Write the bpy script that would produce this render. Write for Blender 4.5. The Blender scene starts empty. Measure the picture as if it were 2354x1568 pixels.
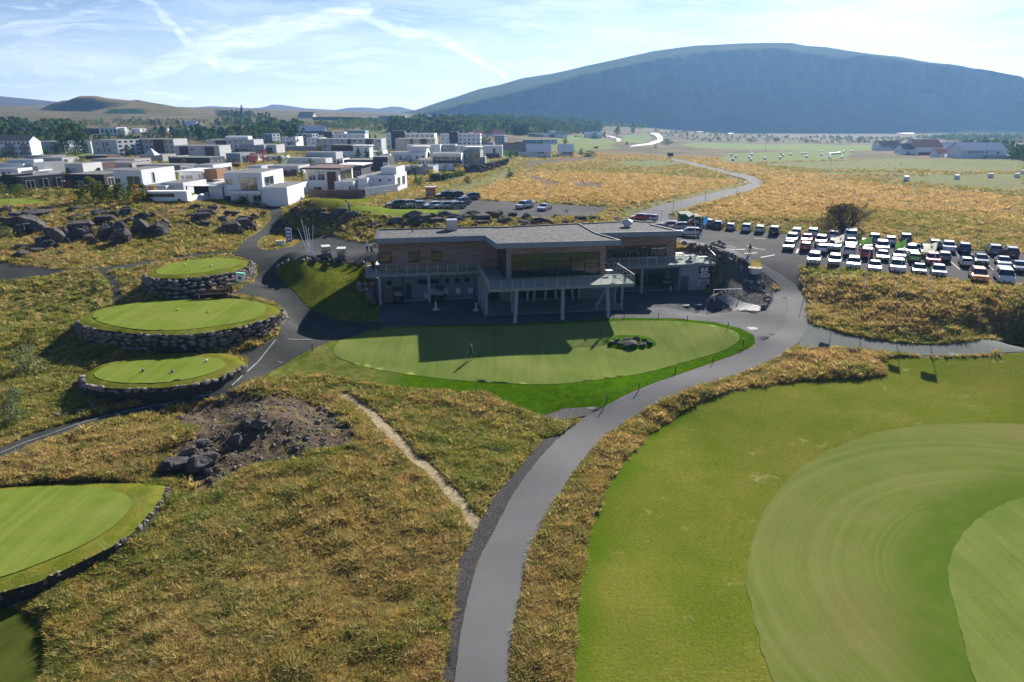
import bpy, bmesh, math, random
import numpy as np
from mathutils import Vector, Matrix, geometry
C = bpy.context.scene
COL = C.collection
R = math.radians
rnd = random.Random(7)
nr = np.random.RandomState(5)
# ------------------------------------------------ camera, sun, sky, exposure
PIT = R(18.3); CAMH = 24.0
FD = 2731 / (4096 / 2353.0); CX, CY = 1176.5, 784.0
cam = bpy.data.cameras.new('camera'); camo = bpy.data.objects.new('camera', cam); COL.objects.link(camo)
cam.sensor_width = 36; cam.lens = 36 * 2731 / 4096; cam.clip_start = 0.5; cam.clip_end = 20000
camo.location = (0, 0, CAMH); camo.rotation_euler = (math.pi / 2 - PIT, 0, 0); C.camera = camo
SAZ, SEL = R(25.5), R(28.0)
sd = bpy.data.lights.new('sun', 'SUN'); sd.energy = 5.0; sd.angle = R(0.5); sd.color = (1, .95, .86)
so = bpy.data.objects.new('sun', sd); COL.objects.link(so)
tosun = Vector((math.sin(SAZ) * math.cos(SEL), math.cos(SAZ) * math.cos(SEL), math.sin(SEL)))
so.rotation_euler = tosun.to_track_quat('Z', 'Y').to_euler()
C.view_settings.view_transform = 'Standard'; C.view_settings.look = 'None'
C.view_settings.exposure = 1.1; C.view_settings.gamma = 1; C.view_settings.use_curve_mapping = False
C.cycles.max_bounces = 6; C.cycles.volume_bounces = 0; C.cycles.transparent_max_bounces = 12
C.cycles.diffuse_bounces = 3; C.cycles.glossy_bounces = 3; C.cycles.transmission_bounces = 4
C.cycles.use_denoising = True; C.cycles.sample_clamp_indirect = 6

def raydir(x, y):
    a = (x - CX) / FD; b = (CY - y) / FD
    return a, math.cos(PIT) + b * math.sin(PIT), -math.sin(PIT) + b * math.cos(PIT)
def un(x, y, z):
    a, dy, dz = raydir(x, y); t = (z - CAMH) / dz
    return (a * t, dy * t, z)
def unY(x, y, Y):
    a, dy, dz = raydir(x, y); t = Y / dy
    return (a * t, Y, CAMH + dz * t)

w = bpy.data.worlds.new('World'); C.world = w; w.use_nodes = True
nt = w.node_tree; nt.nodes.clear()
def N(t, typ, **k):
    n = t.nodes.new(typ)
    for a, v in k.items(): setattr(n, a, v)
    return n
class NG:
    """tiny helper for node arithmetic"""
    def __init__(s, t): s.t = t
    def _in(s, sock, v):
        if isinstance(v, bpy.types.NodeSocket): s.t.links.new(v, sock)
        elif isinstance(v, (tuple, list)): sock.default_value = v if len(v) == len(sock.default_value) else tuple(v) + (1,)
        elif v is not None: sock.default_value = v
    def m(s, op, a, b=None, c=None, clamp=False):
        n = s.t.nodes.new('ShaderNodeMath'); n.operation = op; n.use_clamp = clamp
        s._in(n.inputs[0], a); s._in(n.inputs[1], b); s._in(n.inputs[2], c); return n.outputs[0]
    def mr(s, v, a, b, c=0, d=1, smooth=False):
        n = s.t.nodes.new('ShaderNodeMapRange'); n.clamp = True
        if smooth: n.interpolation_type = 'SMOOTHSTEP'
        s._in(n.inputs[0], v); s._in(n.inputs[1], a); s._in(n.inputs[2], b); s._in(n.inputs[3], c); s._in(n.inputs[4], d); return n.outputs[0]
    def xyz(s, x, y, z=0):
        n = s.t.nodes.new('ShaderNodeCombineXYZ'); s._in(n.inputs[0], x); s._in(n.inputs[1], y); s._in(n.inputs[2], z); return n.outputs[0]
    def sep(s, v):
        n = s.t.nodes.new('ShaderNodeSeparateXYZ'); s._in(n.inputs[0], v); return n.outputs
    def vm(s, op, a, b=None, scale=None):
        n = s.t.nodes.new('ShaderNodeVectorMath'); n.operation = op; s._in(n.inputs[0], a); s._in(n.inputs[1], b)
        if scale is not None: s._in(n.inputs[3], scale)
        return n.outputs[1] if op in ('LENGTH', 'DOT_PRODUCT', 'DISTANCE') else n.outputs[0]
    def noise(s, v, scale, detail=3, rough=.55, dist=0, col=False):
        n = s.t.nodes.new('ShaderNodeTexNoise'); s._in(n.inputs['Vector'], v); n.inputs['Scale'].default_value = scale
        n.inputs['Detail'].default_value = detail; n.inputs['Roughness'].default_value = rough; n.inputs['Distortion'].default_value = dist
        return n.outputs[1 if col else 0]
    def mix(s, f, a, b, mode='MIX'):
        n = s.t.nodes.new('ShaderNodeMix'); n.data_type = 'RGBA'; n.blend_type = mode; n.clamp_factor = True
        s._in(n.inputs[0], f); s._in(n.inputs[6], a); s._in(n.inputs[7], b); return n.outputs[2]
    def pos(s): return s.t.nodes.new('ShaderNodeNewGeometry').outputs['Position']
    def obj(s): return s.t.nodes.new('ShaderNodeTexCoord').outputs['Object']
    def attr(s, name, typ='GEOMETRY'):
        n = s.t.nodes.new('ShaderNodeAttribute'); n.attribute_name = name; n.attribute_type = typ; return n.outputs['Fac']
    def rand(s): return s.t.nodes.new('ShaderNodeObjectInfo').outputs['Random']
    def mapping(s, v, scale=(1, 1, 1), rot=(0, 0, 0)):
        n = s.t.nodes.new('ShaderNodeMapping'); s._in(n.inputs[0], v); n.inputs[2].default_value = rot; n.inputs[3].default_value = scale; return n.outputs[0]

g = NG(nt)
sky = N(nt, 'ShaderNodeTexSky', sky_type='NISHITA', sun_disc=False, sun_elevation=SEL, sun_rotation=SAZ, altitude=60, air_density=1.0, dust_density=.35, ozone_density=2.2)
tc = N(nt, 'ShaderNodeTexCoord')
dx, dy, dz = g.sep(tc.outputs['Generated'])[0:3]
ady = g.m('MAXIMUM', g.m('ABSOLUTE', dy), .05)
U = g.m('DIVIDE', dx, ady); V = g.m('DIVIDE', dz, ady)
P0 = g.xyz(U, V)
wob = g.noise(g.xyz(g.m('MULTIPLY', U, 1.0), g.m('MULTIPLY', V, 3.0)), 7, 4, .6, col=True)
P = g.vm('ADD', P0, g.vm('SCALE', g.vm('SUBTRACT', wob, (.5, .5, .5)), None, .035))
def uvp(x, y):
    a, yy, zz = raydir(x, y); return (a / yy, zz / yy, 0)
fib = g.noise(g.mapping(P, (3, 26, 1), (0, 0, R(-9))), 4.5, 6, .75)
fib2 = g.noise(g.mapping(P, (1.2, 9, 1), (0, 0, R(4))), 3.0, 5, .6)
streaks = [  # a, b, half width at a, at b, strength
    ((290, -30), (400, 55), 14, 10, .5), ((400, 55), (430, 90), 10, 15, .5), ((430, 90), (500, 150), 20, 16, .55),
    ((340, 165), (470, 110), 24, 30, .55), ((470, 110), (640, 62), 40, 42, .62), ((640, 62), (840, 22), 36, 30, .62),
    ((820, 30), (930, 68), 14, 12, .6), ((930, 68), (1040, 100), 16, 10, .6), ((1020, 98), (1090, 132), 12, 16, .72), ((1090, 132), (1160, 182), 16, 6, .72),
    ((270, 185), (400, 160), 14, 16, .38), ((90, 160), (210, 172), 16, 8, .3),
    ((1810, 99), (1860, 76), 4, 5, .85), ((1850, 78), (1960, 5), 10, 14, .6),
    ((2165, 111), (2260, 94), 5, 6, .8), ((2260, 94), (2360, 86), 6, 7, .85)]
tot = None
for a, b, w0, w1, s_ in streaks:
    A, B = uvp(*a), uvp(*b); k = 1 / FD / math.cos(R(20))
    d = (B[0] - A[0], B[1] - A[1]); L2 = d[0] ** 2 + d[1] ** 2
    pa = g.vm('SUBTRACT', P, A)
    t = g.m('DIVIDE', g.vm('DOT_PRODUCT', pa, (d[0], d[1], 0)), L2, clamp=True)
    q = g.vm('LENGTH', g.vm('SUBTRACT', pa, g.vm('SCALE', (d[0], d[1], 0), None, t)))
    ww = g.mr(t, 0, 1, w0 * k * .8, w1 * k * .8)
    f = g.m('MULTIPLY', g.m('SUBTRACT', 1, g.mr(g.m('DIVIDE', q, ww), .35, 1.1, smooth=True)), s_)
    tot = f if tot is None else g.m('MAXIMUM', tot, f)
tot = g.m('MULTIPLY', tot, g.mr(fib, .34, .66, .15, .9))
# broad veils, denser towards the upper right of the view where the sun stands
reg = g.m('MULTIPLY', g.mr(g.m('ADD', g.m('MULTIPLY', U, .9), g.m('MULTIPLY', V, .9)), -.25, .45), g.mr(V, .035, .15))
veil = g.m('MULTIPLY', g.mr(fib2, g.mr(reg, 0, 1, .46, .34), g.mr(reg, 0, 1, .8, .70)), g.mr(reg, 0, 1, .42, .85))
veil = g.m('MULTIPLY', veil, g.mr(fib, .25, .6, .5, 1))
wisp = g.m('MULTIPLY', g.mr(g.noise(g.mapping(P, (1.6, 15, 1), (0, 0, R(-6))), 3.4, 6, .68, .6), .5, .72), .5)
veil = g.m('MAXIMUM', veil, wisp)
low = g.m('MULTIPLY', g.mr(V, .14, .0), .5)
cl = g.m('MAXIMUM', g.m('ADD', tot, g.m('MULTIPLY', veil, .55)), veil, clamp=True)
cl = g.m('ADD', g.m('ADD', cl, low), g.mr(V, .0, .3, .08, .0), clamp=True)
cl = g.m('MULTIPLY', cl, g.m('MULTIPLY', g.mr(dy, -.05, .25), g.mr(V, .95, .55)))
skyc = g.mix(g.m('MULTIPLY', cl, .9), g.mix(1, sky.outputs[0], (.80, .87, 1.12, 1), 'MULTIPLY'), (16.5, 17.2, 18.8, 1))
bgn = N(nt, 'ShaderNodeBackground'); nt.links.new(skyc, bgn.inputs[0]); bgn.inputs[1].default_value = 0.043
wo = N(nt, 'ShaderNodeOutputWorld'); nt.links.new(bgn.outputs[0], wo.inputs[0])

# ------------------------------------------------ mesh helpers
def tag(o, label=None, cat=None, group=None, kind=None):
    if label: o['label'] = label
    if cat: o['category'] = cat
    if group: o['group'] = group
    if kind: o['kind'] = kind
    return o
def empty(name, loc, rz=0, label=None, cat=None, group=None):
    o = bpy.data.objects.new(name, None); COL.objects.link(o); o.location = loc; o.rotation_euler = (0, 0, rz)
    o.empty_display_size = .3
    return tag(o, label, cat, group)
def _icos(sub, seed, np_=9, lo=.62, hi=.86):
    bm = bmesh.new(); bmesh.ops.create_icosphere(bm, subdivisions=sub, radius=1)
    r = random.Random(seed)
    planes = [(Vector((r.gauss(0, 1), r.gauss(0, 1), r.gauss(0, 1))).normalized(), r.uniform(lo, hi)) for _ in range(np_)]
    for v in bm.verts:
        for n, d in planes:
            k = v.co.dot(n)
            if k > d: v.co -= n * (k - d)
        v.co *= r.uniform(.955, 1.045)
    V = np.array([v.co[:] for v in bm.verts]); F = [tuple(x.index for x in f.verts) for f in bm.faces]
    bm.free(); return V, F
ROCKS = [_icos(2, s, 11, .55, .84) for s in range(10)]
ROCKS1 = [_icos(1, s + 50) for s in range(8)]
BIGROCKS = [_icos(3, s + 90, 15, .48, .8) for s in range(8)]
class MB:
    def __init__(s): s.V = []; s.F = []; s.M = []; s.n = 0
    def add(s, V, F, m=0):
        s.V.append(np.asarray(V, float).reshape(-1, 3)); s.F += [tuple(i + s.n for i in f) for f in F]; s.M += [m] * len(F); s.n += len(s.V[-1]); return s
    def box(s, x0, x1, y0, y1, z0, z1, m=0, rz=0, c=None):
        V = np.array([(x, y, z) for z in (z0, z1) for y in (y0, y1) for x in (x0, x1)], float)
        if rz:
            cc = c or ((x0 + x1) / 2, (y0 + y1) / 2); d = V[:, :2] - cc
            V[:, 0] = cc[0] + d[:, 0] * math.cos(rz) - d[:, 1] * math.sin(rz); V[:, 1] = cc[1] + d[:, 0] * math.sin(rz) + d[:, 1] * math.cos(rz)
        return s.add(V, [(0, 2, 3, 1), (4, 5, 7, 6), (0, 1, 5, 4), (2, 6, 7, 3), (0, 4, 6, 2), (1, 3, 7, 5)], m)
    def prism(s, poly, z0, z1, m=0, mtop=None):
        n = len(poly)
        if sum(poly[i][0] * poly[(i + 1) % n][1] - poly[(i + 1) % n][0] * poly[i][1] for i in range(n)) < 0: poly = poly[::-1]
        V = [(p[0], p[1], z0 if not callable(z0) else z0(p)) for p in poly] + [(p[0], p[1], z1 if not callable(z1) else z1(p)) for p in poly]
        k = s.n; s.add(V, [tuple(range(n - 1, -1, -1))] + [(i, (i + 1) % n, n + (i + 1) % n, n + i) for i in range(n)], m)
        s.F.append(tuple(k + n + i for i in range(n))); s.M.append(m if mtop is None else mtop); return s
    def tube(s, p, q, r0, r1=None, n=8, m=0, caps=True):
        p, q = Vector(p), Vector(q); r1 = r0 if r1 is None else r1; d = (q - p)
        if d.length < 1e-6: return s
        d.normalize(); a = d.orthogonal().normalized(); b = d.cross(a)
        V = [p + (a * math.cos(t) + b * math.sin(t)) * r0 for t in [2 * math.pi * i / n for i in range(n)]] + [q + (a * math.cos(t) + b * math.sin(t)) * r1 for t in [2 * math.pi * i / n for i in range(n)]]
        F = [(i, (i + 1) % n, n + (i + 1) % n, n + i) for i in range(n)]
        if caps: F += [tuple(range(n - 1, -1, -1)), tuple(range(n, 2 * n))]
        return s.add([tuple(v) for v in V], F, m)
    def path(s, pts, rs, n=8, m=0):
        for i in range(len(pts) - 1): s.tube(pts[i], pts[i + 1], rs[i], rs[i + 1], n, m)
        return s
    def beam(s, p, q, w, h, m=0):
        p, q = Vector(p), Vector(q); d = (q - p).normalized(); up = Vector((0, 0, 1))
        if abs(d.z) > .98: up = Vector((1, 0, 0))
        a = d.cross(up).normalized() * (w / 2); b = a.cross(d).normalized() * (h / 2)
        V = [p - a - b, p + a - b, p + a + b, p - a + b, q - a - b, q + a - b, q + a + b, q - a + b]
        return s.add([tuple(v) for v in V], [(3, 2, 1, 0), (4, 5, 6, 7), (0, 1, 5, 4), (1, 2, 6, 5), (2, 3, 7, 6), (3, 0, 4, 7)], m)
    def rock(s, c, size, r=None, m=0, lib=None, rz=None):
        r = r or rnd; V, F = r.choice(lib or ROCKS)
        a = r.uniform(0, 6.28) if rz is None else rz + r.uniform(-.25, .25); t = r.uniform(-.25, .25)
        V = V * np.array(size)
        Rm = np.array(Matrix.Rotation(a, 3, 'Z') @ Matrix.Rotation(t, 3, 'X'))
        return s.add(V @ Rm.T + np.array(c), F, m)
    def blob(s, c, size, sub=2, r=None, jit=.12, m=0):
        bm = bmesh.new(); bmesh.ops.create_icosphere(bm, subdivisions=sub, radius=1); r = r or rnd
        V = [(c[0] + v.co.x * size[0] * r.uniform(1 - jit, 1 + jit), c[1] + v.co.y * size[1] * r.uniform(1 - jit, 1 + jit), c[2] + v.co.z * size[2] * r.uniform(1 - jit, 1 + jit)) for v in bm.verts]
        F = [tuple(x.index for x in f.verts) for f in bm.faces]; bm.free(); return s.add(V, F, m)
    def lathe(s, prof, c=(0, 0, 0), n=12, m=0):
        V = [(c[0] + r_ * math.cos(2 * math.pi * i / n), c[1] + r_ * math.sin(2 * math.pi * i / n), c[2] + z_) for r_, z_ in prof for i in range(n)]
        F = [(k * n + i, k * n + (i + 1) % n, (k + 1) * n + (i + 1) % n, (k + 1) * n + i) for k in range(len(prof) - 1) for i in range(n)]
        F += [tuple(range(n - 1, -1, -1)), tuple((len(prof) - 1) * n + i for i in range(n))]
        return s.add(V, F, m)
    def mesh(s, name, mats, smooth=False):
        me = bpy.data.meshes.new(name)
        me.from_pydata(np.concatenate(s.V).tolist() if s.V else [], [], s.F)
        if not isinstance(mats, (list, tuple)): mats = [mats]
        for m in mats: me.materials.append(m)
        if len(mats) > 1: me.polygons.foreach_set('material_index', s.M)
        if smooth: me.polygons.foreach_set('use_smooth', [True] * len(me.polygons))
        me.update(); return me
    def build(s, name, mats, parent=None, smooth=False, **k):
        o = bpy.data.objects.new(name, s.mesh(name, mats, smooth)); COL.objects.link(o)
        if parent: o.parent = parent
        return tag(o, **k)
def inst(name, me, parent=None, loc=(0, 0, 0), rz=0, sc=1, **k):
    o = bpy.data.objects.new(name, me); COL.objects.link(o); o.location = loc; o.rotation_euler = (0, 0, rz)
    o.scale = sc if isinstance(sc, (tuple, list)) else (sc, sc, sc)
    if parent: o.parent = parent
    return tag(o, **k)
def copy_tree(o, parent=None):
    c = o.copy(); COL.objects.link(c)
    if parent: c.parent = parent
    for ch in list(o.children): copy_tree(ch, c)
    return c

# ------------------------------------------------ materials
MATS = {}
def mat(name, col=(.5, .5, .5), rough=.8, metal=0, var=.12, vscale=1.5, bump=0, bscale=8, alpha=1, spec=.5, coat=0, stretch=None, fn=None, wear=None):
    if name in MATS: return MATS[name]
    m = bpy.data.materials.new(name); m.use_nodes = True; t = m.node_tree; g = NG(t)
    b = t.nodes['Principled BSDF']; b.inputs['Roughness'].default_value = rough; b.inputs['Metallic'].default_value = metal
    b.inputs['Specular IOR Level'].default_value = spec
    if coat: b.inputs['Coat Weight'].default_value = coat; b.inputs['Coat Roughness'].default_value = .05
    p = g.obj()
    if stretch: p = g.mapping(p, stretch)
    if fn: c = fn(g, b)
    else:
        n = g.noise(p, vscale, 5, .6)
        c = g.mix(g.mr(n, .3, .7), tuple(x * (1 - var) for x in col) + (1,), tuple(min(1, x * (1 + var)) for x in col) + (1,))
        if wear: c = g.mix(g.m('MULTIPLY', g.mr(g.noise(g.mapping(g.obj(), (1.5, 1.5, .35)), 2.2, 6, .7), .5, .75), wear[1]), c, tuple(wear[0]) + (1,))
    if c is not None: t.links.new(c, b.inputs['Base Color'])
    if bump:
        bn = t.nodes.new('ShaderNodeBump'); bn.inputs['Strength'].default_value = bump; bn.inputs['Distance'].default_value = .05
        t.links.new(g.noise(p, bscale, 6, .65), bn.inputs['Height']); t.links.new(bn.outputs[0], b.inputs['Normal'])
    if alpha < 1: b.inputs['Alpha'].default_value = alpha
    MATS[name] = m; return m
# ------------------------------------------------ terrain height
ctl = []
def cp(x, y, z): ctl.append(un(x, y, z))
for q in [(0,1568,-2.6),(300,1568,-2.0),(600,1568,-2),(1100,1568,-2),(1700,1568,-2),(2353,1568,-1.5),(0,1300,-1.9),(330,1300,-2.1),(500,1200,-1.8),(700,1250,-1.8),(1150,1250,-2),
 (1600,1250,-2),(2353,1200,-1.3),(0,1050,-1.3),(250,955,-1.0),(480,905,-.7),(600,850,-.4),(650,800,0),(700,745,.3),(690,695,1.3),(640,650,2.5),(610,610,3.7),(585,575,4.2),(620,505,5.2),(640,480,5.8),
 (660,605,4.1),(740,605,4.05),(835,608,4),(760,660,2.2),(725,712,.5),(860,735,0.05),(865,690,.8),(850,640,2.6),(740,580,4.1),(850,570,4.1),
 (880,750,.0),(1150,745,0),(1400,735,0),(1600,735,.0),(1730,780,.05),(770,800,-.5),(950,840,-1.15),(1150,880,-1.45),(1300,830,-1.15),(1500,850,-1.2),(1650,800,-.35),(1400,930,-1.7),(1100,930,-1.9),(1290,945,-1.9),(1000,1050,-1.9),
 (600,965,-.75),(500,940,-.95),(700,950,-1.0),(620,1020,-1.15),(820,1000,-1.5),(470,1085,-1.7),(650,1110,-1.7),(420,1000,-1.0),(320,1110,-1.5),
 (1640,690,0),(1700,720,.1),(1780,750,.2),(1850,720,.6),(1850,665,1.7),(1800,612,3.0),(1740,580,3.8),(1680,562,4.1),(1780,800,-.1),(1600,880,-.9),(1450,940,-1.5),(1300,1060,-1.9),
 (1700,635,2.3),(1745,690,.5),(1660,598,4),(1650,700,.05),
 (1900,625,3.3),(1880,668,1.85),(1868,640,2.5),(1868,700,.95),(1872,740,.4),(1930,660,2.6),(2100,638,3.8),(2353,660,3.9),(2000,560,4.2),(2353,610,4.2),(1700,520,4.2),(1600,528,4.2),
 (2000,700,2.0),(2200,720,2.3),(2353,720,2.5),(1900,700,1.25),(2100,780,.5),(2353,780,.6),(1900,765,.2),(2050,805,0),(2353,810,.1),
 (2000,860,-.5),(2200,900,-.7),(1900,1000,-1.2),(2353,1000,-.9),(1700,1000,-1.5),
 (700,520,4.8),(800,535,4.9),(700,486,7),(800,489,7.2),(1000,497,7),(1300,500,6.5),(1390,505,5.6),(1440,498,4.8),(900,480,7),(1060,480,6.8),
 (0,600,4.6),(300,562,4.9),(540,572,4.4),(100,612,4.4),(0,470,8.2),(300,470,8.6),(500,478,7.6),(300,515,6.8),(550,505,6.2),(100,530,6.2),
 (0,640,3.6),(230,640,3.6),(100,700,2.2),(0,800,.7),(150,800,.5),(50,900,-.5),(180,950,-.9),
 (290,650,3.2),(330,690,2.4),(560,655,2.9),(200,795,.4),(400,818,.4),(640,745,.9),(200,915,-.7),(400,925,-.7),(560,865,-.4),(250,700,2.0),(230,830,.2)]: cp(*q)
for q in [(-60,140,7),(-20,140,6.8),(20,150,6.3),(-110,180,7),(-40,190,6.6),(20,220,5.8),(-160,260,6.5),(-60,270,5.6),(20,300,5),(-100,380,5.4),(20,400,4.2),(-250,450,7),(-120,560,8),(0,600,6),
 (-350,700,14),(-150,850,16),(0,900,12),(-500,1100,26),(-200,1300,24),(0,1300,18),(250,1300,2),(-900,1600,45),(-300,1700,30),
 (45,130,4.4),(90,130,4.6),(60,213,4.6),(120,213,5),(200,220,4.5),(60,300,3.2),(150,330,2.4),(280,340,2),(100,450,.2),(250,460,0),(450,500,-1),(150,650,-2.5),(350,700,-3),(150,900,-6),(500,900,-7),(900,1000,-8),
 (300,1400,-12),(700,1500,-12),(1400,1600,-12),(400,2600,-5),(-400,2600,30),(1500,2600,-5),(300,4200,-5),(-1500,4200,20),(1800,4200,-5),
 (-4,98,3.9),(8,101,3.9),(-20,97,3.9),(22,104,4),(5,110,4.3),(0,12,-2.5),(-40,10,-3),(40,12,-2),(0,-40,-3),(120,40,0),(-120,40,0),(-200,100,3),(200,100,3.5)]: ctl.append(q)
ctl = np.array(ctl, float)
_c = 3.0
_n = len(ctl)
_D = np.sqrt(((ctl[:, None, :2] - ctl[None, :, :2]) ** 2).sum(2) + _c * _c)
_A = np.zeros((_n + 1, _n + 1)); _A[:_n, :_n] = -_D; _A[:_n, _n] = 1; _A[_n, :_n] = 1
_A[:_n, :_n] -= np.eye(_n) * .5
_W = np.linalg.solve(_A, np.append(ctl[:, 2], 0))
def inpoly(x, y, poly):
    poly = np.asarray(poly, float); ins = np.zeros(np.shape(x), bool); n = len(poly); j = n - 1
    for i in range(n):
        xi, yi, xj, yj = poly[i, 0], poly[i, 1], poly[j, 0], poly[j, 1]
        if yi != yj: ins ^= ((yi > y) != (yj > y)) & (x < (xj - xi) * (y - yi) / (yj - yi) + xi)
        j = i
    return ins
def pdist(x, y, poly, closed=True):
    d = np.full(np.shape(x), 1e9); n = len(poly)
    for i in range(n if closed else n - 1):
        ax, ay = poly[i][:2]; bx, by = poly[(i + 1) % n][:2]; ux, uy = bx - ax, by - ay; L = ux * ux + uy * uy + 1e-9
        t = np.clip(((x - ax) * ux + (y - ay) * uy) / L, 0, 1)
        d = np.minimum(d, np.hypot(x - ax - t * ux, y - ay - t * uy))
    return d
def sdist(x, y, poly, pad=8):
    """signed distance (positive inside), computed only near the polygon"""
    x = np.asarray(x, float); y = np.asarray(y, float); P = np.asarray(poly)[:, :2]
    out = np.full(x.shape, -float(pad))
    k = (x > P[:, 0].min() - pad) & (x < P[:, 0].max() + pad) & (y > P[:, 1].min() - pad) & (y < P[:, 1].max() + pad)
    if k.any():
        d = pdist(x[k], y[k], P); i = inpoly(x[k], y[k], P); out[k] = np.where(i, d, -np.minimum(d, pad))
    return out
def sstep(v, a, b):
    t = np.clip((v - a) / (b - a), 0, 1); return t * t * (3 - 2 * t)
BA = R(9.8); BU = np.array((math.cos(BA), math.sin(BA))); BV = np.array((-math.sin(BA), math.cos(BA)))
BO = np.array((-19.29, 88.1))           # building frame origin: front left corner of the deck
def B2(u, v): p = BO + BU * u + BV * v; return (float(p[0]), float(p[1]))
FLATS = [([B2(0.9, -2), B2(0.9, 2.6), B2(29, 2.6), B2(33, 7), B2(49, 7), B2(49.2, 4.0), B2(48.5, -4), B2(30, -10), B2(10, -8)], 0.0, 1.0)]
def hgt(x, y):
    x = np.atleast_1d(np.asarray(x, float)); y = np.atleast_1d(np.asarray(y, float)); sh = x.shape
    xf, yf = x.ravel(), y.ravel(); out = np.full(xf.shape, _W[_n])
    for s in range(0, len(xf), 60000):
        a, b = xf[s:s + 60000], yf[s:s + 60000]
        d = np.sqrt((a[:, None] - ctl[:, 0]) ** 2 + (b[:, None] - ctl[:, 1]) ** 2 + _c * _c)
        out[s:s + 60000] -= d @ _W[:_n]
    for poly, z, wd in FLATS:
        k = sstep(sdist(xf, yf, poly, 6), -wd, .0); out = out * (1 - k) + z * k
    return out.reshape(sh)
def h1(x, y): return float(hgt(x, y)[0])
_ts = np.geomspace(8, 4200, 500)
def G(px, py, off=0):
    a, dy, dz = raydir(px, py); t = _ts / dy
    X = a * t; Y = dy * t; Z = CAMH + dz * t; f = Z - hgt(X, Y)
    k = np.argmax(f < 0)
    if f[k] >= 0: k = len(f) - 1
    k = max(k, 1); s = f[k - 1] / (f[k - 1] - f[k] + 1e-9)
    X0 = X[k - 1] + s * (X[k] - X[k - 1]); Y0 = Y[k - 1] + s * (Y[k] - Y[k - 1])
    return (float(X0), float(Y0), h1(X0, Y0) + off)
def GP(pts): return [G(*p)[:2] for p in pts]
def smooth_poly(pts, it=2, closed=True):
    P = [tuple(p[:2]) for p in pts]
    for _ in range(it):
        Q = []; n = len(P)
        for i in range(n if closed else n - 1):
            a, b = P[i], P[(i + 1) % n]
            Q += [(a[0] * .75 + b[0] * .25, a[1] * .75 + b[1] * .25), (a[0] * .25 + b[0] * .75, a[1] * .25 + b[1] * .75)]
        if not closed: Q = [P[0]] + Q + [P[-1]]
        P = Q
    return P
def resample(P, s, closed=True):
    out = []; n = len(P)
    for i in range(n if closed else n - 1):
        a, b = P[i], P[(i + 1) % n]; L = math.hypot(b[0] - a[0], b[1] - a[1]); k = max(1, int(round(L / s)))
        out += [(a[0] + (b[0] - a[0]) * j / k, a[1] + (b[1] - a[1]) * j / k) for j in range(k)]
    if not closed: out.append(tuple(P[-1][:2]))
    return out
SHEETS = []
def ragged(poly, s=.6, amp=.08):
    P = resample(poly, s); return [(p[0] + rnd.uniform(-amp, amp), p[1] + rnd.uniform(-amp, amp)) for p in P]
def sheet(name, poly, m, off=.03, s=1.0, holes=(), zf=None, sink=True, attrs=None, **k):
    """ground sheet draped on the terrain"""
    P = resample(poly, s); A = np.array(P)
    keep = [P[0]]
    for p in P[1:]:
        if math.hypot(p[0] - keep[-1][0], p[1] - keep[-1][1]) > s * .25: keep.append(p)
    P = keep; A = np.array(P)
    gx, gy = np.meshgrid(np.arange(A[:, 0].min(), A[:, 0].max(), s), np.arange(A[:, 1].min(), A[:, 1].max(), s))
    gx = gx.ravel() + nr.uniform(-.2, .2, gx.size) * s; gy = gy.ravel() + nr.uniform(-.2, .2, gy.size) * s
    kk = inpoly(gx, gy, A); gx, gy = gx[kk], gy[kk]; kk = pdist(gx, gy, P) > s * .45; gx, gy = gx[kk], gy[kk]
    vs = [Vector(p) for p in P] + [Vector((a, b)) for a, b in zip(gx, gy)]
    ed = [(i, (i + 1) % len(P)) for i in range(len(P))]
    for h in holes:
        H = resample(h, s * .7); b0 = len(vs); vs += [Vector(p) for p in H]; ed += [(b0 + i, b0 + (i + 1) % len(H)) for i in range(len(H))]
    vo, eo, fo, *_ = geometry.delaunay_2d_cdt(vs, ed, [], 0, 1e-4)
    V = np.array([v[:] for v in vo]); F = np.array([f[:] for f in fo])
    c = V[F].mean(1); kk = inpoly(c[:, 0], c[:, 1], A)
    for h in holes: kk &= ~inpoly(c[:, 0], c[:, 1], h)
    F = F[kk]; z = (hgt(V[:, 0], V[:, 1]) if zf is None else zf(V[:, 0], V[:, 1])) + off
    # orient upwards
    a, b, cc = V[F[:, 0]], V[F[:, 1]], V[F[:, 2]]
    cr = (b[:, 0] - a[:, 0]) * (cc[:, 1] - a[:, 1]) - (b[:, 1] - a[:, 1]) * (cc[:, 0] - a[:, 0]); F[cr < 0] = F[cr < 0][:, ::-1]
    me = bpy.data.meshes.new(name); me.from_pydata(np.column_stack((V, z)).tolist(), [], F.tolist())
    me.materials.append(m); me.polygons.foreach_set('use_smooth', [True] * len(F))
    if attrs:
        for an, fn in attrs.items():
            at = me.attributes.new(an, 'FLOAT', 'POINT'); at.data.foreach_set('value', fn(V[:, 0], V[:, 1]).astype(np.float32))
    me.update(); o = bpy.data.objects.new(name, me); COL.objects.link(o); k.setdefault('kind', 'structure'); tag(o, **k)
    if sink: SHEETS.append((poly, list(holes)))
    return o
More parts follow.
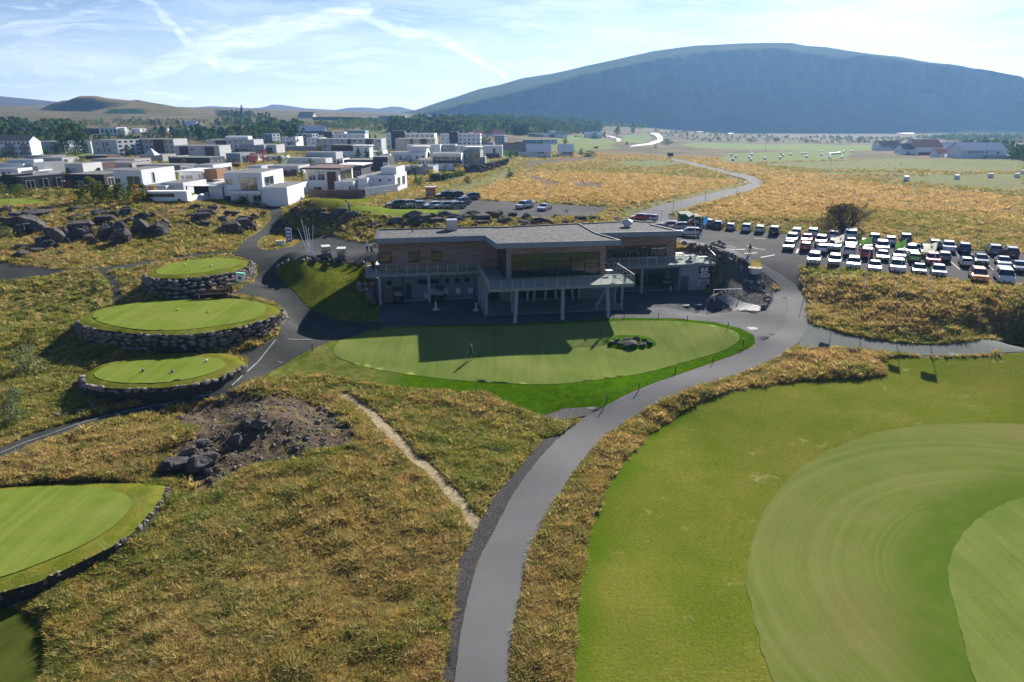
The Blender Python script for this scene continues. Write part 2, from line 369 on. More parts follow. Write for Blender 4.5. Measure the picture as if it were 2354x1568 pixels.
# ------------------------------------------------ value noise for numpy
_lat = nr.rand(256, 256)
def vnoise(x, y, sc, oct=3):
    out = np.zeros(np.shape(x)); a = 1.0; tot = 0
    for o in range(oct):
        u = np.asarray(x) / sc + 37.3 * o + 1000; v = np.asarray(y) / sc + 11.7 * o + 1000; i = np.floor(u).astype(int); j = np.floor(v).astype(int)
        fu = u - i; fv = v - j; fu = fu * fu * (3 - 2 * fu); fv = fv * fv * (3 - 2 * fv)
        q = lambda a_, b_: _lat[a_ % 256, b_ % 256]
        out += a * ((q(i, j) * (1 - fu) + q(i + 1, j) * fu) * (1 - fv) + (q(i, j + 1) * (1 - fu) + q(i + 1, j + 1) * fu) * fv); tot += a; a *= .5; sc = sc / 2.03
    return out / tot
# ------------------------------------------------ ground materials
def grasscol(g, p, dry, grn, inst=False):
    """patchwork of dry and green rough grass, by world position"""
    n1 = g.noise(p, .11, 4, .6); n2 = g.noise(g.vm('ADD', p, (40, 9, 0)), .55, 5, .65); n3 = g.noise(g.vm('ADD', p, (7, 90, 0)), 2.2, 4, .7)
    n4 = g.noise(g.vm('ADD', p, (-70, 33, 0)), 6.5, 3, .7)
    olive = (.145, .155, .022, 1); tan = (.40, .30, .14, 1); brown = (.22, .115, .045, 1); gre = (.05, .10, .011, 1); gold = (.28, .21, .045, 1)
    c = g.mix(g.mr(n2, .38, .62), olive, gold)
    c = g.mix(g.mr(n1, .38, .58), c, g.mix(g.mr(n3, .4, .62), tan, brown))
    c = g.mix(g.m('MULTIPLY', g.mr(g.m('ADD', n2, g.m('MULTIPLY', n3, .5)), .84, .64), .7), c, gre)
    dryc = g.mix(g.mr(n2, .38, .66), (.43, .29, .15, 1), (.32, .20, .09, 1))
    c = g.mix(g.m('MULTIPLY', dry, g.mr(g.m('ADD', n3, g.m('MULTIPLY', n1, .6)), .48, .74, .45, 1)), c, dryc)
    grc = g.mix(g.mr(n2, .35, .65), (.085, .155, .018, 1), (.17, .21, .035, 1))
    c = g.mix(grn, c, grc)
    return g.mix(g.mr(n4, .3, .7), g.mix(.48, c, (0, 0, 0, 1)), g.mix(.4, c, g.mix(.5, c, (.5, .4, .2, 1))))
def f_terrain(g, b):
    p = g.pos()
    c = grasscol(g, p, g.attr('dry'), g.attr('grn'))
    far = g.attr('far')
    farc = g.mix(g.mr(g.noise(p, .02, 5, .65), .42, .6), (.075, .066, .024, 1), (.17, .115, .05, 1))
    farc = g.mix(g.mr(g.noise(p, .05, 5, .7), .56, .66), farc, (.03, .045, .02, 1))
    c = g.mix(far, c, g.mix(g.attr('grn'), farc, (.13, .185, .03, 1)))
    soil = g.attr('soil'); n = g.noise(p, 3.5, 6, .75)
    sc = g.mix(g.mr(n, .35, .68), (.045, .033, .025, 1), (.15, .11, .08, 1))
    return g.mix(g.m('MULTIPLY', soil, g.mr(g.noise(p, .9, 5, .7), .3, .52)), c, sc)
M_TERR = mat('ground_cover', fn=f_terrain, rough=1, spec=.1)
def bumpit(m, scale, strength, dist=.1, detail=5):
    t = m.node_tree; g = NG(t); bn = t.nodes.new('ShaderNodeBump'); bn.inputs['Strength'].default_value = strength; bn.inputs['Distance'].default_value = dist
    t.links.new(g.noise(g.pos(), scale, detail, .7), bn.inputs['Height']); t.links.new(bn.outputs[0], t.nodes['Principled BSDF'].inputs['Normal']); return m
bumpit(M_TERR, 3.2, .8, .35)
def f_asph(dark, light, gritsc=14, patch=.12, crack=True):
    def f(g, b):
        p = g.pos(); c = g.mix(g.mr(g.noise(p, patch, 5, .65), .35, .65), dark, light)
        c = g.mix(g.mr(g.noise(p, gritsc, 4, .8), .3, .7, 0, .35), c, tuple(min(1, x * 2.0) for x in light[:3]) + (1,))
        if not crack: return c
        ed = g.m('ABSOLUTE', g.m('SUBTRACT', g.noise(p, .22, 3, .5, 1.5), .5))
        return g.mix(g.mr(ed, .0, .006, .5, 0), c, (.02, .02, .02, 1))
    return f
M_ASPH = bumpit(mat('path_asphalt', fn=f_asph((.082, .081, .083, 1), (.118, .116, .118, 1), crack=False), rough=.95, spec=.15), 12, .35, .02)
M_ROAD = bumpit(mat('worn_dark_asphalt', fn=f_asph((.024, .026, .024, 1), (.048, .05, .047, 1), 5, .3), rough=1, spec=.1), 9, .5, .03)
M_YARD = bumpit(mat('yard_asphalt', fn=f_asph((.036, .036, .04, 1), (.068, .067, .072, 1), 9, .2), rough=.85, spec=.1), 9, .4, .02)
M_LOT = bumpit(mat('lot_gravel', fn=f_asph((.036, .035, .036, 1), (.065, .063, .063, 1), 4, .25), rough=1, spec=.1), 5, .6, .05)
M_GRAV = bumpit(mat('dark_gravel', fn=lambda g, b: g.mix(g.mr(g.noise(g.pos(), 7, 5, .8), .35, .68), (.022, .021, .022, 1), (.12, .11, .108, 1)), rough=1, spec=.1), 9, 1, .12)
def f_green(a, c2, sc=.35, fine=6, stripes=None):
    def f(g, b):
        p = g.pos(); c = g.mix(g.mr(g.noise(p, sc, 5, .6), .35, .65), a, c2)
        c = g.mix(g.mr(g.noise(p, fine, 4, .7), .35, .65, 0, .3), c, tuple(x * .55 for x in a[:3]) + (1,))
        c = g.mix(g.mr(g.noise(g.vm('ADD', p, (50, 20, 0)), sc * .4, 4, .6), .5, .72, 0, .5), c, (.22, .22, .07, 1))
        c = g.mix(g.mr(g.noise(g.mapping(p, (1.4, .05, 1), (0, 0, .35)), 1.0, 3, .6), .4, .62, 0, .22), c, tuple(x * 1.5 for x in c2[:3]) + (1,))
        if stripes:
            (cx, cy), per, amt = stripes
            d = g.vm('LENGTH', g.vm('MULTIPLY', g.vm('SUBTRACT', p, (cx, cy, 0)), (1, 1, 0)))
            d = g.m('ADD', d, g.m('MULTIPLY', g.noise(p, .09, 3), 5.0))
            st = g.noise(g.xyz(g.m('MULTIPLY', d, per), 0, 0), 1.0, 4, .7)
            c = g.mix(g.mr(st, .35, .65, 0, amt), c, (.27, .26, .09, 1))
            gb = g.m('MULTIPLY', g.mr(d, 16, 20.5, 0, 1, True), g.mr(d, 21.5, 26, 1, 0, True))
        return c
    return f
M_GREEN = bumpit(mat('putting_turf', fn=f_green((.115, .16, .033, 1), (.155, .19, .048, 1), .25, 5), rough=.9, spec=0.0), 20, .25, .01)
M_TEE = bumpit(mat('tee_turf', fn=f_green((.12, .175, .022, 1), (.17, .205, .04, 1), .3, 7), rough=.9, spec=0.0), 20, .3, .012)
M_RIM = bumpit(mat('tee_rim_turf', fn=f_green((.085, .125, .012, 1), (.17, .155, .026, 1), .9, 6), rough=1, spec=0.0), 6, .9, .06)
M_LUSH = bumpit(mat('lush_turf', fn=lambda g, b: g.mix(g.attr('pale'), g.mix(g.mr(g.noise(g.pos(), 1.3, 5, .7), .3, .7), (.03, .078, .001, 1), (.075, .158, .002, 1)), g.mix(g.mr(g.noise(g.pos(), .8, 5, .7), .38, .62), (.08, .12, .014, 1), (.19, .18, .05, 1))), rough=.95, spec=0.0), 4.5, 1, .16)
M_BANK = bumpit(mat('bank_turf', fn=lambda g, b: g.mix(g.mr(g.noise(g.pos(), .9, 5, .7), .35, .65), (.05, .08, .005, 1), (.15, .145, .02, 1)), rough=.95, spec=0.0), 3.5, 1, .2)
GC = G(2560, 1400)[:2]
def f_fair(g, b):
    p = g.pos()
    c = g.mix(g.mr(g.noise(p, .16, 5, .62), .4, .62), (.085, .145, .006, 1), (.18, .185, .028, 1))
    c = g.mix(g.mr(g.noise(g.vm('ADD', p, (30, 60, 0)), .07, 4, .6), .52, .7, 0, .4), c, (.18, .15, .03, 1))
    c = g.mix(g.mr(g.noise(g.vm('ADD', p, (3, 6, 0)), 4.5, 5, .75), .34, .66, 0, .7), c, (.045, .07, .006, 1))
    c = g.mix(g.mr(g.noise(g.vm('ADD', p, (13, 16, 0)), 11, 4, .8), .36, .66, .0, .45), c, (.24, .21, .05, 1))
    c = g.mix(g.mr(g.noise(g.vm('ADD', p, (9, 2, 0)), .5, 6, .75), .60, .70, 0, .6), c, (.33, .27, .13, 1))
    return g.mix(g.attr('edge'), c, (.055, .115, .003, 1))
M_FAIR = bumpit(mat('fairway_turf', fn=f_fair, rough=1, spec=0.0), 5, .9, .08)
def f_collar(g, b):
    p = g.pos(); d0 = g.vm('LENGTH', g.vm('MULTIPLY', g.vm('SUBTRACT', p, (GC[0], GC[1], 0)), (1, 1, 0)))
    d = g.m('ADD', d0, g.m('MULTIPLY', g.noise(p, .05, 2), 3.0))
    st = g.noise(g.xyz(d, 0, 0), 1.15, 4, .75)
    c = g.mix(g.mr(g.noise(p, .22, 5, .65), .36, .64), (.11, .152, .027, 1), (.16, .178, .044, 1))
    c = g.mix(g.mr(st, .42, .62, 0, .55), c, (.215, .215, .075, 1))
    c = g.mix(g.mr(g.noise(g.vm('ADD', p, (20, 6, 0)), .09, 4, .6), .5, .7, 0, .5), c, (.19, .155, .06, 1))
    c = g.mix(g.m('MULTIPLY', g.attr('rim'), g.mr(g.noise(p, .6, 4, .7), .2, .6, .55, 1)), c, (.078, .128, .014, 1))
    return g.mix(g.mr(g.noise(p, 6, 4, .75), .3, .7, 0, .28), c, (.07, .10, .02, 1))
M_COLL = bumpit(mat('collar_turf', fn=f_collar, rough=1, spec=0.0), 9, .4, .03)
M_LINE = mat('white_line_paint', (.26, .26, .255), var=.4, vscale=3)
M_SOIL = bumpit(mat('bare_soil', fn=lambda g, b: g.mix(g.mr(g.noise(g.pos(), 4, 5, .8), .3, .7), (.05, .045, .04, 1), (.13, .12, .11, 1)), rough=1), 6, .8, .08)
M_PAVE = mat('concrete_pavers', (.2, .2, .2), var=.2, vscale=4, bump=.2)

# ------------------------------------------------ surfaces
pathL = [(1030,1800),(1042,1568),(1068,1402),(1098,1290),(1141,1210),(1182,1130),(1243,1050),(1290,1000),(1345,955),(1390,936),(1440,908),(1500,882),(1560,862),(1640,834),(1700,812),(1742,794),(1775,775),(1796,752),(1809,730),(1811,705),(1806,682),(1796,662),(1776,643),(1751,625),(1712,598),(1665,580),(1614,569),(1554,557)]
pathR = [(1180,1800),(1163,1568),(1187,1402),(1208,1300),(1243,1210),(1288,1130),(1337,1058),(1390,1004),(1440,967),(1500,932),(1560,907),(1640,880),(1720,852),(1790,822),(1828,798),(1849,768),(1858,744),(1857,715),(1848,682),(1833,660),(1809,639),(1776,619),(1737,600),(1692,580),(1634,563),(1571,549)]
path_poly = GP(pathL + pathR[::-1])
sheet('path', ragged(smooth_poly(path_poly, 1), .5, .03), M_ASPH, .05, .8)
gravL = [(1018,1568),(1040,1402),(1055,1290),(1095,1215),(1130,1150),(1190,1080),(1250,1010)]
sheet('gravel_verge', GP([(1042,1568),(1068,1402),(1098,1290),(1141,1210),(1182,1130),(1243,1050),(1290,1000)] [::-1] + gravL), M_GRAV, .04, .6)
sheet('gravel_verge', GP([(1163,1568),(1187,1402),(1208,1300),(1243,1210),(1288,1130),(1337,1058),(1390,1004),(1480,945),(1530,920),(1520,912),(1395,992),(1325,1060),(1280,1130),(1232,1210),(1195,1300),(1170,1402)][::-1]), M_GRAV, .02, .6, sink=False) if False else None
island = GP([(592,559),(600,549),(620,535.5),(635.5,528.6),(653,528.6),(669,537.5),(685,545),(691,555),(675,567),(639,573),(606,577),(594,571)])
road = GP([(-60,1048),(0,1031),(90,992),(180,967.5),(288,940),(383,918),(448,909),(495,890),(525,880),(561,857),(571,839),(568,826),(548,812),(602,797),(641,770),(661,738),(656,716),(633,697),(589,687),(525,678),(551,666),(584,650),(594,628),(586,606),(564,592),(525,584),(474,587),(371,600),(294,618),(240,625),(262,640),(276,660),(278,690),(258,693),(262,670),(252,645),(225,622),(178,622),(119,632),(49,642),(-60,650),(-60,606),(0,604),(49,613),(119,619),(178,620),(237,616),(316,605),(396,593),(461,583),(545,579),(552,563),(570,547),(600,530),(616,514),(622,500),(620,484),(612,474),(645,474),(651,496),(647,514),(659,520),(699,533),(738,541),(798,553),(862,561),(880,590),(862,606),(839,607),(790,604),(738,600),(699,597),(659,601),(640,615),(632,624),(649,644),(679,674),(709,710),(722,714),(750,727),(787,737),(836,740),(877,740),(885,754),(867,757),(836,764),(792,779),(765,783),(738,794),(702,811),(689.5,815),(677,823),(628,851),(594,875),(525,906),(495,914),(423,931),(346,951),(293,958),(180,992),(67,1028),(0,1061),(-60,1085)])
sheet('road', road, M_ROAD, .04, .9, holes=[island])
yard = GP([(885,754),(872,738)]) + [B2(-1.0, 6.5)] if False else None
forecourt = [G(884,754)[:2], G(868,739)[:2], B2(1.6, -.2), B2(1.6, 2.3), B2(15.6, 2.3), B2(16, 0), B2(35, 0), B2(35, 4.8), B2(49, 7.2)] + GP([(1640,694),(1668,697),(1700,716),(1735,722),(1762,712),(1777,690),(1775,672),(1797,664),(1806,682),(1810,705),(1808,730),(1795,753),(1775,774),(1742,794),(1735,790),(1733,772),(1700,755),(1640,741),(1560,732),(1450,731),(1392,733),(1250,743),(1100,747),(970,748),(897,752)])
sheet('forecourt', forecourt, M_YARD, .03, .9)
lot = GP([(1554,556),(1530,545),(1500,530),(1437,500),(1500,487),(1545,497),(1560,510),(1600,524),(1660,530),(1760,533),(1840,545),(1900,553),(1960,560),(2060,565),(2180,574),(2353,583),(2500,590),(2560,670),(2353,657),(2200,643),(2090,632),(1980,622),(1905,612),(1836,613),(1835,645),(1842,668),(1833,660),(1809,639),(1776,619),(1737,600),(1692,580),(1634,563),(1571,549)])
sheet('parking_lot', lot, M_LOT, .04, 1.1)
roadfar = GP([(1554,556),(1500,535),(1437,500),(1480,483),(1560,462),(1640,444),(1700,431),(1722,422),(1718,414),(1690,406),(1640,394),(1590,380),(1560,372),(1540,369),(1545,366),(1570,368),(1600,376),(1650,388),(1700,399),(1735,407),(1753,418),(1752,428),(1735,436),(1680,452),(1600,474),(1555,486),(1530,495),(1545,510)])
sheet('road', smooth_poly(roadfar, 1), M_ASPH, .06, 1.5)
M_FROAD = mat('sunlit_far_asphalt', (.14, .14, .15), rough=.35, spec=.8)
# distant roads, sun glare put into a paler, glossier asphalt
sheet('road', smooth_poly(GP([(1443,338),(1500,328),(1512,320),(1505,312),(1490,306),(1512,307),(1526,318),(1520,327),(1490,335),(1452,340)]), 1), M_FROAD, .5, 6)
sheet('road', smooth_poly(GP([(1395,312),(1420,315),(1427,321),(1424,327),(1416,327),(1417,320),(1405,316),(1390,314)]), 1), M_FROAD, .4, 5)
sheet('road', GP([(1600,303.2),(1700,303.4),(1860,304.4),(2050,305.6),(2100,306.5),(2100,308.2),(2050,307.4),(1860,306),(1700,305),(1600,304.8)]), M_FROAD, .9, 14)
lot2 = GP([(890,494),(900,478),(925,466),(960,460),(1020,456),(1080,459),(1150,464),(1250,469),(1340,473),(1395,477),(1375,492),(1340,500),(1250,500),(1100,498),(1000,500)])
sheet('parking_lot', lot2, M_LOT, .05, 1.5)
practice = GP([(735,482),(800,479),(880,478),(960,480),(1050,484),(1062,489),(1040,492),(980,494),(940,497),(880,496),(800,488)])
sheet('practice_green', smooth_poly(practice, 1), M_TEE, .06, 1.2)
lawn = GP([(700,470),(735,460),(790,455),(860,458),(850,470),(800,478),(735,481),(704,479)])
sheet('lawn', smooth_poly(lawn, 1), M_RIM, .05, 1.2)
sheet('teeing_ground', smooth_poly(GP([(-40,462),(0,458),(60,457),(110,462),(120,468),(60,472),(0,474),(-40,474)]), 1), M_TEE, .1, 1.2)
townroad = GP([(560,402),(600,392),(650,372),(662,366),(668,370),(655,385),(640,396),(600,406),(575,412)])
sheet('road', townroad, M_ASPH, .15, 2)
apron = GP([(612,864),(628,852),(677,824),(690,816),(702,811),(738,794),(765,783),(792,779),(836,764),(867,757),(897,752),(970,748),(1100,747),(1250,743),(1392,733),(1450,731),(1560,732),(1640,741),(1700,755),(1733,772),(1735,790),(1715,803),(1640,832),(1560,860),(1500,880),(1440,905),(1388,937),(1372,936),(1295,939),(1250,957),(1200,942),(1150,922),(1130,903),(1060,902),(960,895),(850,882),(780,864),(700,862)])
putting = smooth_poly(GP([(765,811),(770,797),(787,780),(836,767),(897,758),(970,753),(1100,752),(1250,748),(1392,740),(1450,737),(1560,738),(1640,748),(1690,762),(1702,778),(1690,793),(1660,808),(1600,826),(1520,848),(1430,867),(1350,878),(1283,884),(1200,884),(1100,880),(1000,870),(900,856),(840,845),(800,832),(775,822)]), 1)
rockisle = smooth_poly(GP([(1388,790),(1392,779),(1415,772),(1450,770),(1485,774),(1507,785),(1508,796),(1485,803),(1440,806),(1405,803)]), 1)
px0 = G(760, 850)[0]
sheet('grass_apron', smooth_poly(apron, 1), M_LUSH, .03, .8, attrs={'pale': lambda x, y: sstep(-x + .0 * y, 9.5, 15) })
sheet('putting_green', putting, M_GREEN, .06, .7, holes=[rockisle], sink=False)
sheet('grass_collar', rockisle, M_LUSH, .0, .5, zf=lambda x, y: hgt(x, y) + .05 + .35 * sstep(sdist(x, y, rockisle, 3), 0, 1.2), sink=False, attrs={'pale': lambda x, y: x * 0})
sheet('bare_soil', GP([(1250,957),(1295,940),(1372,937),(1384,940),(1345,957),(1300,966),(1262,966)]), M_SOIL, .06, .6)
fairway = GP([(1310,1900),(1325,1568),(1328,1400),(1338,1290),(1362,1200),(1402,1115),(1452,1038),(1500,995),(1560,955),(1640,915),(1730,890),(1850,877),(1990,871),(2035,864),(2038,846),(2015,834),(2050,823),(2150,824),(2250,822),(2353,812),(2700,800),(3300,1000),(3300,1900)])
fedge = GP([(1310,1900),(1325,1568),(1328,1400),(1338,1290),(1362,1200),(1402,1115),(1452,1038),(1500,995),(1560,955)])
collar = smooth_poly(GP([(1960,1900),(1810,1680),(1777,1568),(1745,1480),(1722,1375),(1714,1312),(1727,1249),(1756,1171),(1808,1103),(1876,1050),(1981,1003),(2059,985),(2164,974.5),(2353,973),(2800,1000),(3300,1300),(3300,1900)]), 1)
inner = smooth_poly(GP([(2480,2000),(2300,1680),(2237,1568),(2201,1427),(2176,1330),(2185,1270),(2227,1207),(2290,1165.6),(2353,1142),(2700,1130),(3000,1300),(3000,1900)]), 1)
sheet('fairway', ragged(fairway, .6, .18), M_FAIR, .03, .8, zf=lambda x, y: hgt(x, y) - .12 * sstep(sdist(x, y, collar, 3), .15, .9), attrs={'edge': lambda x, y: .75 * (1 - sstep(pdist(x, y, fedge, False) + 2.5 * vnoise(x, y, 3), .8, 3.2)) })
sheet('fairway_collar', ragged(collar, .45, .07), M_COLL, .045, .8, zf=lambda x, y: hgt(x, y) - .12 * sstep(sdist(x, y, inner, 3), .15, .9), sink=False, attrs={'rim': lambda x, y: 1 - sstep(pdist(x, y, inner) + 1.2 * (vnoise(x, y, 4) - .5), .8, 4.6)})
sheet('putting_green', ragged(inner, .4, .05), M_GREEN, .06, .8, sink=False)
TEEZ = -1.2
lowleft = smooth_poly(GP([(-80,1395),(0,1396),(45,1402),(88,1430),(108,1470),(106,1520),(90,1575),(20,1750),(-200,1900),(-250,1500)]), 1)
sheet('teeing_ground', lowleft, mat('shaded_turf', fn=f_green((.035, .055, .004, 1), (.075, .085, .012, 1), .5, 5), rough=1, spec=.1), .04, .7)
slope_gravel = GP([(1556,559),(1614,571),(1665,583),(1712,601),(1751,628),(1776,646),(1776,672),(1777,690),(1762,712),(1735,722),(1700,716),(1668,697),(1640,693),(1640,640),(1640,606),(1600,585),(1570,570)])
sheet('gravel_bank', slope_gravel, M_GRAV, .05, .7)
sheet('paved_apron', GP([(1646,684),(1668,677),(1690,687),(1728,700),(1757,710),(1742,717),(1700,716),(1675,702)]), M_PAVE, .09, .6, sink=False)
sidepath = GP([(1852,742),(1880,752),(1940,770),(2020,786),(2100,794),(2200,794),(2353,785),(2600,770),(2600,800),(2353,811),(2200,819),(2100,817),(2000,806),(1940,800),(1850,800),(1832,797),(1849,768)])
sheet('path', smooth_poly(sidepath, 1), mat('chip_asphalt', fn=f_asph((.08, .088, .08, 1), (.12, .128, .118, 1)), rough=1, spec=.1), .045, .8)
bank = GP([(640,617),(659,603),(699,599),(738,602),(790,606),(839,609)]) + [B2(-.2, 4), B2(1.0, 3.0), B2(1.4, -.4)] + GP([(872,737),(836,738),(787,735),(750,725),(722,711),(709,707),(679,671),(650,642),(636,626)])
sheet('grass_bank', bank, M_BANK, .05, .7)
M_STRAW = bumpit(mat('trodden_straw', fn=lambda g, b: g.mix(g.mr(g.noise(g.pos(), 3, 5, .8), .35, .65), (.16, .12, .06, 1), (.42, .34, .20, 1)), rough=1), 6, 1, .1)
sheet('trodden_path', GP([(785,902),(815,912),(832,925),(860,945),(885,972),(920,1000),(955,1042),(1000,1078),(1040,1118),(1075,1155),(1103,1195),(1097,1217),(1078,1212),(1060,1180),(1022,1138),(985,1092),(940,1058),(905,1018),(868,985),(838,950),(812,930),(782,915)]), M_STRAW, .05, .5)
# white lines on the cart road
def strip(name, pts, wd, m, off, **k):
    P = np.array(resample(GP(pts), 1.0, False)); d = np.gradient(P, axis=0); L = np.hypot(d[:, 0], d[:, 1]); nx = np.column_stack((-d[:, 1], d[:, 0])) / L[:, None] * wd / 2
    A, B_ = P + nx, P - nx; n = len(P); V = np.concatenate((A, B_)); z = hgt(V[:, 0], V[:, 1]) + off
    mb = MB(); mb.add(np.column_stack((V, z)), [(n + i, n + i + 1, i + 1, i) for i in range(n - 1)]); return mb.build(name, m, kind='structure', **k)
for pts in ([(634,782),(610,812),(580,845),(548,875),(533,888)], [(486,908),(420,921),(340,937),(180,976),(60,1018),(0,1044)], [(484,898),(487,908)], [(661,781),(689,782),(716,782)], [(639,832),(650,836)]):
    strip('road_marking', pts, .10, M_LINE, .09)
for pts in ([(1895,602),(1900,594)], [(1830,656),(1836,650)]): pass
for a in [((1732,549),(1757,550)), ((1672,568),(1690,570)), ((1676,574),(1712,574)), ((1715,566),(1740,573),(1758,575)), ((1710,584),(1740,582)), ((1748,593),(1780,587)),
          ((1882,596),(1885,582)), ((1830,583),(1834,573)), ((2420,0),(0,0))][:-1]: strip('road_marking', a, .3, M_LINE, .08)
for a in [((2185,603),(2205,621)), ((2218,576),(2240,590)), ((2262,586),(2278,594)), ((2302,588),(2315,597)), ((2270,612),(2290,627)), ((2335,594),(2353,604)), ((2195,576),(2204,590)),((2057,570),(2062,578))]: strip('road_marking', a, .16, M_LINE, .08)

# ------------------------------------------------ terrain mesh
ang = np.concatenate((np.linspace(-100, -44, 40)[:-1], np.linspace(-44, 44, 620), np.linspace(44, 100, 40)[1:]))
rad = np.concatenate((np.geomspace(6, 20, 24)[:-1], np.geomspace(20, 330, 520), np.geomspace(330, 4300, 110)[1:]))
AA, RR = np.meshgrid(R(1) * ang, rad); TX = (RR * np.sin(AA)).ravel(); TY = (RR * np.cos(AA)).ravel()
TZ = hgt(TX, TY)
inside = np.full(TX.shape, -9.0)
for poly, holes in SHEETS:
    sdd = sdist(TX, TY, poly, 9)
    for h in holes: sdd = np.minimum(sdd, -sdist(TX, TY, h, 9))
    inside = np.maximum(inside, sdd)
RF = np.hypot(TX, TY)
tol = np.maximum(.12, RF * .0045)
soilv = np.zeros(TX.shape); dryv = np.zeros(TX.shape); grnv = np.zeros(TX.shape)
def paint(arr, pts, val=1.0, fe=2.0, rag=1.0):
    P = GP(pts); d = sdist(TX, TY, P, fe * 2 + 6) + (vnoise(TX, TY, fe * 3, 3) - .5) * fe * 2 * rag
    np.maximum(arr, val * sstep(d, -fe, fe), out=arr)
SOILS = [([(415,945),(470,915),(560,900),(640,905),(740,925),(800,940),(850,965),(870,1000),(820,1010),(760,1050),(700,1080),(600,1085),(500,1100),(440,1110),(390,1090),(360,1060),(430,1010)], .95, 1.2),
 ([(1200,372),(1290,362),(1375,360),(1370,367),(1250,377),(1222,392),(1240,405),(1300,425),(1270,428),(1210,410),(1195,390)], .9, 2.5), ([(1310,420),(1380,420),(1390,433),(1330,430)], 1, 1.5),
 ([(1560,486),(1640,470),(1600,495),(1570,505),(1600,524),(1560,512),(1545,497)], .9, 1.5), ([(1790,800),(1850,795),(1935,800),(2040,812),(2000,818),(1850,806),(1790,822)], .8, .8), ([(2060,818),(2130,812),(2353,815),(2353,822),(2150,826)], .5, 1),
 ([(0,482),(200,478),(400,482),(600,486),(600,512),(400,500),(200,492),(0,500)], .55, 3), ([(1600,598),(1640,606),(1600,585)], 1, .5),
 ([(1050,490),(1390,500),(1440,520),(1390,530),(1050,515)], .35, 2), ([(930,262),(700,262)], 0, 1), ([(780,905),(820,915),(880,975),(960,1050),(1040,1110),(1100,1190),(1085,1215),(1020,1130),(930,1050),(850,980)], .25, .6),
 ([(2050,690),(2200,700),(2353,720),(2353,750),(2250,745),(2100,720)], .4, 2), ([(455,455),(620,470),(600,478),(400,470)], .3, 2), ([(2000,560),(2353,575),(2353,583),(2000,566)], .4, 1)]
for p_, v_, f_ in SOILS: paint(soilv, p_, v_, f_, 1.0 if v_ != .95 else 2.4)
paint(soilv, [(1850,398),(2100,394),(2200,388),(2200,393),(2050,401),(1870,404)], .0, 2)
DRYS = [([(1590,480),(1700,442),(1760,425),(1760,412),(1790,405),(1900,412),(2050,428),(2353,455),(2353,520),(2200,490),(2000,480),(1850,500),(1700,500),(1600,512),(1570,495)], 1, 4), ([(1080,470),(1100,425),(1190,395),(1300,398),(1500,402),(1690,414),(1700,428),(1620,444),(1500,470),(1420,495),(1380,490),(1390,470),(1250,462)], .95, 4),
 ([(1200,395),(1330,350),(1500,345),(1650,350),(1640,390),(1560,368),(1450,365),(1300,375)], .6, 5), ([(1500,338),(1640,350),(1730,380),(1830,395),(2000,410),(1760,410),(1640,385),(1540,355)], .8, 5),
 ([(1590,940),(1700,885),(1850,866),(2020,862),(2030,835),(1980,822),(1850,815),(1780,850),(1640,900)], .9, 1.2), ([(1310,1568),(1330,1280),(1400,1100),(1500,985),(1560,940),(1540,920),(1440,985),(1340,1080),(1250,1230),(1200,1400),(1180,1568)], .45, 1.5),
 ([(0,1000),(200,1000),(420,950),(520,905),(400,990),(330,1060),(200,1090),(0,1110)], .55, 2), ([(800,1150),(1000,1200),(1080,1350),(900,1500),(600,1568),(400,1400),(600,1250)], .4, 5), ([(930,1480),(1000,1480),(1010,1560),(950,1568)], 1, .5),
 ([(1850,640),(2353,665),(2353,765),(2100,765),(1860,740)], .6, 2), ([(200,290),(0,330)], 0, 1), ([(760,893),(800,905),(960,1050),(1050,1110),(1100,1200),(1080,1215),(1000,1120),(880,1010)], .5, .8)]
for p_, v_, f_ in DRYS: paint(dryv, p_, v_, f_)
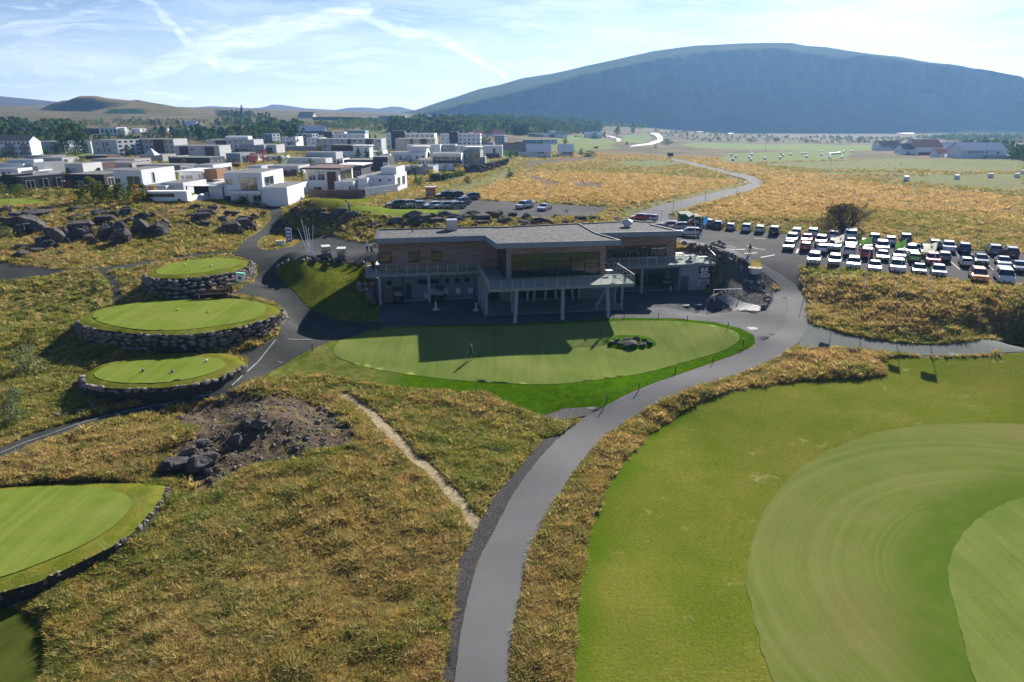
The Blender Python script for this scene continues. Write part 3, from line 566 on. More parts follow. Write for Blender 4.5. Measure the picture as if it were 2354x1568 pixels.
GRNS = [([(1561,331),(1640,329),(1737,332),(1900,333),(1925,334),(2040,334),(2044,345),(1911,347.5),(1737,343.5),(1600,340)], .95, 4, .2), ([(1654,368.5),(1670,353),(1723,351.5),(1844,347.5),(1959,347.5),(1953,358),(1940,364),(1884,368.5),(1723,374)], .8, 2, .2),
 ([(1740,376),(1911,371),(2044,364),(2272,369),(2353,372),(2353,391),(2205,398),(2100,391),(1900,392),(1850,386)], .6, 3, .5), ([(1870,396),(2200,403),(2018,405),(1900,402)], .55, 2, .5), ([(2039,409),(2232,402),(2353,398),(2353,438),(2232,428),(2098,417)], .7, 2, .3),
 ([(1410,378),(1430,370),(1500,368),(1560,372),(1580,378),(1500,385)], .65, 4, 1), ([(1265,316),(1330,310),(1400,320),(1420,330),(1380,336),(1290,336)], .8, 4, .3), ([(1430,310),(1490,308),(1500,320),(1470,330),(1430,327)], .9, 3, .3), ([(1240,332),(1400,332),(1420,341),(1300,348),(1240,350)], .8, 3, .3),
 ([(1420,495),(1450,478),(1560,455),(1690,425),(1715,415),(1725,425),(1640,446),(1540,468),(1440,500)], .6, 1.5, .7), ([(1000,445),(1150,395),(1180,385),(1190,400),(1150,420),(1020,470),(960,470)], .55, 3, .8), ([(1600,545),(1840,545),(2000,560),(1990,540),(1850,520),(1650,520)], .35, 3, 1), ([(1825,615),(1900,615),(1980,625),(1990,640),(1850,640)], .5, 1.5, .7),
 ([(1950,790),(2000,775),(2100,770),(2190,785),(2150,795),(2050,795)], .75, 1, .8), ([(1000,540),(1015,560),(1060,530)], 0, 1, 1), ([(600,862),(780,865),(900,890),(850,905),(700,905),(620,880)], .45, 1.5, .8), ([(1240,965),(1290,950),(1330,970),(1300,1000),(1230,1090),(1180,1150),(1190,1090),(1240,1010)], .45, 1.2, .9),
 ([(1225,1200),(1300,1060),(1400,980),(1380,1010),(1290,1150),(1240,1290)], .4, .8, .9), ([(380,1130),(500,1130),(560,1200),(450,1230),(350,1200)], .4, 2, 1), ([(80,330),(200,345),(420,330),(440,345),(200,370),(80,360)], .8, 5, .3), ([(1010,345),(1120,345),(1130,400),(1000,380)], .8, 4, .4), ([(820,300),(960,300),(1000,340),(830,345)], .5, 8, .5),
 ([(0,640),(230,640),(250,800),(200,950),(0,1000)], .5, 4, 1.3),([(1100,960),(1180,960),(1230,1000),(1150,1120),(1100,1180),(950,1040),(880,950)], .4, 3, 1.5),([(330,1250),(500,1200),(620,1300),(560,1450),(380,1400)],.4,4,1.6), ([(845,320),(905,320),(910,345),(850,345)], .9, 3, .3)]
for p_, v_, f_, r_ in GRNS: paint(grnv, p_, v_, f_, r_)
rough = sstep(-inside, .05, .9) * (1 - sstep(RF, 150, 420)) 
bump_ = (vnoise(TX, TY, 1.7, 4) - .42) * .55 + (vnoise(TX, TY, 7, 2) - .5) * .5
bump_ = np.maximum(bump_, -.2) + soilv * (vnoise(TX, TY, .9, 3) - .5) * .5 * (RF < 90)
TZ = TZ + rough * bump_ * (1 - grnv * .5) * np.where(TY > 95, .65, 1)
# low ridges, ditches and hummocks of the far plain
TZ += sstep(RF, 160, 300) * (1 - sstep(RF, 900, 1500)) * (vnoise(TX, TY, 26, 3) - .5) * 1.6 * (1 - grnv)
TZ -= np.where(inside > tol, np.clip(.12 + RF * .0006, .12, .6), 0) * sstep(inside, tol, tol * 1.8)
farv = sstep(RF, 260, 480)
nA, nR_ = len(ang), len(rad)
ii = np.arange((nR_ - 1) * nA).reshape(nR_ - 1, nA)[:, :-1].ravel()
FF = np.column_stack((ii, ii + nA, ii + nA + 1, ii + 1))
# cut the ground away where the lower storey of the clubhouse stands
bcut = [B2(1.2, 3.4), B2(14.9, 3.4), B2(17, .9), B2(30, .9), B2(33.5, 6.5), B2(44.6, 6.5), B2(44.6, 16.5), B2(1.2, 16.5)]
ctr_x = TX[FF].mean(1); ctr_y = TY[FF].mean(1); FF = FF[~inpoly(ctr_x, ctr_y, bcut)]
me = bpy.data.meshes.new('ground'); me.vertices.add(len(TX)); me.vertices.foreach_set('co', np.column_stack((TX, TY, TZ)).ravel())
me.loops.add(FF.size); me.loops.foreach_set('vertex_index', FF.ravel()[::1]); me.polygons.add(len(FF)); me.polygons.foreach_set('loop_start', np.arange(0, FF.size, 4)); me.polygons.foreach_set('loop_total', np.full(len(FF), 4))
me.update(calc_edges=True); me.validate()
me.polygons.foreach_set('use_smooth', [True] * len(me.polygons))
for an, ar in (('soil', soilv), ('dry', dryv), ('grn', grnv), ('far', farv)):
    at = me.attributes.new(an, 'FLOAT', 'POINT'); at.data.foreach_set('value', ar.astype(np.float32))
me.materials.append(M_TERR)
if me.polygons[0].normal.z < 0: me.flip_normals()
tag(inst('ground', me), kind='structure')
# ------------------------------------------------ mountains
def f_mount(gentle_col, shade, pat):  # by slope: grass colours on gentle ground, rock colours on steep faces
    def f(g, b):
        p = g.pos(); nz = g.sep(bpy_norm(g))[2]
        c = g.mix(g.mr(g.noise(p, .012, 6, .68), .38, .62), gentle_col, pat)
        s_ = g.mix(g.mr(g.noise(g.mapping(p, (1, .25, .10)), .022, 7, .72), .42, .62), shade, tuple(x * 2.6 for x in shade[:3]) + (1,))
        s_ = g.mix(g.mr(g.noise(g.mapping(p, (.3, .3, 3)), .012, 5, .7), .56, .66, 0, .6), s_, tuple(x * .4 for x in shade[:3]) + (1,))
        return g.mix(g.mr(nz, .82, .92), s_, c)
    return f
def bpy_norm(g): return g.t.nodes.new('ShaderNodeNewGeometry').outputs['True Normal']
def ridge(name, crest, prof, m, nu=220, seed=0, amp=1.0):
    """crest: list of (px, py, crest distance) ; prof(k, X, Y, Z, u) -> rows of (back offset, z)"""
    P = [unY(*c) for c in crest]; X = np.array([p[0] for p in P]); Y = np.array([p[1] for p in P]); Z = np.array([p[2] for p in P])
    L = np.concatenate(([0], np.cumsum(np.hypot(np.diff(X), np.diff(Z) * 2)))); q = np.linspace(0, L[-1], nu)
    X, Y, Z = np.interp(q, L, X), np.interp(q, L, Y), np.interp(q, L, Z)
    rows = prof(X, Y, Z, q / L[-1]); m_ = len(rows)
    V = np.concatenate([np.column_stack(r) for r in rows]); n = nu
    F = [(k * n + i, k * n + i + 1, (k + 1) * n + i + 1, (k + 1) * n + i) for k in range(m_ - 1) for i in range(n - 1)]
    me = bpy.data.meshes.new(name); me.from_pydata(V.tolist(), [], F); me.materials.append(m)
    me.polygons.foreach_set('use_smooth', [True] * len(F)); me.update()
    if me.polygons[len(F) // 2].normal.z < 0: me.flip_normals()
    return tag(inst(name, me), kind='structure')
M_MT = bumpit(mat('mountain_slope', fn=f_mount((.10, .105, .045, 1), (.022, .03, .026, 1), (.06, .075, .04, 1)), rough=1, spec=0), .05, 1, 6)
def mtprof(X, Y, Z, u):
    rows = []
    zf = -12.0
    def seg(x, ya, za, yb, zb, n, amp, sc, skip=False):
        for k in range(n + (0 if skip else 1)):
            t = k / n; y = ya + (yb - ya) * t; z = za + (zb - za) * t; w = math.sin(math.pi * t) if True else 1
            nn = (vnoise(x, y, sc, 4) - .5) * 2 * amp * (w * .8 + .2) ; rows.append((x, y - nn * .6, z + nn * .35))
    cliff = np.interp(X, CLX, CLZ)                      # height of the cliff edge along the mountain
    cliff = np.minimum(cliff, Z - 3)
    edge_y = 1500 + (cliff - zf) / math.tan(R(33)) + (vnoise(X, X * 0, 160, 4) - .5) * 60 * np.clip((cliff - zf) / 150, 0, 1)
    # back side, crest, plateau, cliff, scree, foot
    seg(X, Y + 900, Z * 0 - 20, Y, Z, 5, 0, 90, True)
    seg(X, Y, Z, edge_y, cliff, 14, 9, 60, True)
    ky = 1500 + (edge_y - 1500) * .70; kz = zf + (cliff - zf) * .52
    n0 = len(rows)
    for k in range(14):
        t = k / 14; y = edge_y + (ky - edge_y) * t ** .8; z = cliff + (kz - cliff) * t
        rib = (vnoise(X, X * 0 + 3, 34, 4) - .5) * 62 * math.sin(math.pi * min(1, t * 1.2 + .15)) * np.clip((cliff - zf) / 170, .1, 1)
        rows.append((X, y - rib, z + (vnoise(X, X * 0 + z, 22, 3) - .5) * 9))
    for k in range(13):
        t = k / 12; y = ky + (1500 - 60 * t - ky) * t; z = kz + (zf - 6 - kz) * (1 - (1 - t) ** 1.25)
        rib = (vnoise(X + y * .15, X * 0 + 3, 55, 3) - .5) * 44 * (1 - t)
        rows.append((X, y - rib, z))
    return rows
_cl = [unY(*p) for p in [(600,262,1560),(930,272,1560),(1050,245,1600),(1130,226,1640),(1250,197,1690),(1400,160,1740),(1500,140,1770),(1600,124,1780),(1700,113,1790),(1760,112,1800),(1830,120,1800),(1862,128,1790),(1900,134,1780),(1960,132,1790),(2050,141,1790),(2150,153,1780),(2250,166,1760),(2310,182,1740),(2345,215,1700),(2420,262,1600),(3200,270,1560)]]
CLX = [p[0] for p in _cl]; CLZ = [p[2] for p in _cl]
ridge('mountain', [(560,285,2300),(760,275,2250),(930,262,2150),(1000,238,2100),(1050,222,2080),(1100,205,2060),(1150,195,2050),(1200,180,2040),(1260,171,2040),(1300,163,2030),(1350,151,2020),(1400,140,2020),(1450,129,2010),(1500,118,2010),(1550,111,2010),(1600,105,2000),(1660,102,2000),(1700,100,2000),(1780,98.5,2000),(1820,99,2000),(1850,105,2000),(1900,109,1990),(1950,117,1980),(2000,124,1970),(2050,129,1960),(2100,140,1950),(2160,147,1940),(2200,158,1930),(2230,164,1910),(2262,173,1890),(2280,186,1880),(2292,204,1870),(2320,210,1880),(2450,232,1900),(2650,250,1900),(3000,262,1900)], mtprof, M_MT, 420)
def softprof(foot_y, foot_z, amp, sc, back=500, pw=1.6):
    def f(X, Y, Z, u):
        rows = [(X, Y + back, Z * 0 - 10), (X, Y + back * .5, Z * .6)]
        for k in range(27):
            t = k / 26; y = Y + (foot_y - Y) * t; z = foot_z + (Z - foot_z) * (1 - t) ** pw
            rows.append((X, y, z + (vnoise(X, y, sc, 4) - .5) * amp * math.sin(math.pi * min(t * 1.1, 1))))
        return rows
    return f
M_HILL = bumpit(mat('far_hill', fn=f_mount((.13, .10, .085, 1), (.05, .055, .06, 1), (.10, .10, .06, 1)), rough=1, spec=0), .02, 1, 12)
ridge('far_ridge', [(380,262,3300),(430,249,3300),(480,244,3300),(540,247,3300),(580,249,3250),(618,247,3200),(624,240,3200),(645,241,3200),(680,246,3200),(700,249,3200),(770,253,3200),(800,248,3200),(828,247,3200),(850,248,3200),(870,250,3200),(900,245,3200),(920,246,3200),(945,252,3200),(1000,262,3200)], softprof(2500, 15, 30, 120), M_HILL, 260)
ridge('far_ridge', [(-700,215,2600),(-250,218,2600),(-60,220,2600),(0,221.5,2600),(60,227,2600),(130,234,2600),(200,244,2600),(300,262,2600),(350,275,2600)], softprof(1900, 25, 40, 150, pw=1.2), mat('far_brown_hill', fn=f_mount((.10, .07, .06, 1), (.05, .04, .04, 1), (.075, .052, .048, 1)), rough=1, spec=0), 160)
def f_hill(g, b):
    p = g.pos(); nz = g.sep(bpy_norm(g))[2]
    c = g.mix(g.mr(g.noise(p, .012, 6, .65), .4, .6), (.23, .17, .075, 1), (.12, .11, .04, 1))
    c = g.mix(g.attr('bush'), c, (.02, .045, .016, 1))
    c = g.mix(g.mr(g.noise(p, .05, 5, .75), .62, .70), c, (.04, .055, .025, 1))
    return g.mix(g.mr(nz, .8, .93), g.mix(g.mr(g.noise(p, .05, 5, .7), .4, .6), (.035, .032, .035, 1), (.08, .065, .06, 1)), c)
M_HL = bumpit(mat('near_hill', fn=f_hill, rough=1, spec=0), .09, 1, 3)
def hillprof(X, Y, Z, u):
    rows = [(X, Y + 260, Z * 0 - 4), (X, Y + 120, Z * .55)]
    cl = np.interp(X, HX, HC)                    # share of the height taken by the cliff under the crest
    for k in range(34):
        t = k / 33; ts = t - .04 * 0
        y = Y + (900 - Y) * t
        sm = (1 - t) ** 1.5
        ck = 1 - cl * sstep(np.array([t]), .05, .2)[0]
        z = 15 + (Z - 15) * sm * ck + (vnoise(X, y, 30, 4) - .5) * 4.5 * math.sin(math.pi * min(1, t + .08))
        rows.append((X, y, z))
    return rows
_h = [(20,278,0),(90,255,.2),(125,240,.35),(150,230,.5),(180,222,.58),(215,222,.55),(250,228,.45),(300,235,.15),(340,239,0),(600,262,0)]
HX = [unY(a, b, 1150)[0] for a, b, c in _h]; HC = [c for a, b, c in _h]
ho = ridge('hill', [(-40,288,1100),(20,280,1120),(60,268,1130),(90,257,1150),(105,250,1150),(118,242,1150),(130,236,1150),(145,231,1150),(160,230.5,1150),(172,225,1150),(182,221,1150),(195,220.5,1150),(222,221,1150),(240,225,1150),(262,228,1150),(300,231,1150),(316,230,1150),(345,236,1150),(378,241,1150),(410,247,1150),(445,255,1150),(480,262,1150),(520,268,1150),(600,277,1130),(700,284,1100)], hillprof, M_HL, 260)
me = ho.data; co = np.zeros(len(me.vertices) * 3); me.vertices.foreach_get('co', co); co = co.reshape(-1, 3)
bp = [unY(*q) for q in [(225,269,1010),(255,252,1080),(330,245,1090),(338,250,1060),(300,262,1010),(240,274,985)]]
at = me.attributes.new('bush', 'FLOAT', 'POINT'); at.data.foreach_set('value', sstep(sdist(co[:, 0], co[:, 1], [p[:2] for p in bp], 30) + (vnoise(co[:, 0], co[:, 1], 12, 3) - .5) * 16, -4, 4).astype(np.float32))
# ------------------------------------------------ haze
hz = MB(); hz.box(-4500, 4500, -60, 4400, -45, 232)
hm = bpy.data.materials.new('haze_air'); hm.use_nodes = True; t = hm.node_tree; t.nodes.clear()
pv = t.nodes.new('ShaderNodeVolumePrincipled'); pv.inputs['Color'].default_value = (.27, .53, .95, 1); pv.inputs["Density"].default_value = .00014; pv.inputs["Anisotropy"].default_value = .35
ou = t.nodes.new('ShaderNodeOutputMaterial'); t.links.new(pv.outputs[0], ou.inputs['Volume'])
hz.build('haze', hm, kind='stuff')
z1 = lambda x, y: (827.3 + x * .1722, 494 + y * .1722)
z2 = lambda x, y: (1172 + x * .1722, 494 + y * .1722)
z3 = lambda x, y: (1516.6 + x * .1952, 471 + y * .1952)
# ------------------------------------------------ raised tees with boulder walls
M_STONE = mat('basalt_boulder', fn=lambda g, b: g.mix(g.mr(g.noise(g.pos(), 3.5, 5, .7), .62, .7, 0, .6), g.mix(g.mr(g.noise(g.pos(), .8, 5, .65), .35, .65), (.115, .105, .10, 1), (.26, .22, .195, 1)), (.33, .33, .32, 1)), rough=.95, bump=.8, bscale=5, spec=.2)
M_LAVA = mat('lava_rock', fn=lambda g, b: g.mix(g.mr(g.noise(g.pos(), 2.5, 6, .75), .6, .68, 0, .7), g.mix(g.mr(g.noise(g.pos(), .45, 6, .7), .35, .65), (.045, .041, .042, 1), (.15, .133, .122, 1)), (.30, .31, .32, 1)), rough=1, bump=1, bscale=3, spec=.1)
M_EARTH = mat('dark_earth', (.03, .028, .024), var=.4, vscale=3, rough=1)
PLAT = []
def Pz(pts, z): return [un(x, y, z)[:2] for x, y in pts]
def wall_stones(mb, top, bot, zt, zb_off, rows, step=.8, sz=(.5, .36, .36)):
    """courses of stones between the rim curve (at zt) and the foot curve on the ground"""
    T = np.array(resample(top, .4, False)); B_ = np.array(resample(bot, .4, False)); n = max(len(T), len(B_))
    lt = np.linspace(0, 1, len(T)); lb = np.linspace(0, 1, len(B_)); q = np.linspace(0, 1, n)
    T = np.column_stack([np.interp(q, lt, T[:, i]) for i in (0, 1)]); B_ = np.column_stack([np.interp(q, lb, B_[:, i]) for i in (0, 1)])
    zb = hgt(B_[:, 0], B_[:, 1]) + zb_off; L = np.concatenate(([0], np.cumsum(np.hypot(*np.diff(T, axis=0).T))))
    V = [(p[0], p[1], zt - .12) for p in T] + [(p[0], p[1], z - .3) for p, z in zip(B_, zb)]
    mb.add(V, [(i, n + i, n + i + 1, i + 1) for i in range(n - 1)], 1)
    for r_ in range(rows):
        k = (r_ + .5) / rows; s = rnd.uniform(0, step)
        while s < L[-1]:
            i = int(np.searchsorted(L, s)); i = min(i, n - 1); j = min(i + 2, n - 1); i0 = max(0, j - 3)
            h = zt - zb[i]; kk = k + rnd.uniform(-.07, .07)
            x, y = T[i] * (1 - kk) + B_[i] * kk; z = zt - .12 - h * kk
            tx, ty = T[j] - T[i0]; rz = math.atan2(ty, tx); w_ = rnd.uniform(.7, 1.25); hh = max(.2, h / rows * .60)
            mb.rock((x, y, z), (sz[0] * w_, sz[1], hh * rnd.uniform(.85, 1.15)), rz=rz); s += step * w_ * rnd.uniform(.9, 1.1)
def tee(rim, inner, wtop, wbot, zt, label, rows, sz=(.5, .36, .36), step=.8):
    rp = smooth_poly(Pz(rim, zt), 1); ip = smooth_poly(Pz(inner, zt), 1); PLAT.append(rp)
    edge = lambda x, y: zt - .22 * (1 - sstep(sdist(x, y, rp, 2), 0, .9)) + (vnoise(x, y, .8, 3) - .5) * .12 * (1 - sstep(sdist(x, y, rp, 3), .4, 1.6))
    sheet('teeing_ground', rp, M_RIM, 0, .45, zf=edge, sink=False); sheet('teeing_ground', ip, M_TEE, .045, .6, zf=lambda x, y: x * 0 + zt, sink=False)
    mb = MB(); mb.prism(rp, zt - 4.5, zt - .25); mb.build('earth_fill', M_EARTH, kind='structure')
    mb = MB(); wall_stones(mb, Pz(wtop, zt), GP(wbot), zt, 0, rows, step, sz); return mb.build('boulder_wall', [M_STONE, M_EARTH], label=label, cat='stone wall', group='boulder walls round the tees')
tee([(331,633),(335,628),(351,619.5),(376.5,606.6),(423,597.7),(474,590),(512.5,589),(551,592),(574,600),(575,606),(569,611),(538,622.5),(500,630),(448,635.5),(397,639),(358.6,638)],
    [(355,626),(371,612),(410,601.5),(474,594),(525,592.5),(553.5,597),(556,606),(525,618),(474,627),(410,633),(366,632)],
    [(332,629),(333,634),(345,637),(358.6,638),(397,639),(448,635.5),(500,630),(538,622.5),(569,611),(577,603),(574,599)], [(327,650),(329,664),(340,675),(358.6,683.6),(390,686),(423,684),(500,676),(545,662),(570,648),(585,632),(584,606)], 4.9, 'tall curved boulder wall below the uppermost round tee', 5)
tee([(178,737),(186,728),(194.4,721),(225,705.4),(279,697),(330,690),(371,685),(440,682),(500,680),(551,684),(602,692),(633,702),(646,711),(645,717),(635.6,723),(602,736),(551,749),(474,763),(423,768),(338,767),(269,760.5),(217.5,754),(192,747)],
    [(210,728.5),(225,715.7),(258.5,705.4),(346,695),(474,687.4),(564,687.4),(602,697),(615,710.5),(602,728.5),(551,742.6),(474,754),(397,761),(320,759),(256,749),(222.6,738.7)],
    [(180,731),(177,738),(192,747),(217.5,754),(269,760.5),(338,767),(423,768),(474,763),(551,749),(602,736),(635.6,723),(648,716),(648,709)], [(172,745),(176,762),(202,785),(238,804),(294,809),(371,812),(435.5,812),(500,804),(551,794),(602,777),(641,755),(659,738),(657,722)], 2.7, 'long curved boulder wall below the middle and largest tee', 5)
tee([(187,869),(189,862),(197,854),(225,836),(258.5,826),(346,810),(420,806),(480,806),(525,808),(551,820),(567,830),(561,839),(525,857),(484,872),(435.5,882),(371,889),(294,891),(230,888),(197,881)],
    [(212,864),(225,851.6),(258.5,839),(320,828.5),(423,821),(500,823),(520,834),(515,846.5),(487,859),(435.5,872),(371,881),(294,882),(238,876)],
    [(189,862),(187,870),(197,881),(230,888),(294,891),(371,889),(435.5,882),(484,872),(525,857),(561,838)], [(184,868),(186,885),(205,905),(248,914),(302,917),(371,911),(435.5,901),(487,888),(527,870),(562,842)], .85, 'low boulder wall below the lowest of the three tees', 3)
rim4 = [(-200,1150),(-60,1120),(0,1114),(112,1104),(243,1101),(315,1104),(362,1107),(384,1113),(378,1135),(360,1160),(315,1214),(270,1246),(180,1290),(90,1333),(0,1358),(-100,1385),(-220,1400)]
tee(rim4, [(-220,1200),(-100,1145),(0,1130),(90,1120),(180,1117),(252,1124),(293,1138),(307,1159),(288,1186),(248,1222),(180,1260),(112,1288),(45,1314),(0,1328),(-80,1345),(-200,1350)],
    [(384,1113),(378,1135),(360,1160),(315,1214),(270,1246),(180,1290),(90,1333),(0,1358),(-100,1385)], [(390,1116),(384,1140),(366,1168),(320,1224),(274,1260),(184,1308),(92,1358),(0,1388),(-100,1415)], -1.15, 'low stone edging round the tee at the left edge of the picture', 2, (.26, .2, .2), .5)
# keep the loose ground below the tee tops
for rp_, zt_p in zip(PLAT, (4.9, 2.7, .85, -1.15)):
    k_ = sdist(TX, TY, rp_, 2) > -.25; TZ[k_] = np.minimum(TZ[k_], zt_p - .5)
gme = bpy.data.objects['ground'].data; gme.vertices.foreach_set('co', np.column_stack((TX, TY, TZ)).ravel()); gme.update()
# tee markers
def marker(px, z, m, label, group): 
    x, y, _ = un(*px, z); mb = MB(); mb.blob((0, 0, .12), (.13, .13, .12), 2, jit=0); mb.tube((0, 0, -.06), (0, 0, .05), .03, n=6); o = mb.build('tee_marker', m); o.location = (x, y, z + .05); tag(o, label, 'tee marker', group)
for px, z, c, l in (((425,611), 4.9, 'W', 'left white ball marker on the uppermost tee'), ((486,613.5), 4.9, 'W', 'right white ball marker on the uppermost tee'), ((409,715), 2.7, 'Y', 'left yellow marker on the middle tee'), ((479,719), 2.7, 'Y', 'right yellow marker on the middle tee'), ((329,855), .85, 'B', 'left blue marker on the lowest tee'), ((396.5,857), .85, 'B', 'right blue marker on the lowest tee'), ((475,832), .85, 'W', 'white marker lying at the back of the lowest tee')):
    marker(px, z, {'W': mat('marker_white', (.8, .8, .8)), 'Y': mat('marker_yellow', (.75, .5, .02)), 'B': mat('marker_blue', (.03, .08, .35))}[c], l, 'tee markers')
# ------------------------------------------------ lava outcrops and loose boulders
zl = lambda x, y: (x * .1978, 436.6 + y * .1978); zr = lambda x, y: (402.1 + x * .1978, 436.6 + y * .1978); zc_ = lambda x, y: (827.3 + x * .1722, 494 + y * .1722); zt_ = lambda x, y: (574.5 + x / 4, 229.8 + y / 4); zt3 = lambda x, y: (1149 + x / 4, 229.8 + y / 4)
def outcrop(rocks, f, sc=.1978, seed=1):
    """rocks: (cx, cy, w, h) in enlarged-picture units; each becomes an angular block on the slope"""
    r = random.Random(seed); mb = MB()
    for cx, cy, w_, h_ in rocks:
        px, py = f(cx, cy + h_ * .42); x, y, z = G(px, py); d = math.hypot(x, y); k = sc * math.hypot(d, CAMH - z) / FD
        W_, H_ = w_ * k / 2, h_ * k / 2
        W_ *= 1.12; H_ *= 1.15; mb.rock((x, y + W_ * .3, z + H_ * .62), (W_ * 1.06, max(W_ * .8, H_), H_ * 1.12), r, lib=BIGROCKS, rz=r.uniform(-.3, .3))
        for _ in range(3):
            a = r.uniform(-1, 1); s = r.uniform(.25, .5); mb.rock((x + a * W_, y + r.uniform(-.4, .6) * W_, z + H_ * s * .6), (W_ * s, W_ * s * .8, H_ * s * 1.1), r)
    return mb.build('rock_outcrop', M_LAVA, kind='structure')
outcrop([(230,360,320,120),(400,280,240,70),(220,290,170,60),(50,240,140,60),(500,215,140,40),(320,225,120,40),(230,465,110,90),(430,430,170,150),(300,440,80,90),(620,480,160,90),(700,500,120,110),(80,350,160,60)], zl, seed=2)
outcrop([(620,570,210,170),(480,600,130,120),(540,650,200,90),(420,705,120,50),(230,750,150,80),(230,660,140,60),(695,745,90,45),(120,700,40,30),(640,660,110,50)], zl, seed=3)
outcrop([(890,430,260,120),(880,530,240,130),(990,500,120,150),(1200,500,130,150),(1180,350,220,90),(1290,360,90,70),(1110,270,180,70),(1290,280,120,45),(880,220,120,45),(850,320,150,45)], zl, seed=4)
outcrop([(1370,470,160,170),(1400,560,170,190),(1610,450,180,160),(1830,450,240,170),(1900,400,120,100),(1510,350,100,80),(1630,320,180,80),(1740,300,120,60),(1470,265,140,70),(1470,205,90,40),(1390,380,90,50),(1080,620,110,60),(1300,430,80,90)], zl, seed=5)
outcrop([(290,310,180,90),(170,300,90,50),(430,290,90,60),(330,245,170,60),(560,340,110,70),(660,270,150,60),(620,440,220,140),(760,400,180,150),(830,350,160,120),(900,420,90,110),(910,310,110,60),(230,200,130,50),(420,205,130,50),(550,205,60,30),(350,390,110,80),(1000,225,90,30),(1030,280,60,60),(820,225,50,30)], zr, seed=6)
outcrop([(1400,240,130,60),(1480,290,180,110),(1590,290,160,120),(1680,250,160,90),(1760,300,170,110),(1850,290,150,120),(1930,250,130,90),(2010,310,170,110),(2080,270,110,70),(1350,210,80,40),(1280,385,60,30),(1315,412,50,30),(2250,275,70,40)], zr, seed=7)
outcrop([(500,80,220,90),(720,50,180,110),(940,30,160,100),(590,130,120,60),(840,100,160,90),(1060,40,130,80),(1230,20,140,70),(1400,20,150,80),(1620,100,180,80),(1560,140,120,50),(300,40,110,60),(60,50,120,60),(200,130,150,50),(260,160,120,60),(1900,80,200,80),(2230,90,180,70),(1000,80,120,60),(2200,30,120,50),(1650,20,170,50)], zc_, .1722, seed=8)
outcrop([(1500,1060,180,70),(1590,1090,150,90),(1790,1040,160,70),(1870,1080,150,80),(2030,1050,150,60),(2110,1085,190,80),(2260,1050,170,70),(1690,1110,160,60),(1930,1100,120,60)], zt_, .25, seed=9)
outcrop([(130,1050,90,40),(240,1070,100,45),(380,1100,240,55),(60,1110,130,60),(240,1120,160,50),(530,1065,60,35),(730,1085,120,45),(845,1085,80,45),(915,1090,60,45),(600,1120,80,40),(1060,1100,130,35),(690,1110,60,30)], zt3, .25, seed=10)
# knoll rocks in the middle foreground
kn = lambda x, y: (x * .4502, 861.7 + y * .4502)
outcrop([(900,460,110,70),(1000,460,130,90),(840,480,70,60),(960,400,90,50),(1080,430,90,50),(1040,350,70,30)], kn, .4502, seed=11)
outcrop([(160,255,110,40),(110,240,50,60),(60,330,60,50)], lambda x, y: (517 + x * .4502, 861.7 + y * .4502), .4502, seed=12)
isl = MB()
for a in [(1405,787,15,9),(1420,782,18,12),(1440,779,24,14),(1462,781,26,14),(1482,785,20,11),(1495,790,12,7),(1450,790,40,12),(1425,790,20,9),(1478,792,22,8)]:
    x, y, z = G(a[0], a[1] + a[3] * .5); k = 82 / FD; isl.rock((x, y, z + .3), (a[2] * k * .55, a[2] * k * .5, a[3] * k * .62), lib=BIGROCKS)
isl.build('rock_outcrop', M_LAVA, kind='structure')
def boulder(px, w_, label, group, z=None, m=M_STONE, h=.7):
    x, y, zz = G(*px) if z is None else un(*px, z); mb = MB(); mb.rock((0, 0, 0), (w_, w_ * .75, w_ * h), lib=ROCKS); o = mb.build('boulder', m); o.location = (x, y, zz + w_ * h * .55); return tag(o, label, 'boulder', group)
for p in [(215,460),(290,460),(335,487),(400,476),(470,487),(540,500),(590,515),(640,530),(690,550),(740,565),(790,582),(840,597),(870,620),(930,637),(960,650),(1000,667),(1030,682),(1060,707),(1092,732),(1060,760)]:
    boulder(z3(p[0], p[1] + 8), rnd.uniform(.3, .55), 'dark boulder in the row between the upper path and the gravel bank', 'boulders edging the upper path')
for p in [(640,462),(662,482),(700,492),(752,507),(690,447),(745,467),(610,470),(720,500)]: boulder(z3(p[0], p[1] + 8), rnd.uniform(.4, .7), 'rough boulder heaped between the upper path and the car park', 'boulder heap by the car park')
for p in [(530,537),(820,657),(690,612),(360,532)]: boulder(z3(p[0], p[1] + 8), rnd.uniform(.4, .6), 'single boulder lying on the dark gravel bank beside the terrace', 'boulders on the gravel bank')
for p in [(1170,1015),(1225,1040),(1258,1075),(1266,1112),(1262,1145),(1240,1195),(1215,1218),(1160,942),(1205,948),(1065,917),(1000,905),(1100,985)]:
    boulder(z3(p[0], p[1] + 6), rnd.uniform(.4, .65), 'boulder in the curved row along the foot of the gravel bank', 'boulders at the foot of the gravel bank')
for i, p in enumerate([(1310,825),(1395,825),(1255,865),(1205,905),(1490,825),(1530,800),(1580,820),(1640,822),(1740,835),(1850,842),(1950,848),(2060,850),(2185,845)]):
    boulder(zr(p[0], p[1] + 8), rnd.uniform(.35, .5), 'squared grey stone in the row below the parked golf buggies', 'stones along the top of the grass bank')
for p in [(200,1085),(245,1055),(250,1010),(330,1010),(190,1030),(165,1170)]: boulder((689.4 + p[0] * .244, 689.4 + p[1] * .244), rnd.uniform(.25, .4), 'light brown rock lying on the bare stony knoll', 'rocks on the stony knoll')
for p in [(400,190),(475,170),(300,215),(520,140)]: boulder((p[0] * .4502, 861.7 + p[1] * .4502), rnd.uniform(.3, .45), 'grey rock beside the cart road below the lowest tee', 'rocks by the cart road')
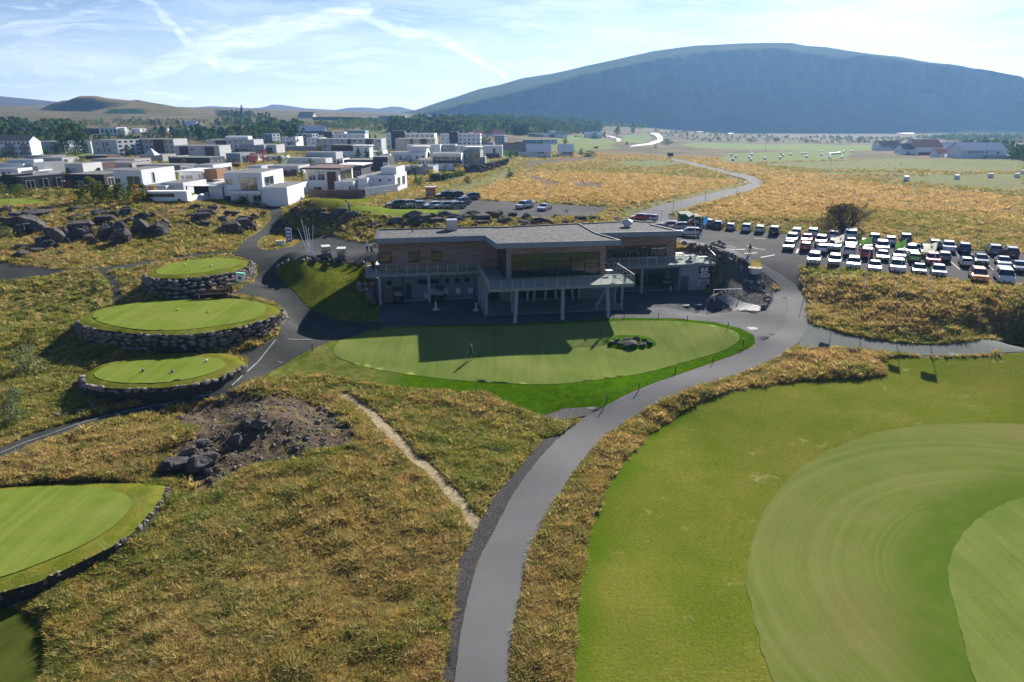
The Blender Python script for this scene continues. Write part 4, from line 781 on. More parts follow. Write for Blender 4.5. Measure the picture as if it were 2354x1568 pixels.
# big retaining wall beside the terrace
rw = MB()
for yy, xa, xb, z in ((690, 640, 870, 3.5), (748, 600, 940, 2.95), (805, 590, 1030, 2.3), (862, 588, 1010, 1.65), (918, 580, 1030, 1.0), (975, 575, 1110, .35)):
    x = xa
    while x < xb:
        w_ = rnd.uniform(60, 100); X, Y, Z = un(*z3(x + w_ / 2, yy + rnd.uniform(-6, 6)), z); rw.rock((X, Y + .35, Z), (w_ * .1952 * 96 / FD * .53, .6, .40), rz=0, lib=ROCKS); x += w_
V = []
for z, yy, xa, xb in ((3.6, 690, 560, 900), (2.0, 830, 560, 1040), (-.2, 1010, 560, 1110)):
    for x in np.linspace(xa, xb, 6): X, Y, Z = un(*z3(x, yy), z); V.append((X, Y + .75, z))
rw.add(V, [(k * 6 + i, (k + 1) * 6 + i, (k + 1) * 6 + i + 1, k * 6 + i + 1) for k in range(2) for i in range(5)], 1)
rw.build('boulder_wall', [M_STONE, M_EARTH], label='steep retaining wall of large brown boulders to the right of the terrace', cat='stone wall')
lw2 = MB()
for u in np.arange(-1.6, .9, .8):
    for k in range(4): q = B2(u + .7, 1.4 - k * .25 + rnd.uniform(-.1, .1)); lw2.rock((q[0], q[1], .4 + k * .75), (.5, .45, .42))
    for k in range(3): q = B2(.3 + rnd.uniform(-.4, .6), -u * .5 + .2 - k * .2); lw2.rock((q[0], q[1], .3 + k * .5), (.5, .45, .38))
lw2.build('boulder_wall', M_STONE, label='short shaded boulder wall under the left end of the deck', cat='stone wall')
tw = MB()     # dark rock wall below the last gardens of the town
for a, b in (((1068, 400), (1100, 398)), ((1100, 398), (1130, 392)), ((1130, 392), (1165, 380))):
    for k in np.linspace(0, 1, 12):
        for r_ in range(4): px, py = a[0] + (b[0] - a[0]) * k, a[1] + (b[1] - a[1]) * k; x, y, z = G(px, py); tw.rock((x + rnd.uniform(-.4, .4), y + r_ * .4, z + .4 + r_ * .62), (.8, .6, .5))
tw.build('boulder_wall', M_LAVA, label='dark rock wall below the last white house and its hedge', cat='stone wall')
# ------------------------------------------------ scattered grass
def leafmat(name, fn, trans=.45):
    m = bpy.data.materials.new(name); m.use_nodes = True; t = m.node_tree; t.nodes.clear(); g = NG(t)
    c = fn(g); d = t.nodes.new('ShaderNodeBsdfDiffuse'); tr = t.nodes.new('ShaderNodeBsdfTranslucent'); mx = t.nodes.new('ShaderNodeMixShader'); mx.inputs[0].default_value = trans
    t.links.new(c, d.inputs[0]); t.links.new(g.mix(.5, c, g.mix(1, c, (1.16, 1.06, .62, 1), 'MULTIPLY')), tr.inputs[0]); t.links.new(d.outputs[0], mx.inputs[1]); t.links.new(tr.outputs[0], mx.inputs[2])
    o = t.nodes.new('ShaderNodeOutputMaterial'); t.links.new(mx.outputs[0], o.inputs[0]); return m
def f_tuft(g):
    c = grasscol(g, g.pos(), g.attr('dry', 'INSTANCER'), g.attr('grn', 'INSTANCER'))
    r_ = g.attr('tone', 'INSTANCER')
    c = g.mix(g.mr(r_, .72, 1, 0, .75), c, (.45, .36, .20, 1)); c = g.mix(g.mr(r_, .3, 0, 0, .75), c, (.065, .12, .015, 1)); return g.mix(1, c, (1.8, 1.8, 1.75, 1), 'MULTIPLY')
M_TUFT = leafmat('rough_grass_blades', f_tuft)
def tuft(n, h, spread, wd, seed):
    r = random.Random(seed); V = []; F = []
    for i in range(n):
        a = r.uniform(0, 6.283); d = spread * math.sqrt(r.random()) * .6; x, y = d * math.cos(a), d * math.sin(a); hh = h * r.uniform(.55, 1.1)
        la = a + r.uniform(-.9, .9); ln = spread * r.uniform(.4, 1.5); w_ = wd * r.uniform(.7, 1.3); wa = r.uniform(0, 3.14); wx, wy = math.cos(wa) * w_, math.sin(wa) * w_; b = len(V)
        mx_, my_ = x + math.cos(la) * ln * .35, y + math.sin(la) * ln * .35
        V += [(x - wx, y - wy, -.05), (x + wx, y + wy, -.05), (mx_ + wx * .8, my_ + wy * .8, hh * .6), (mx_ - wx * .8, my_ - wy * .8, hh * .6), (x + math.cos(la) * ln, y + math.sin(la) * ln, hh)]
        F += [(b, b + 1, b + 2, b + 3), (b + 3, b + 2, b + 4)]
    return V, F
def proto_coll(name, meshes, m):
    c = bpy.data.collections.new(name)
    for i, (V, F) in enumerate(meshes):
        me = bpy.data.meshes.new(name); me.from_pydata(V, [], F); me.materials.append(m) if not isinstance(m, list) else [me.materials.append(x) for x in m]; c.objects.link(bpy.data.objects.new(name, me))
    return c
TUFTS = proto_coll('grass_tuft_kinds', [tuft(15, .34, .22, .024, s) for s in range(4)] + [tuft(20, .24, .34, .03, s + 9) for s in range(3)], M_TUFT)
def scatter(name, P, rot, scl, attrs, coll, **k):
    me = bpy.data.meshes.new(name); me.vertices.add(len(P)); me.vertices.foreach_set('co', np.asarray(P, float).ravel())
    at = me.attributes.new('rot', 'FLOAT_VECTOR', 'POINT'); at.data.foreach_set('vector', np.asarray(rot, np.float32).ravel())
    for an, ar in [('scl', scl)] + list(attrs.items()): at = me.attributes.new(an, 'FLOAT', 'POINT'); at.data.foreach_set('value', np.asarray(ar, np.float32))
    o = bpy.data.objects.new(name, me); COL.objects.link(o)
    t = bpy.data.node_groups.new('scatter', 'GeometryNodeTree'); t.interface.new_socket('Geometry', in_out='INPUT', socket_type='NodeSocketGeometry'); t.interface.new_socket('Geometry', in_out='OUTPUT', socket_type='NodeSocketGeometry')
    gi = t.nodes.new('NodeGroupInput'); go = t.nodes.new('NodeGroupOutput'); ip = t.nodes.new('GeometryNodeInstanceOnPoints'); ci = t.nodes.new('GeometryNodeCollectionInfo')
    ci.inputs['Collection'].default_value = coll; ci.inputs['Separate Children'].default_value = True; ci.inputs['Reset Children'].default_value = True; ip.inputs['Pick Instance'].default_value = True
    def na(nm, ty): n = t.nodes.new('GeometryNodeInputNamedAttribute'); n.data_type = ty; n.inputs['Name'].default_value = nm; return n.outputs['Attribute']
    e2r = t.nodes.new('FunctionNodeEulerToRotation'); t.links.new(na('rot', 'FLOAT_VECTOR'), e2r.inputs[0]); t.links.new(e2r.outputs[0], ip.inputs['Rotation']); t.links.new(na('scl', 'FLOAT'), ip.inputs['Scale'])
    t.links.new(gi.outputs[0], ip.inputs['Points']); t.links.new(ci.outputs[0], ip.inputs['Instance']); t.links.new(ip.outputs[0], go.inputs[0])
    md = o.modifiers.new('scatter', 'NODES'); md.node_group = t; return tag(o, kind='stuff', **k)
def gridval(arr, x, y):
    a = np.degrees(np.arctan2(x, y)); r_ = np.hypot(x, y); i = np.clip(np.searchsorted(rad, r_), 0, nR_ - 1); j = np.clip(np.searchsorted(ang, a), 0, nA - 1); return arr[i * nA + j]
def clear_of(x, y, mg=.12):
    ok = np.ones(x.shape, bool)
    for poly, holes in SHEETS:
        s_ = sdist(x, y, poly, 1.5)
        for h in holes: s_ = np.minimum(s_, -sdist(x, y, h, 1.5))
        ok &= s_ < -mg
    for poly in PLAT + [bcut]: ok &= sdist(x, y, poly, 1.5) < -.1
    return ok
def ringpts(n, r0, r1, a=46): r_ = np.exp(nr.uniform(math.log(r0), math.log(r1), n)); t = np.radians(nr.uniform(-a, a, n)); return r_ * np.sin(t), r_ * np.cos(t)
def grass(name, n, r0, r1, sc0, **k):
    x, y = ringpts(n, r0, r1); ok = clear_of(x, y, .2); x, y = x[ok], y[ok]; soil = gridval(soilv, x, y); ok = nr.rand(len(x)) > soil * 1.75 - 1.0 * vnoise(x, y, 2.2, 3); x, y = x[ok], y[ok]
    dr, gn = gridval(dryv, x, y), gridval(grnv, x, y); ok = nr.rand(len(x)) > np.clip(gn * 1.6, 0, 1) * (np.hypot(x, y) > 140); x, y, dr, gn = x[ok], y[ok], dr[ok], gn[ok]
    z = gridval(TZ, x, y); r_ = np.hypot(x, y); clump = vnoise(x, y, 1.6, 3); sc = sc0 * (r_ / 35) ** .35 * (.35 + 1.15 * clump) * nr.uniform(.7, 1.3, len(x)) * (1 + .25 * dr) * (1 - .35 * gn)
    rot = np.column_stack((nr.normal(0, .18, len(x)), nr.normal(0, .18, len(x)), nr.uniform(0, 6.28, len(x))))
    return scatter(name, np.column_stack((x, y, z)), rot, sc, {'dry': dr, 'grn': gn, 'tone': nr.rand(len(x))}, TUFTS, **k)
PEB = bpy.data.collections.new('stone_kinds')
for V_, F_ in ROCKS1[:5]:
    me = bpy.data.meshes.new('stone'); me.from_pydata((V_ * (1, .8, .6)).tolist(), [], F_); me.materials.append(M_STONE); PEB.objects.link(bpy.data.objects.new('stone', me))
x, y = ringpts(60000, 30, 135); ok = clear_of(x, y, -.1) & (nr.rand(len(x)) < gridval(soilv, x, y) * 1.3 - .25); x, y = x[ok], y[ok]
scatter('loose_stones', np.column_stack((x, y, gridval(TZ, x, y) + .02)), np.column_stack((x * 0, x * 0, nr.uniform(0, 6.28, len(x)))), .03 + .2 * nr.rand(len(x)) ** 5 + np.hypot(x, y) * .0005, {}, PEB)
x, y = [], []
gb_ = np.array(slope_gravel); x = nr.uniform(gb_[:, 0].min(), gb_[:, 0].max(), 9000); y = nr.uniform(gb_[:, 1].min(), gb_[:, 1].max(), 9000); ok = inpoly(x, y, gb_); x, y = x[ok], y[ok]
scatter('loose_stones', np.column_stack((x, y, hgt(x, y) + .05)), np.column_stack((x * 0, x * 0, nr.uniform(0, 6.28, len(x)))), .04 + .10 * nr.rand(len(x)) ** 3, {}, PEB)
grass('rough_grass', 280000, 23, 92, .95)
grass('rough_grass', 75000, 92, 175, .8)
grass('field_grass', 60000, 175, 420, .8)
# tall reddish grass along both edges of the path and on the long tongue beyond it
def band(poly, dens, sc, dr, gn=0, name='tall_grass'):
    P = np.array(GP(poly)); a0, a1, b0, b1 = P[:, 0].min(), P[:, 0].max(), P[:, 1].min(), P[:, 1].max(); n = int((a1 - a0) * (b1 - b0) * dens)
    x, y = nr.uniform(a0, a1, n), nr.uniform(b0, b1, n); ok = inpoly(x, y, P); x, y = x[ok], y[ok]; ok = clear_of(x, y, .15); x, y = x[ok], y[ok]; z = gridval(TZ, x, y); e = np.clip(sdist(x, y, P, 3) / 1.2, .3, 1)
    scatter(name, np.column_stack((x, y, z)), np.column_stack((nr.normal(0, .15, len(x)), nr.normal(0, .15, len(x)), nr.uniform(0, 6.28, len(x)))), sc * e * (.5 + vnoise(x, y, 1.2, 3)) * nr.uniform(.7, 1.3, len(x)), {'dry': np.full(len(x), dr) * (vnoise(x, y, 2.2, 2) > .42), 'grn': np.full(len(x), gn) * vnoise(x, y, 1.5, 2), 'tone': nr.rand(len(x))}, TUFTS)
band([(1225,1568),(1240,1400),(1262,1290),(1300,1190),(1350,1100),(1410,1030),(1480,968),(1550,930),(1640,893),(1740,858),(1850,838),(1980,838),(2036,850),(2036,862),(1990,872),(1850,880),(1730,893),(1640,918),(1560,958),(1500,998),(1452,1040),(1402,1118),(1362,1205),(1338,1295),(1328,1400),(1322,1568)], 18, 1.5, .6, .9)
band([(850,890),(960,897),(1060,904),(1130,906),(1160,930),(1180,960),(1130,975),(1050,950),(930,930),(860,912)], 14, 1.5, .25, .35)
band([(1160,918),(1220,950),(1310,968),(1320,990),(1270,1010),(1220,990),(1170,960)], 14, 1.5, 0, 1)
# ------------------------------------------------ the clubhouse, in its own frame: u along the front, v to the back
def UV(px, py, z):
    x, y, _ = un(px, py, z); d = np.array((x, y)) - BO; return (float(d @ BU), float(d @ BV))
def WP(px, py, v):
    """pixel -> (u, z) on the vertical plane v = const"""
    a, dy, dz = raydir(px, py); o = -BO; t = (v - o @ BV) / (np.array((a, dy)) @ BV)
    p = np.array((a * t, dy * t)) - BO; return (float(p @ BU), CAMH + dz * t)
z1 = lambda x, y: (827.3 + x * .1722, 494 + y * .1722)
z2 = lambda x, y: (1172 + x * .1722, 494 + y * .1722)
z3 = lambda x, y: (1516.6 + x * .1952, 471 + y * .1952)
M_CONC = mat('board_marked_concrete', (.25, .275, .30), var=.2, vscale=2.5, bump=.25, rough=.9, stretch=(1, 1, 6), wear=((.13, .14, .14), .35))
M_CONC2 = mat('deck_concrete', (.25, .25, .24), var=.12, vscale=1.5, rough=.85, wear=((.24, .24, .23), .4))
def f_wood(g, b):
    p = g.obj(); x, y, z = g.sep(p)[0:3]; row = g.m('FLOOR', g.m('MULTIPLY', z, 7.4))
    n = g.noise(g.xyz(g.m('ADD', g.m('MULTIPLY', x, .42), g.m('MULTIPLY', row, 7.3)), g.m('MULTIPLY', y, .42), row), 1.0, 3, .6)
    c = g.mix(g.mr(n, .34, .66), (.19, .085, .055, 1), (.46, .30, .23, 1))
    c = g.mix(g.mr(g.noise(p, .35, 4, .6), .4, .62, 0, .55), c, (.30, .255, .23, 1))
    c = g.mix(g.mr(g.noise(g.mapping(p, (3, 3, 40)), 3, 4, .7), .35, .7, 0, .3), c, (.08, .05, .035, 1))
    gap = g.m('FRACT', g.m('MULTIPLY', z, 7.4)); return g.mix(g.mr(gap, .86, .93, 0, .75), c, (.02, .014, .01, 1))
M_WOOD = mat('weathered_larch_cladding', fn=f_wood, rough=.85)
M_RGRAV = mat('roof_gravel', fn=lambda g, b: g.mix(g.mr(g.noise(g.obj(), 1.9, 6, .92), .42, .62), (.012, .012, .014, 1), (.17, .165, .165, 1)), rough=1, bump=1, bscale=3.5)
M_FLASH = mat('dark_flashing', (.05, .055, .06), rough=.4, metal=.5)
M_DARKM = mat('dark_metal', (.035, .037, .04), rough=.45, metal=.6)
M_STEEL = mat('galvanised_steel', (.5, .52, .54), rough=.35, metal=.8)
M_GLASS = mat('window_glass', (.012, .018, .012), rough=.04, spec=1.0, var=.3, vscale=.5)
def glassmat(name, tint, op, mixv=.35):
    m = bpy.data.materials.new(name); m.use_nodes = True; t = m.node_tree; t.nodes.clear()
    o = t.nodes.new('ShaderNodeOutputMaterial'); a = t.nodes.new('ShaderNodeBsdfTransparent'); a.inputs[0].default_value = tint
    gl = t.nodes.new('ShaderNodeBsdfPrincipled'); gl.inputs['Base Color'].default_value = (.25, .28, .27, 1); gl.inputs['Roughness'].default_value = .08
    mx = t.nodes.new('ShaderNodeMixShader'); mx.inputs[0].default_value = op; t.links.new(a.outputs[0], mx.inputs[1]); t.links.new(gl.outputs[0], mx.inputs[2]); t.links.new(mx.outputs[0], o.inputs[0]); return m
M_RAIL = glassmat('railing_glass', (.86, .93, .92, 1), .22)
ch = empty('clubhouse', (float(BO[0]), float(BO[1]), 0), BA, 'long two-storey clubhouse of grey concrete and larch cladding under a flat gravel roof', 'clubhouse')
# lower storey walls
lw = MB()
lw.box(1.85, 14.7, 1.9, 2.3, -.3, 3.6); lw.box(14.7, 15.1, -1.6, 2.3, -.3, 3.6); lw.box(15.1, 17.9, -1.6, -1.25, -.3, 3.6)
lw.box(17.9, 33.4, -2.0, -1.6, -.3, .35); lw.box(17.9, 33.4, -2.0, -1.6, 3.2, 3.6); lw.box(17.9, 33.4, -1.88, -1.6, .35, 3.2)
lw.box(33.2, 33.6, -1.6, 2.7, -.3, 3.6); lw.box(33.6, 44.0, 2.7, 3.1, -.3, 3.6); lw.box(1.85, 2.2, 2.3, 8, -.3, 3.6)
lw.box(43.7, 44.05, -.2, 2.7, -.3, 3.6)
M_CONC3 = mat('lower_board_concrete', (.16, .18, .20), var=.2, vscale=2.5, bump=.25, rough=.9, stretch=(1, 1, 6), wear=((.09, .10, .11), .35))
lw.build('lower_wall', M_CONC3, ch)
en = MB(); en.box(44.05, 48.0, -.2, 3.0, -.3, 3.6); en.build('store_wall', M_CONC, ch)
fl = MB(); fl.prism([(14.6, -8.5), (32.9, -8.3), (33.1, -1.8), (14.6, -1.6)], -.1, .14); fl.build('paved_floor', M_PAVE, ch)
fl = MB(); fl.prism([(34.0, .6), (43.6, .6), (43.6, 2.6), (33.7, 2.6)], -.1, .09); fl.build('paved_floor', M_PAVE, ch)
fl = MB(); fl.prism([(1.9, .6), (14.5, .6), (14.5, 1.85), (1.9, 1.85)], -.1, .1); fl.build('paved_floor', M_CONC2, ch)
# decks
dk = MB(); dk.prism([(0, 0), (14.9, 0), (14.95, -10.4), (33.4, -10.4), (33.4, -.6), (48.9, -.65), (51.0, 7.2), (47, 8.6), (44.3, 8.6), (44.3, 2.9), (31, 2.9), (31, 1.9), (1.8, 1.9), (1.8, 6.5), (0, 6.5)], 3.62, 4.0)
dk.build('deck', M_CONC2, ch)
# upper walls
def wallbox(name, m, a, b, z0, zt, th=.25, par=ch):
    d = Vector((b[0] - a[0], b[1] - a[1])); n = Vector((-d.y, d.x)).normalized() * th
    mb = MB(); mb.prism([a, b, (b[0] + n.x, b[1] + n.y), (a[0] + n.x, a[1] + n.y)], z0, zt); return mb.build(name, m, par)
RZ, RZ2 = 8.75, 8.4
wallbox('upper_wall', M_WOOD, (1.8, 1.9), (17.5, 1.9), 4.0, RZ - .6)
wallbox('upper_wall', M_WOOD, (1.8, 7.9), (1.8, 2.2), 4.0, RZ - .6)
wallbox('upper_wall', M_WOOD, (17.5, 1.9), (17.6, .2), 4.0, RZ - .6)
wallbox('upper_wall', M_DARKM, (17.62, .2), (17.85, -5.4), 4.0, RZ - .6)
wallbox('upper_wall', M_WOOD, (17.85, -5.4), (31.0, -5.4), 4.0, RZ - .6)
wallbox('upper_wall', M_WOOD, (31.0, -5.4), (31.05, 2.8), 4.0, RZ - .6)
wallbox('upper_wall', M_WOOD, (31.3, 2.8), (44.2, 2.8), 4.0, RZ2 - .6)
wallbox('upper_wall', M_WOOD, (44.2, 2.8), (44.2, 8.6), 4.0, RZ2 - .6)
# side glazing of the bay
def window(u0, u1, za, zb, v, cols=(), rows=(), name='window', m=None, ndir=-1, frame=.09, fm=None, extra=None):
    p = MB(); p.box(u0, u1, v - .05, v - .02, za, zb); po = p.build(name, m or M_GLASS, ch)
    f = MB(); w_ = frame; v0, v1 = v - .10, v - .052
    f.box(u0 - w_, u1 + w_, v0, v1, zb, zb + w_); f.box(u0 - w_, u1 + w_, v0 - .04, v1, za - w_, za); f.box(u0 - w_, u0, v0, v1, za, zb); f.box(u1, u1 + w_, v0, v1, za, zb)
    for c in cols: x = u0 + (u1 - u0) * c; f.box(x - .04, x + .04, v0 + .01, v1 - .003, za, zb)
    for r_ in rows: z = za + (zb - za) * r_; f.box(u0, u1, v0 + .015, v1 - .006, z - .03, z + .03)
    f.build('frame', fm or M_DARKM, po); return po
def winpx(a, b, v, **k):
    (u0, zt), (u1, zb) = WP(*a, v), WP(*b, v); return window(u0, u1, zb, zt, v, **k)
pg = MB(); pg.add([(17.53, .1, 4.1), (17.76, -5.2, 4.1), (17.76, -5.2, 7.9), (17.53, .1, 7.9)], [(3, 2, 1, 0)]); pg.build('side_glazing', M_GLASS, ch)
winpx(z1(238, 518), z1(416, 630), 1.9, rows=(.5,))
winpx(z1(660, 503), z1(788, 615), 1.9, cols=(.5,), rows=(.42,))
winpx(z1(958, 493), z1(1086, 605), 1.9, cols=(.5,), rows=(.42,))
u0, zt = WP(*z2(25, 535), -5.4); u1, _ = WP(*z2(1195, 502), -5.4); _, zb = WP(*z2(25, 833), -5.4)
window(u0, u1, zb, zt, -5.4, cols=[i / 6 for i in range(1, 6)], rows=(.49, .65), frame=.07)
u0, zt = WP(*z2(1308, 428), 2.8); u1, _ = WP(*z2(2083, 405), 2.8); _, zb = WP(*z2(1308, 560), 2.8)
window(u0, u1, zb, zt, 2.8, cols=[i / 7 for i in range(1, 7)], rows=(.76,), frame=.07)
for a, b in (((365, 882), (420, 934)), ((774, 867), (903, 917)), ((942, 860), (1043, 909)), ((1136, 854), (1188, 904)), ((1270, 849), (1320, 899)), ((1400, 844), (1451, 894))): winpx(z1(*a), z1(*b), 1.9, frame=.05)
(u0, zt), (u1, zb) = WP(*z1(605, 915), 1.9), WP(*z1(692, 1110), 1.9)
d = MB(); d.box(u0, u1, 1.8, 1.88, .1, zt); do = d.build('door', M_DARKM, ch); hh = MB(); hh.tube((u0 + .12, 1.76, 1.15), (u0 + .3, 1.76, 1.15), .02); hh.build('handle', M_STEEL, do)
for a in ((100, 205), (228, 292), (318, 442), (472, 590), (620, 690), (722, 808), (840, 902)):
    ua, ub = WP(*z2(a[0], 1050), -2.0)[0], WP(*z2(a[1], 1050), -2.0)[0]; window(ua, ub, .42, 3.15, -1.95, frame=.06)
pl = MB()
for a in (217, 305, 457, 605, 706, 824, 912):
    ua = WP(*z2(a, 1050), -2.0)[0]; pl.beam((ua + (.25 if a < 600 else -.25), -2.35, 3.62), (ua, -2.5, .14), .26, .3)
    pl.build('slanted_post', M_CONC, ch); pl = MB()
for a, b, c in (((1645, 765), (1728, 942), ()), ((1768, 760), (1812, 940), ()), ((1848, 752), (2046, 935), (.42,))): winpx(z2(*a), z2(*b), 2.7, cols=c, rows=(.85,), frame=.06)
# dark glazed wall behind the inner arcade
win_in = window(15.4, 17.5, .3, 3.1, -1.6, cols=(.5,), frame=.06)
# columns
def col(name, b, t, r=.2, zb=0): mb = MB(); mb.tube((b[0], b[1], zb), (t[0], t[1], 3.64), r, r, 14); mb.build(name, M_CONC, ch, smooth=False)
for b, t in (((1.75, -.55), (1.75, .3)), ((8.26, -.5), (8.26, .3)), ((38.1, -.5), (38.1, -.3))): col('column', b, t)
for b in ((14.95, -7.95), (14.95, -4.95), (14.95, -1.95), (32.8, -7.5), (32.75, -4.7)): col('column', b, b, .2, .12)
for bx, tx in ((z1(2068, 1445), z1(2092, 1015)), (z2(700, 1410), z2(705, 988)), (z2(1315, 1383), z2(1300, 965))):
    b, t = UV(*bx, 0), UV(*tx, 3.6); col('leaning_column', b, (t[0], max(t[1], -10.1)), .24, -.15)
col('leaning_column', (18.35, -7.5), (17.9, -9.6), .2, .12); col('leaning_column', (29.3, -7.4), (30.1, -9.6), .2, .12)
# roof: main slab and the right hand slab
def roof(poly, z, th, name='roof'):
    n = len(poly); ar = sum(poly[i][0] * poly[(i + 1) % n][1] - poly[(i + 1) % n][0] * poly[i][1] for i in range(n)); poly = poly if ar > 0 else poly[::-1]
    c = [Vector(p) for p in poly]
    def inset(d):
        out = []
        for i in range(n):
            a, b, e = c[i - 1], c[i], c[(i + 1) % n]; d1 = (b - a).normalized(); d2 = (e - b).normalized(); n1 = Vector((-d1.y, d1.x)); n2 = Vector((-d2.y, d2.x))
            k = (n1 + n2); k = k / max(.35, 1 + n1.dot(n2)); out.append(b + k * d)
        return out
    I = inset(.28); V = [(p.x, p.y, z - th) for p in c] + [(p.x, p.y, z) for p in c] + [(p.x, p.y, z) for p in I] + [(p.x, p.y, z - .22) for p in I]
    F = [tuple(range(n - 1, -1, -1))] + [(i, (i + 1) % n, n + (i + 1) % n, n + i) for i in range(n)]
    mb = MB(); mb.add(V, F, 0); mb.F += [(n + i, n + (i + 1) % n, 2 * n + (i + 1) % n, 2 * n + i) for i in range(n)] + [(2 * n + i, 2 * n + (i + 1) % n, 3 * n + (i + 1) % n, 3 * n + i) for i in range(n)]; mb.M += [1] * (2 * n)
    fo = mb.build(name, [M_CONC, M_FLASH], ch)
    g_ = MB(); tri = geometry.tessellate_polygon([[Vector((p.x, p.y, 0)) for p in I]])
    g_.add([(p.x, p.y, z - .15) for p in I], [t if (I[t[1]] - I[t[0]]).cross(I[t[2]] - I[t[0]]) > 0 else t[::-1] for t in tri]); g_.build('roof_gravel', M_RGRAV, fo); return fo
roof([(1.5, .1), (15.9, .2), (16.55, -6.0), (32.8, -6.2), (31.3, .0), (31.3, 8.9), (18.5, 7.3), (18.3, 7.9), (1.7, 8.1)], RZ, .7)
roof([(31.45, 1.7), (44.25, 1.5), (42.45, 8.1), (45, 8.9), (40.9, 12.3), (31.45, 10.9)], RZ2, .7)
# roof vents
def tank(px, w_, h, nm, m, prof=None, zt=RZ):
    u, v = UV(*px, zt - .15); mb = MB()
    if prof: mb.lathe([(r_ * w_, z * h + zt - .15) for r_, z in prof], (u, v, 0), 6)
    else: mb.box(u - w_ / 2, u + w_ / 2, v - w_ / 2, v + w_ / 2, zt - .15, zt - .15 + h * .85); mb.prism([(u - w_ / 2 - .06, v - w_ / 2 - .06), (u + w_ / 2 + .06, v - w_ / 2 - .06), (u + w_ / 2 + .06, v + w_ / 2 + .06), (u - w_ / 2 - .06, v + w_ / 2 + .06)], zt + h * .72, zt + h * .88)
    return mb.build(nm, m, ch)
tank(z1(1225, 200), 1.4, 1.5, 'roof_vent', M_STEEL)
tank(z2(1562, 160), .85, 1.3, 'roof_vent', M_STEEL, [(.6, 0), (.6, .25), (1, .32), (1, .62), (.45, .82), (.2, .85), (.2, 1)], RZ2)
tank(z1(703, 232), .12, .5, 'vent_pipe', M_DARKM)
# railings: glass panels on posts along every free deck edge
def railing(pts, toprail=True, gap=1.35, name='glass_railing'):
    r = MB(); po = MB(); tr = MB()
    for a, b in zip(pts[:-1], pts[1:]):
        L = math.hypot(b[0] - a[0], b[1] - a[1]); k = max(1, round(L / gap)); dxx, dyy = (b[0] - a[0]) / L, (b[1] - a[1]) / L
        r.add([(a[0], a[1], 3.95), (b[0], b[1], 3.95), (b[0], b[1], 5.08), (a[0], a[1], 5.08)], [(0, 1, 2, 3)])
        for i in range(k + 1): q = (a[0] + dxx * L * i / k, a[1] + dyy * L * i / k); po.box(q[0] - .025, q[0] + .025, q[1] - .025, q[1] + .025, 3.7, 5.08)
        if toprail: tr.tube((a[0], a[1], 5.1), (b[0], b[1], 5.1), .035, n=6)
    ro = r.build(name, M_RAIL, ch); po.build('posts', M_STEEL, ro, kind='stuff')
    if toprail: tr.build('handrail', M_STEEL, ro)
railing([(.05, 6.4), (.05, .06), (14.85, .06)], False); railing([(15.02, -.1), (15.02, -10.3), (26.2, -10.3)], False); railing([(26.2, -10.3), (33.33, -10.3), (33.33, -.5), (41.4, -.56)]); railing([(41.4, -.56), (48.8, -.56), (50.8, 6.9)])
for k in range(9): v = -.8 - k * 1.15; rb_ = MB(); rb_.box(14.93, 15.0, v - .04, v + .04, 3.35, 5.0); rb_.build('side_bar', M_STEEL, ch)
# wall boxes and pipes of the yard side
for a, b in (((1115, 985), (1178, 1047)), ((1278, 978), (1340, 1040)), ((1440, 972), (1503, 1033)), ((945, 990), (1010, 1055)), ((858, 1045), (918, 1108))):
    (u0, zt), (u1, zb) = WP(*z1(*a), 1.8), WP(*z1(*b), 1.8); mb = MB(); mb.box(u0, u1, 1.45, 1.87, zb, zt); mb.box(u0 - .03, u1 + .03, 1.42, 1.87, zt, zt + .04); mb.build('heat_pump_box', mat('white_cabinet', (.5, .52, .54), rough=.5), ch)
for a in (572, 1090): u = WP(*z1(a, 950), 1.85)[0]; mb = MB(); mb.tube((u, 1.82, .1), (u, 1.82, 3.6), .05); mb.build('downpipe', M_DARKM, ch)
# store door and the restaurant banner
(u0, zt), (u1, zb) = WP(*z3(250, 842), -.25), WP(*z3(328, 1018), -.25)
d = MB(); d.box(u0, u1, -.27, -.21, .02, zt); do = d.build('door', mat('blue_grey_door', (.05, .065, .085), rough=.5), ch); hh = MB(); hh.box(u1 - .2, u1 - .08, -.31, -.27, 1.0, 1.05); hh.build('handle', M_STEEL, do)
(u0, zt), (u1, zb) = WP(*z3(462, 712), -.26), WP(*z3(577, 940), -.26); zt = 3.55; zm = zb + (zt - zb) * .42
bn = MB(); bn.box(u0, u1, -.25, -.215, zm, zt); bo = bn.build('restaurant_banner', mat('banner_black', (.012, .014, .02), rough=.6, var=.05), ch)
bo['label'] = 'black and white restaurant banner with lettering above a food photograph'
def text(s, size, loc, parent, m, rot=(math.pi / 2, 0, 0), bold=0, name='lettering', align='CENTER', ext=.004):
    cu = bpy.data.curves.new(name, 'FONT'); cu.body = s; cu.size = size; cu.align_x = align; cu.align_y = 'CENTER'; cu.extrude = ext; cu.offset = bold
    tmp = bpy.data.objects.new(name, cu); COL.objects.link(tmp); dg = bpy.context.evaluated_depsgraph_get(); me = bpy.data.meshes.new_from_object(tmp.evaluated_get(dg))
    bpy.data.objects.remove(tmp); me.materials.clear(); me.materials.append(m); o = bpy.data.objects.new(name, me); COL.objects.link(o); o.parent = parent; o.location = loc; o.rotation_euler = rot; return o
M_WHT = mat('white_print', (.75, .75, .75), rough=.6, var=.03); uc = (u0 + u1) / 2; W_ = u1 - u0; H_ = zt - zb
text('BLIK', W_ * .36, (uc, -.262, zt - H_ * .17), bo, M_WHT, bold=.02)
text('BISTRO + GRILL', W_ * .10, (uc, -.262, zt - H_ * .265), bo, M_WHT, bold=.004)
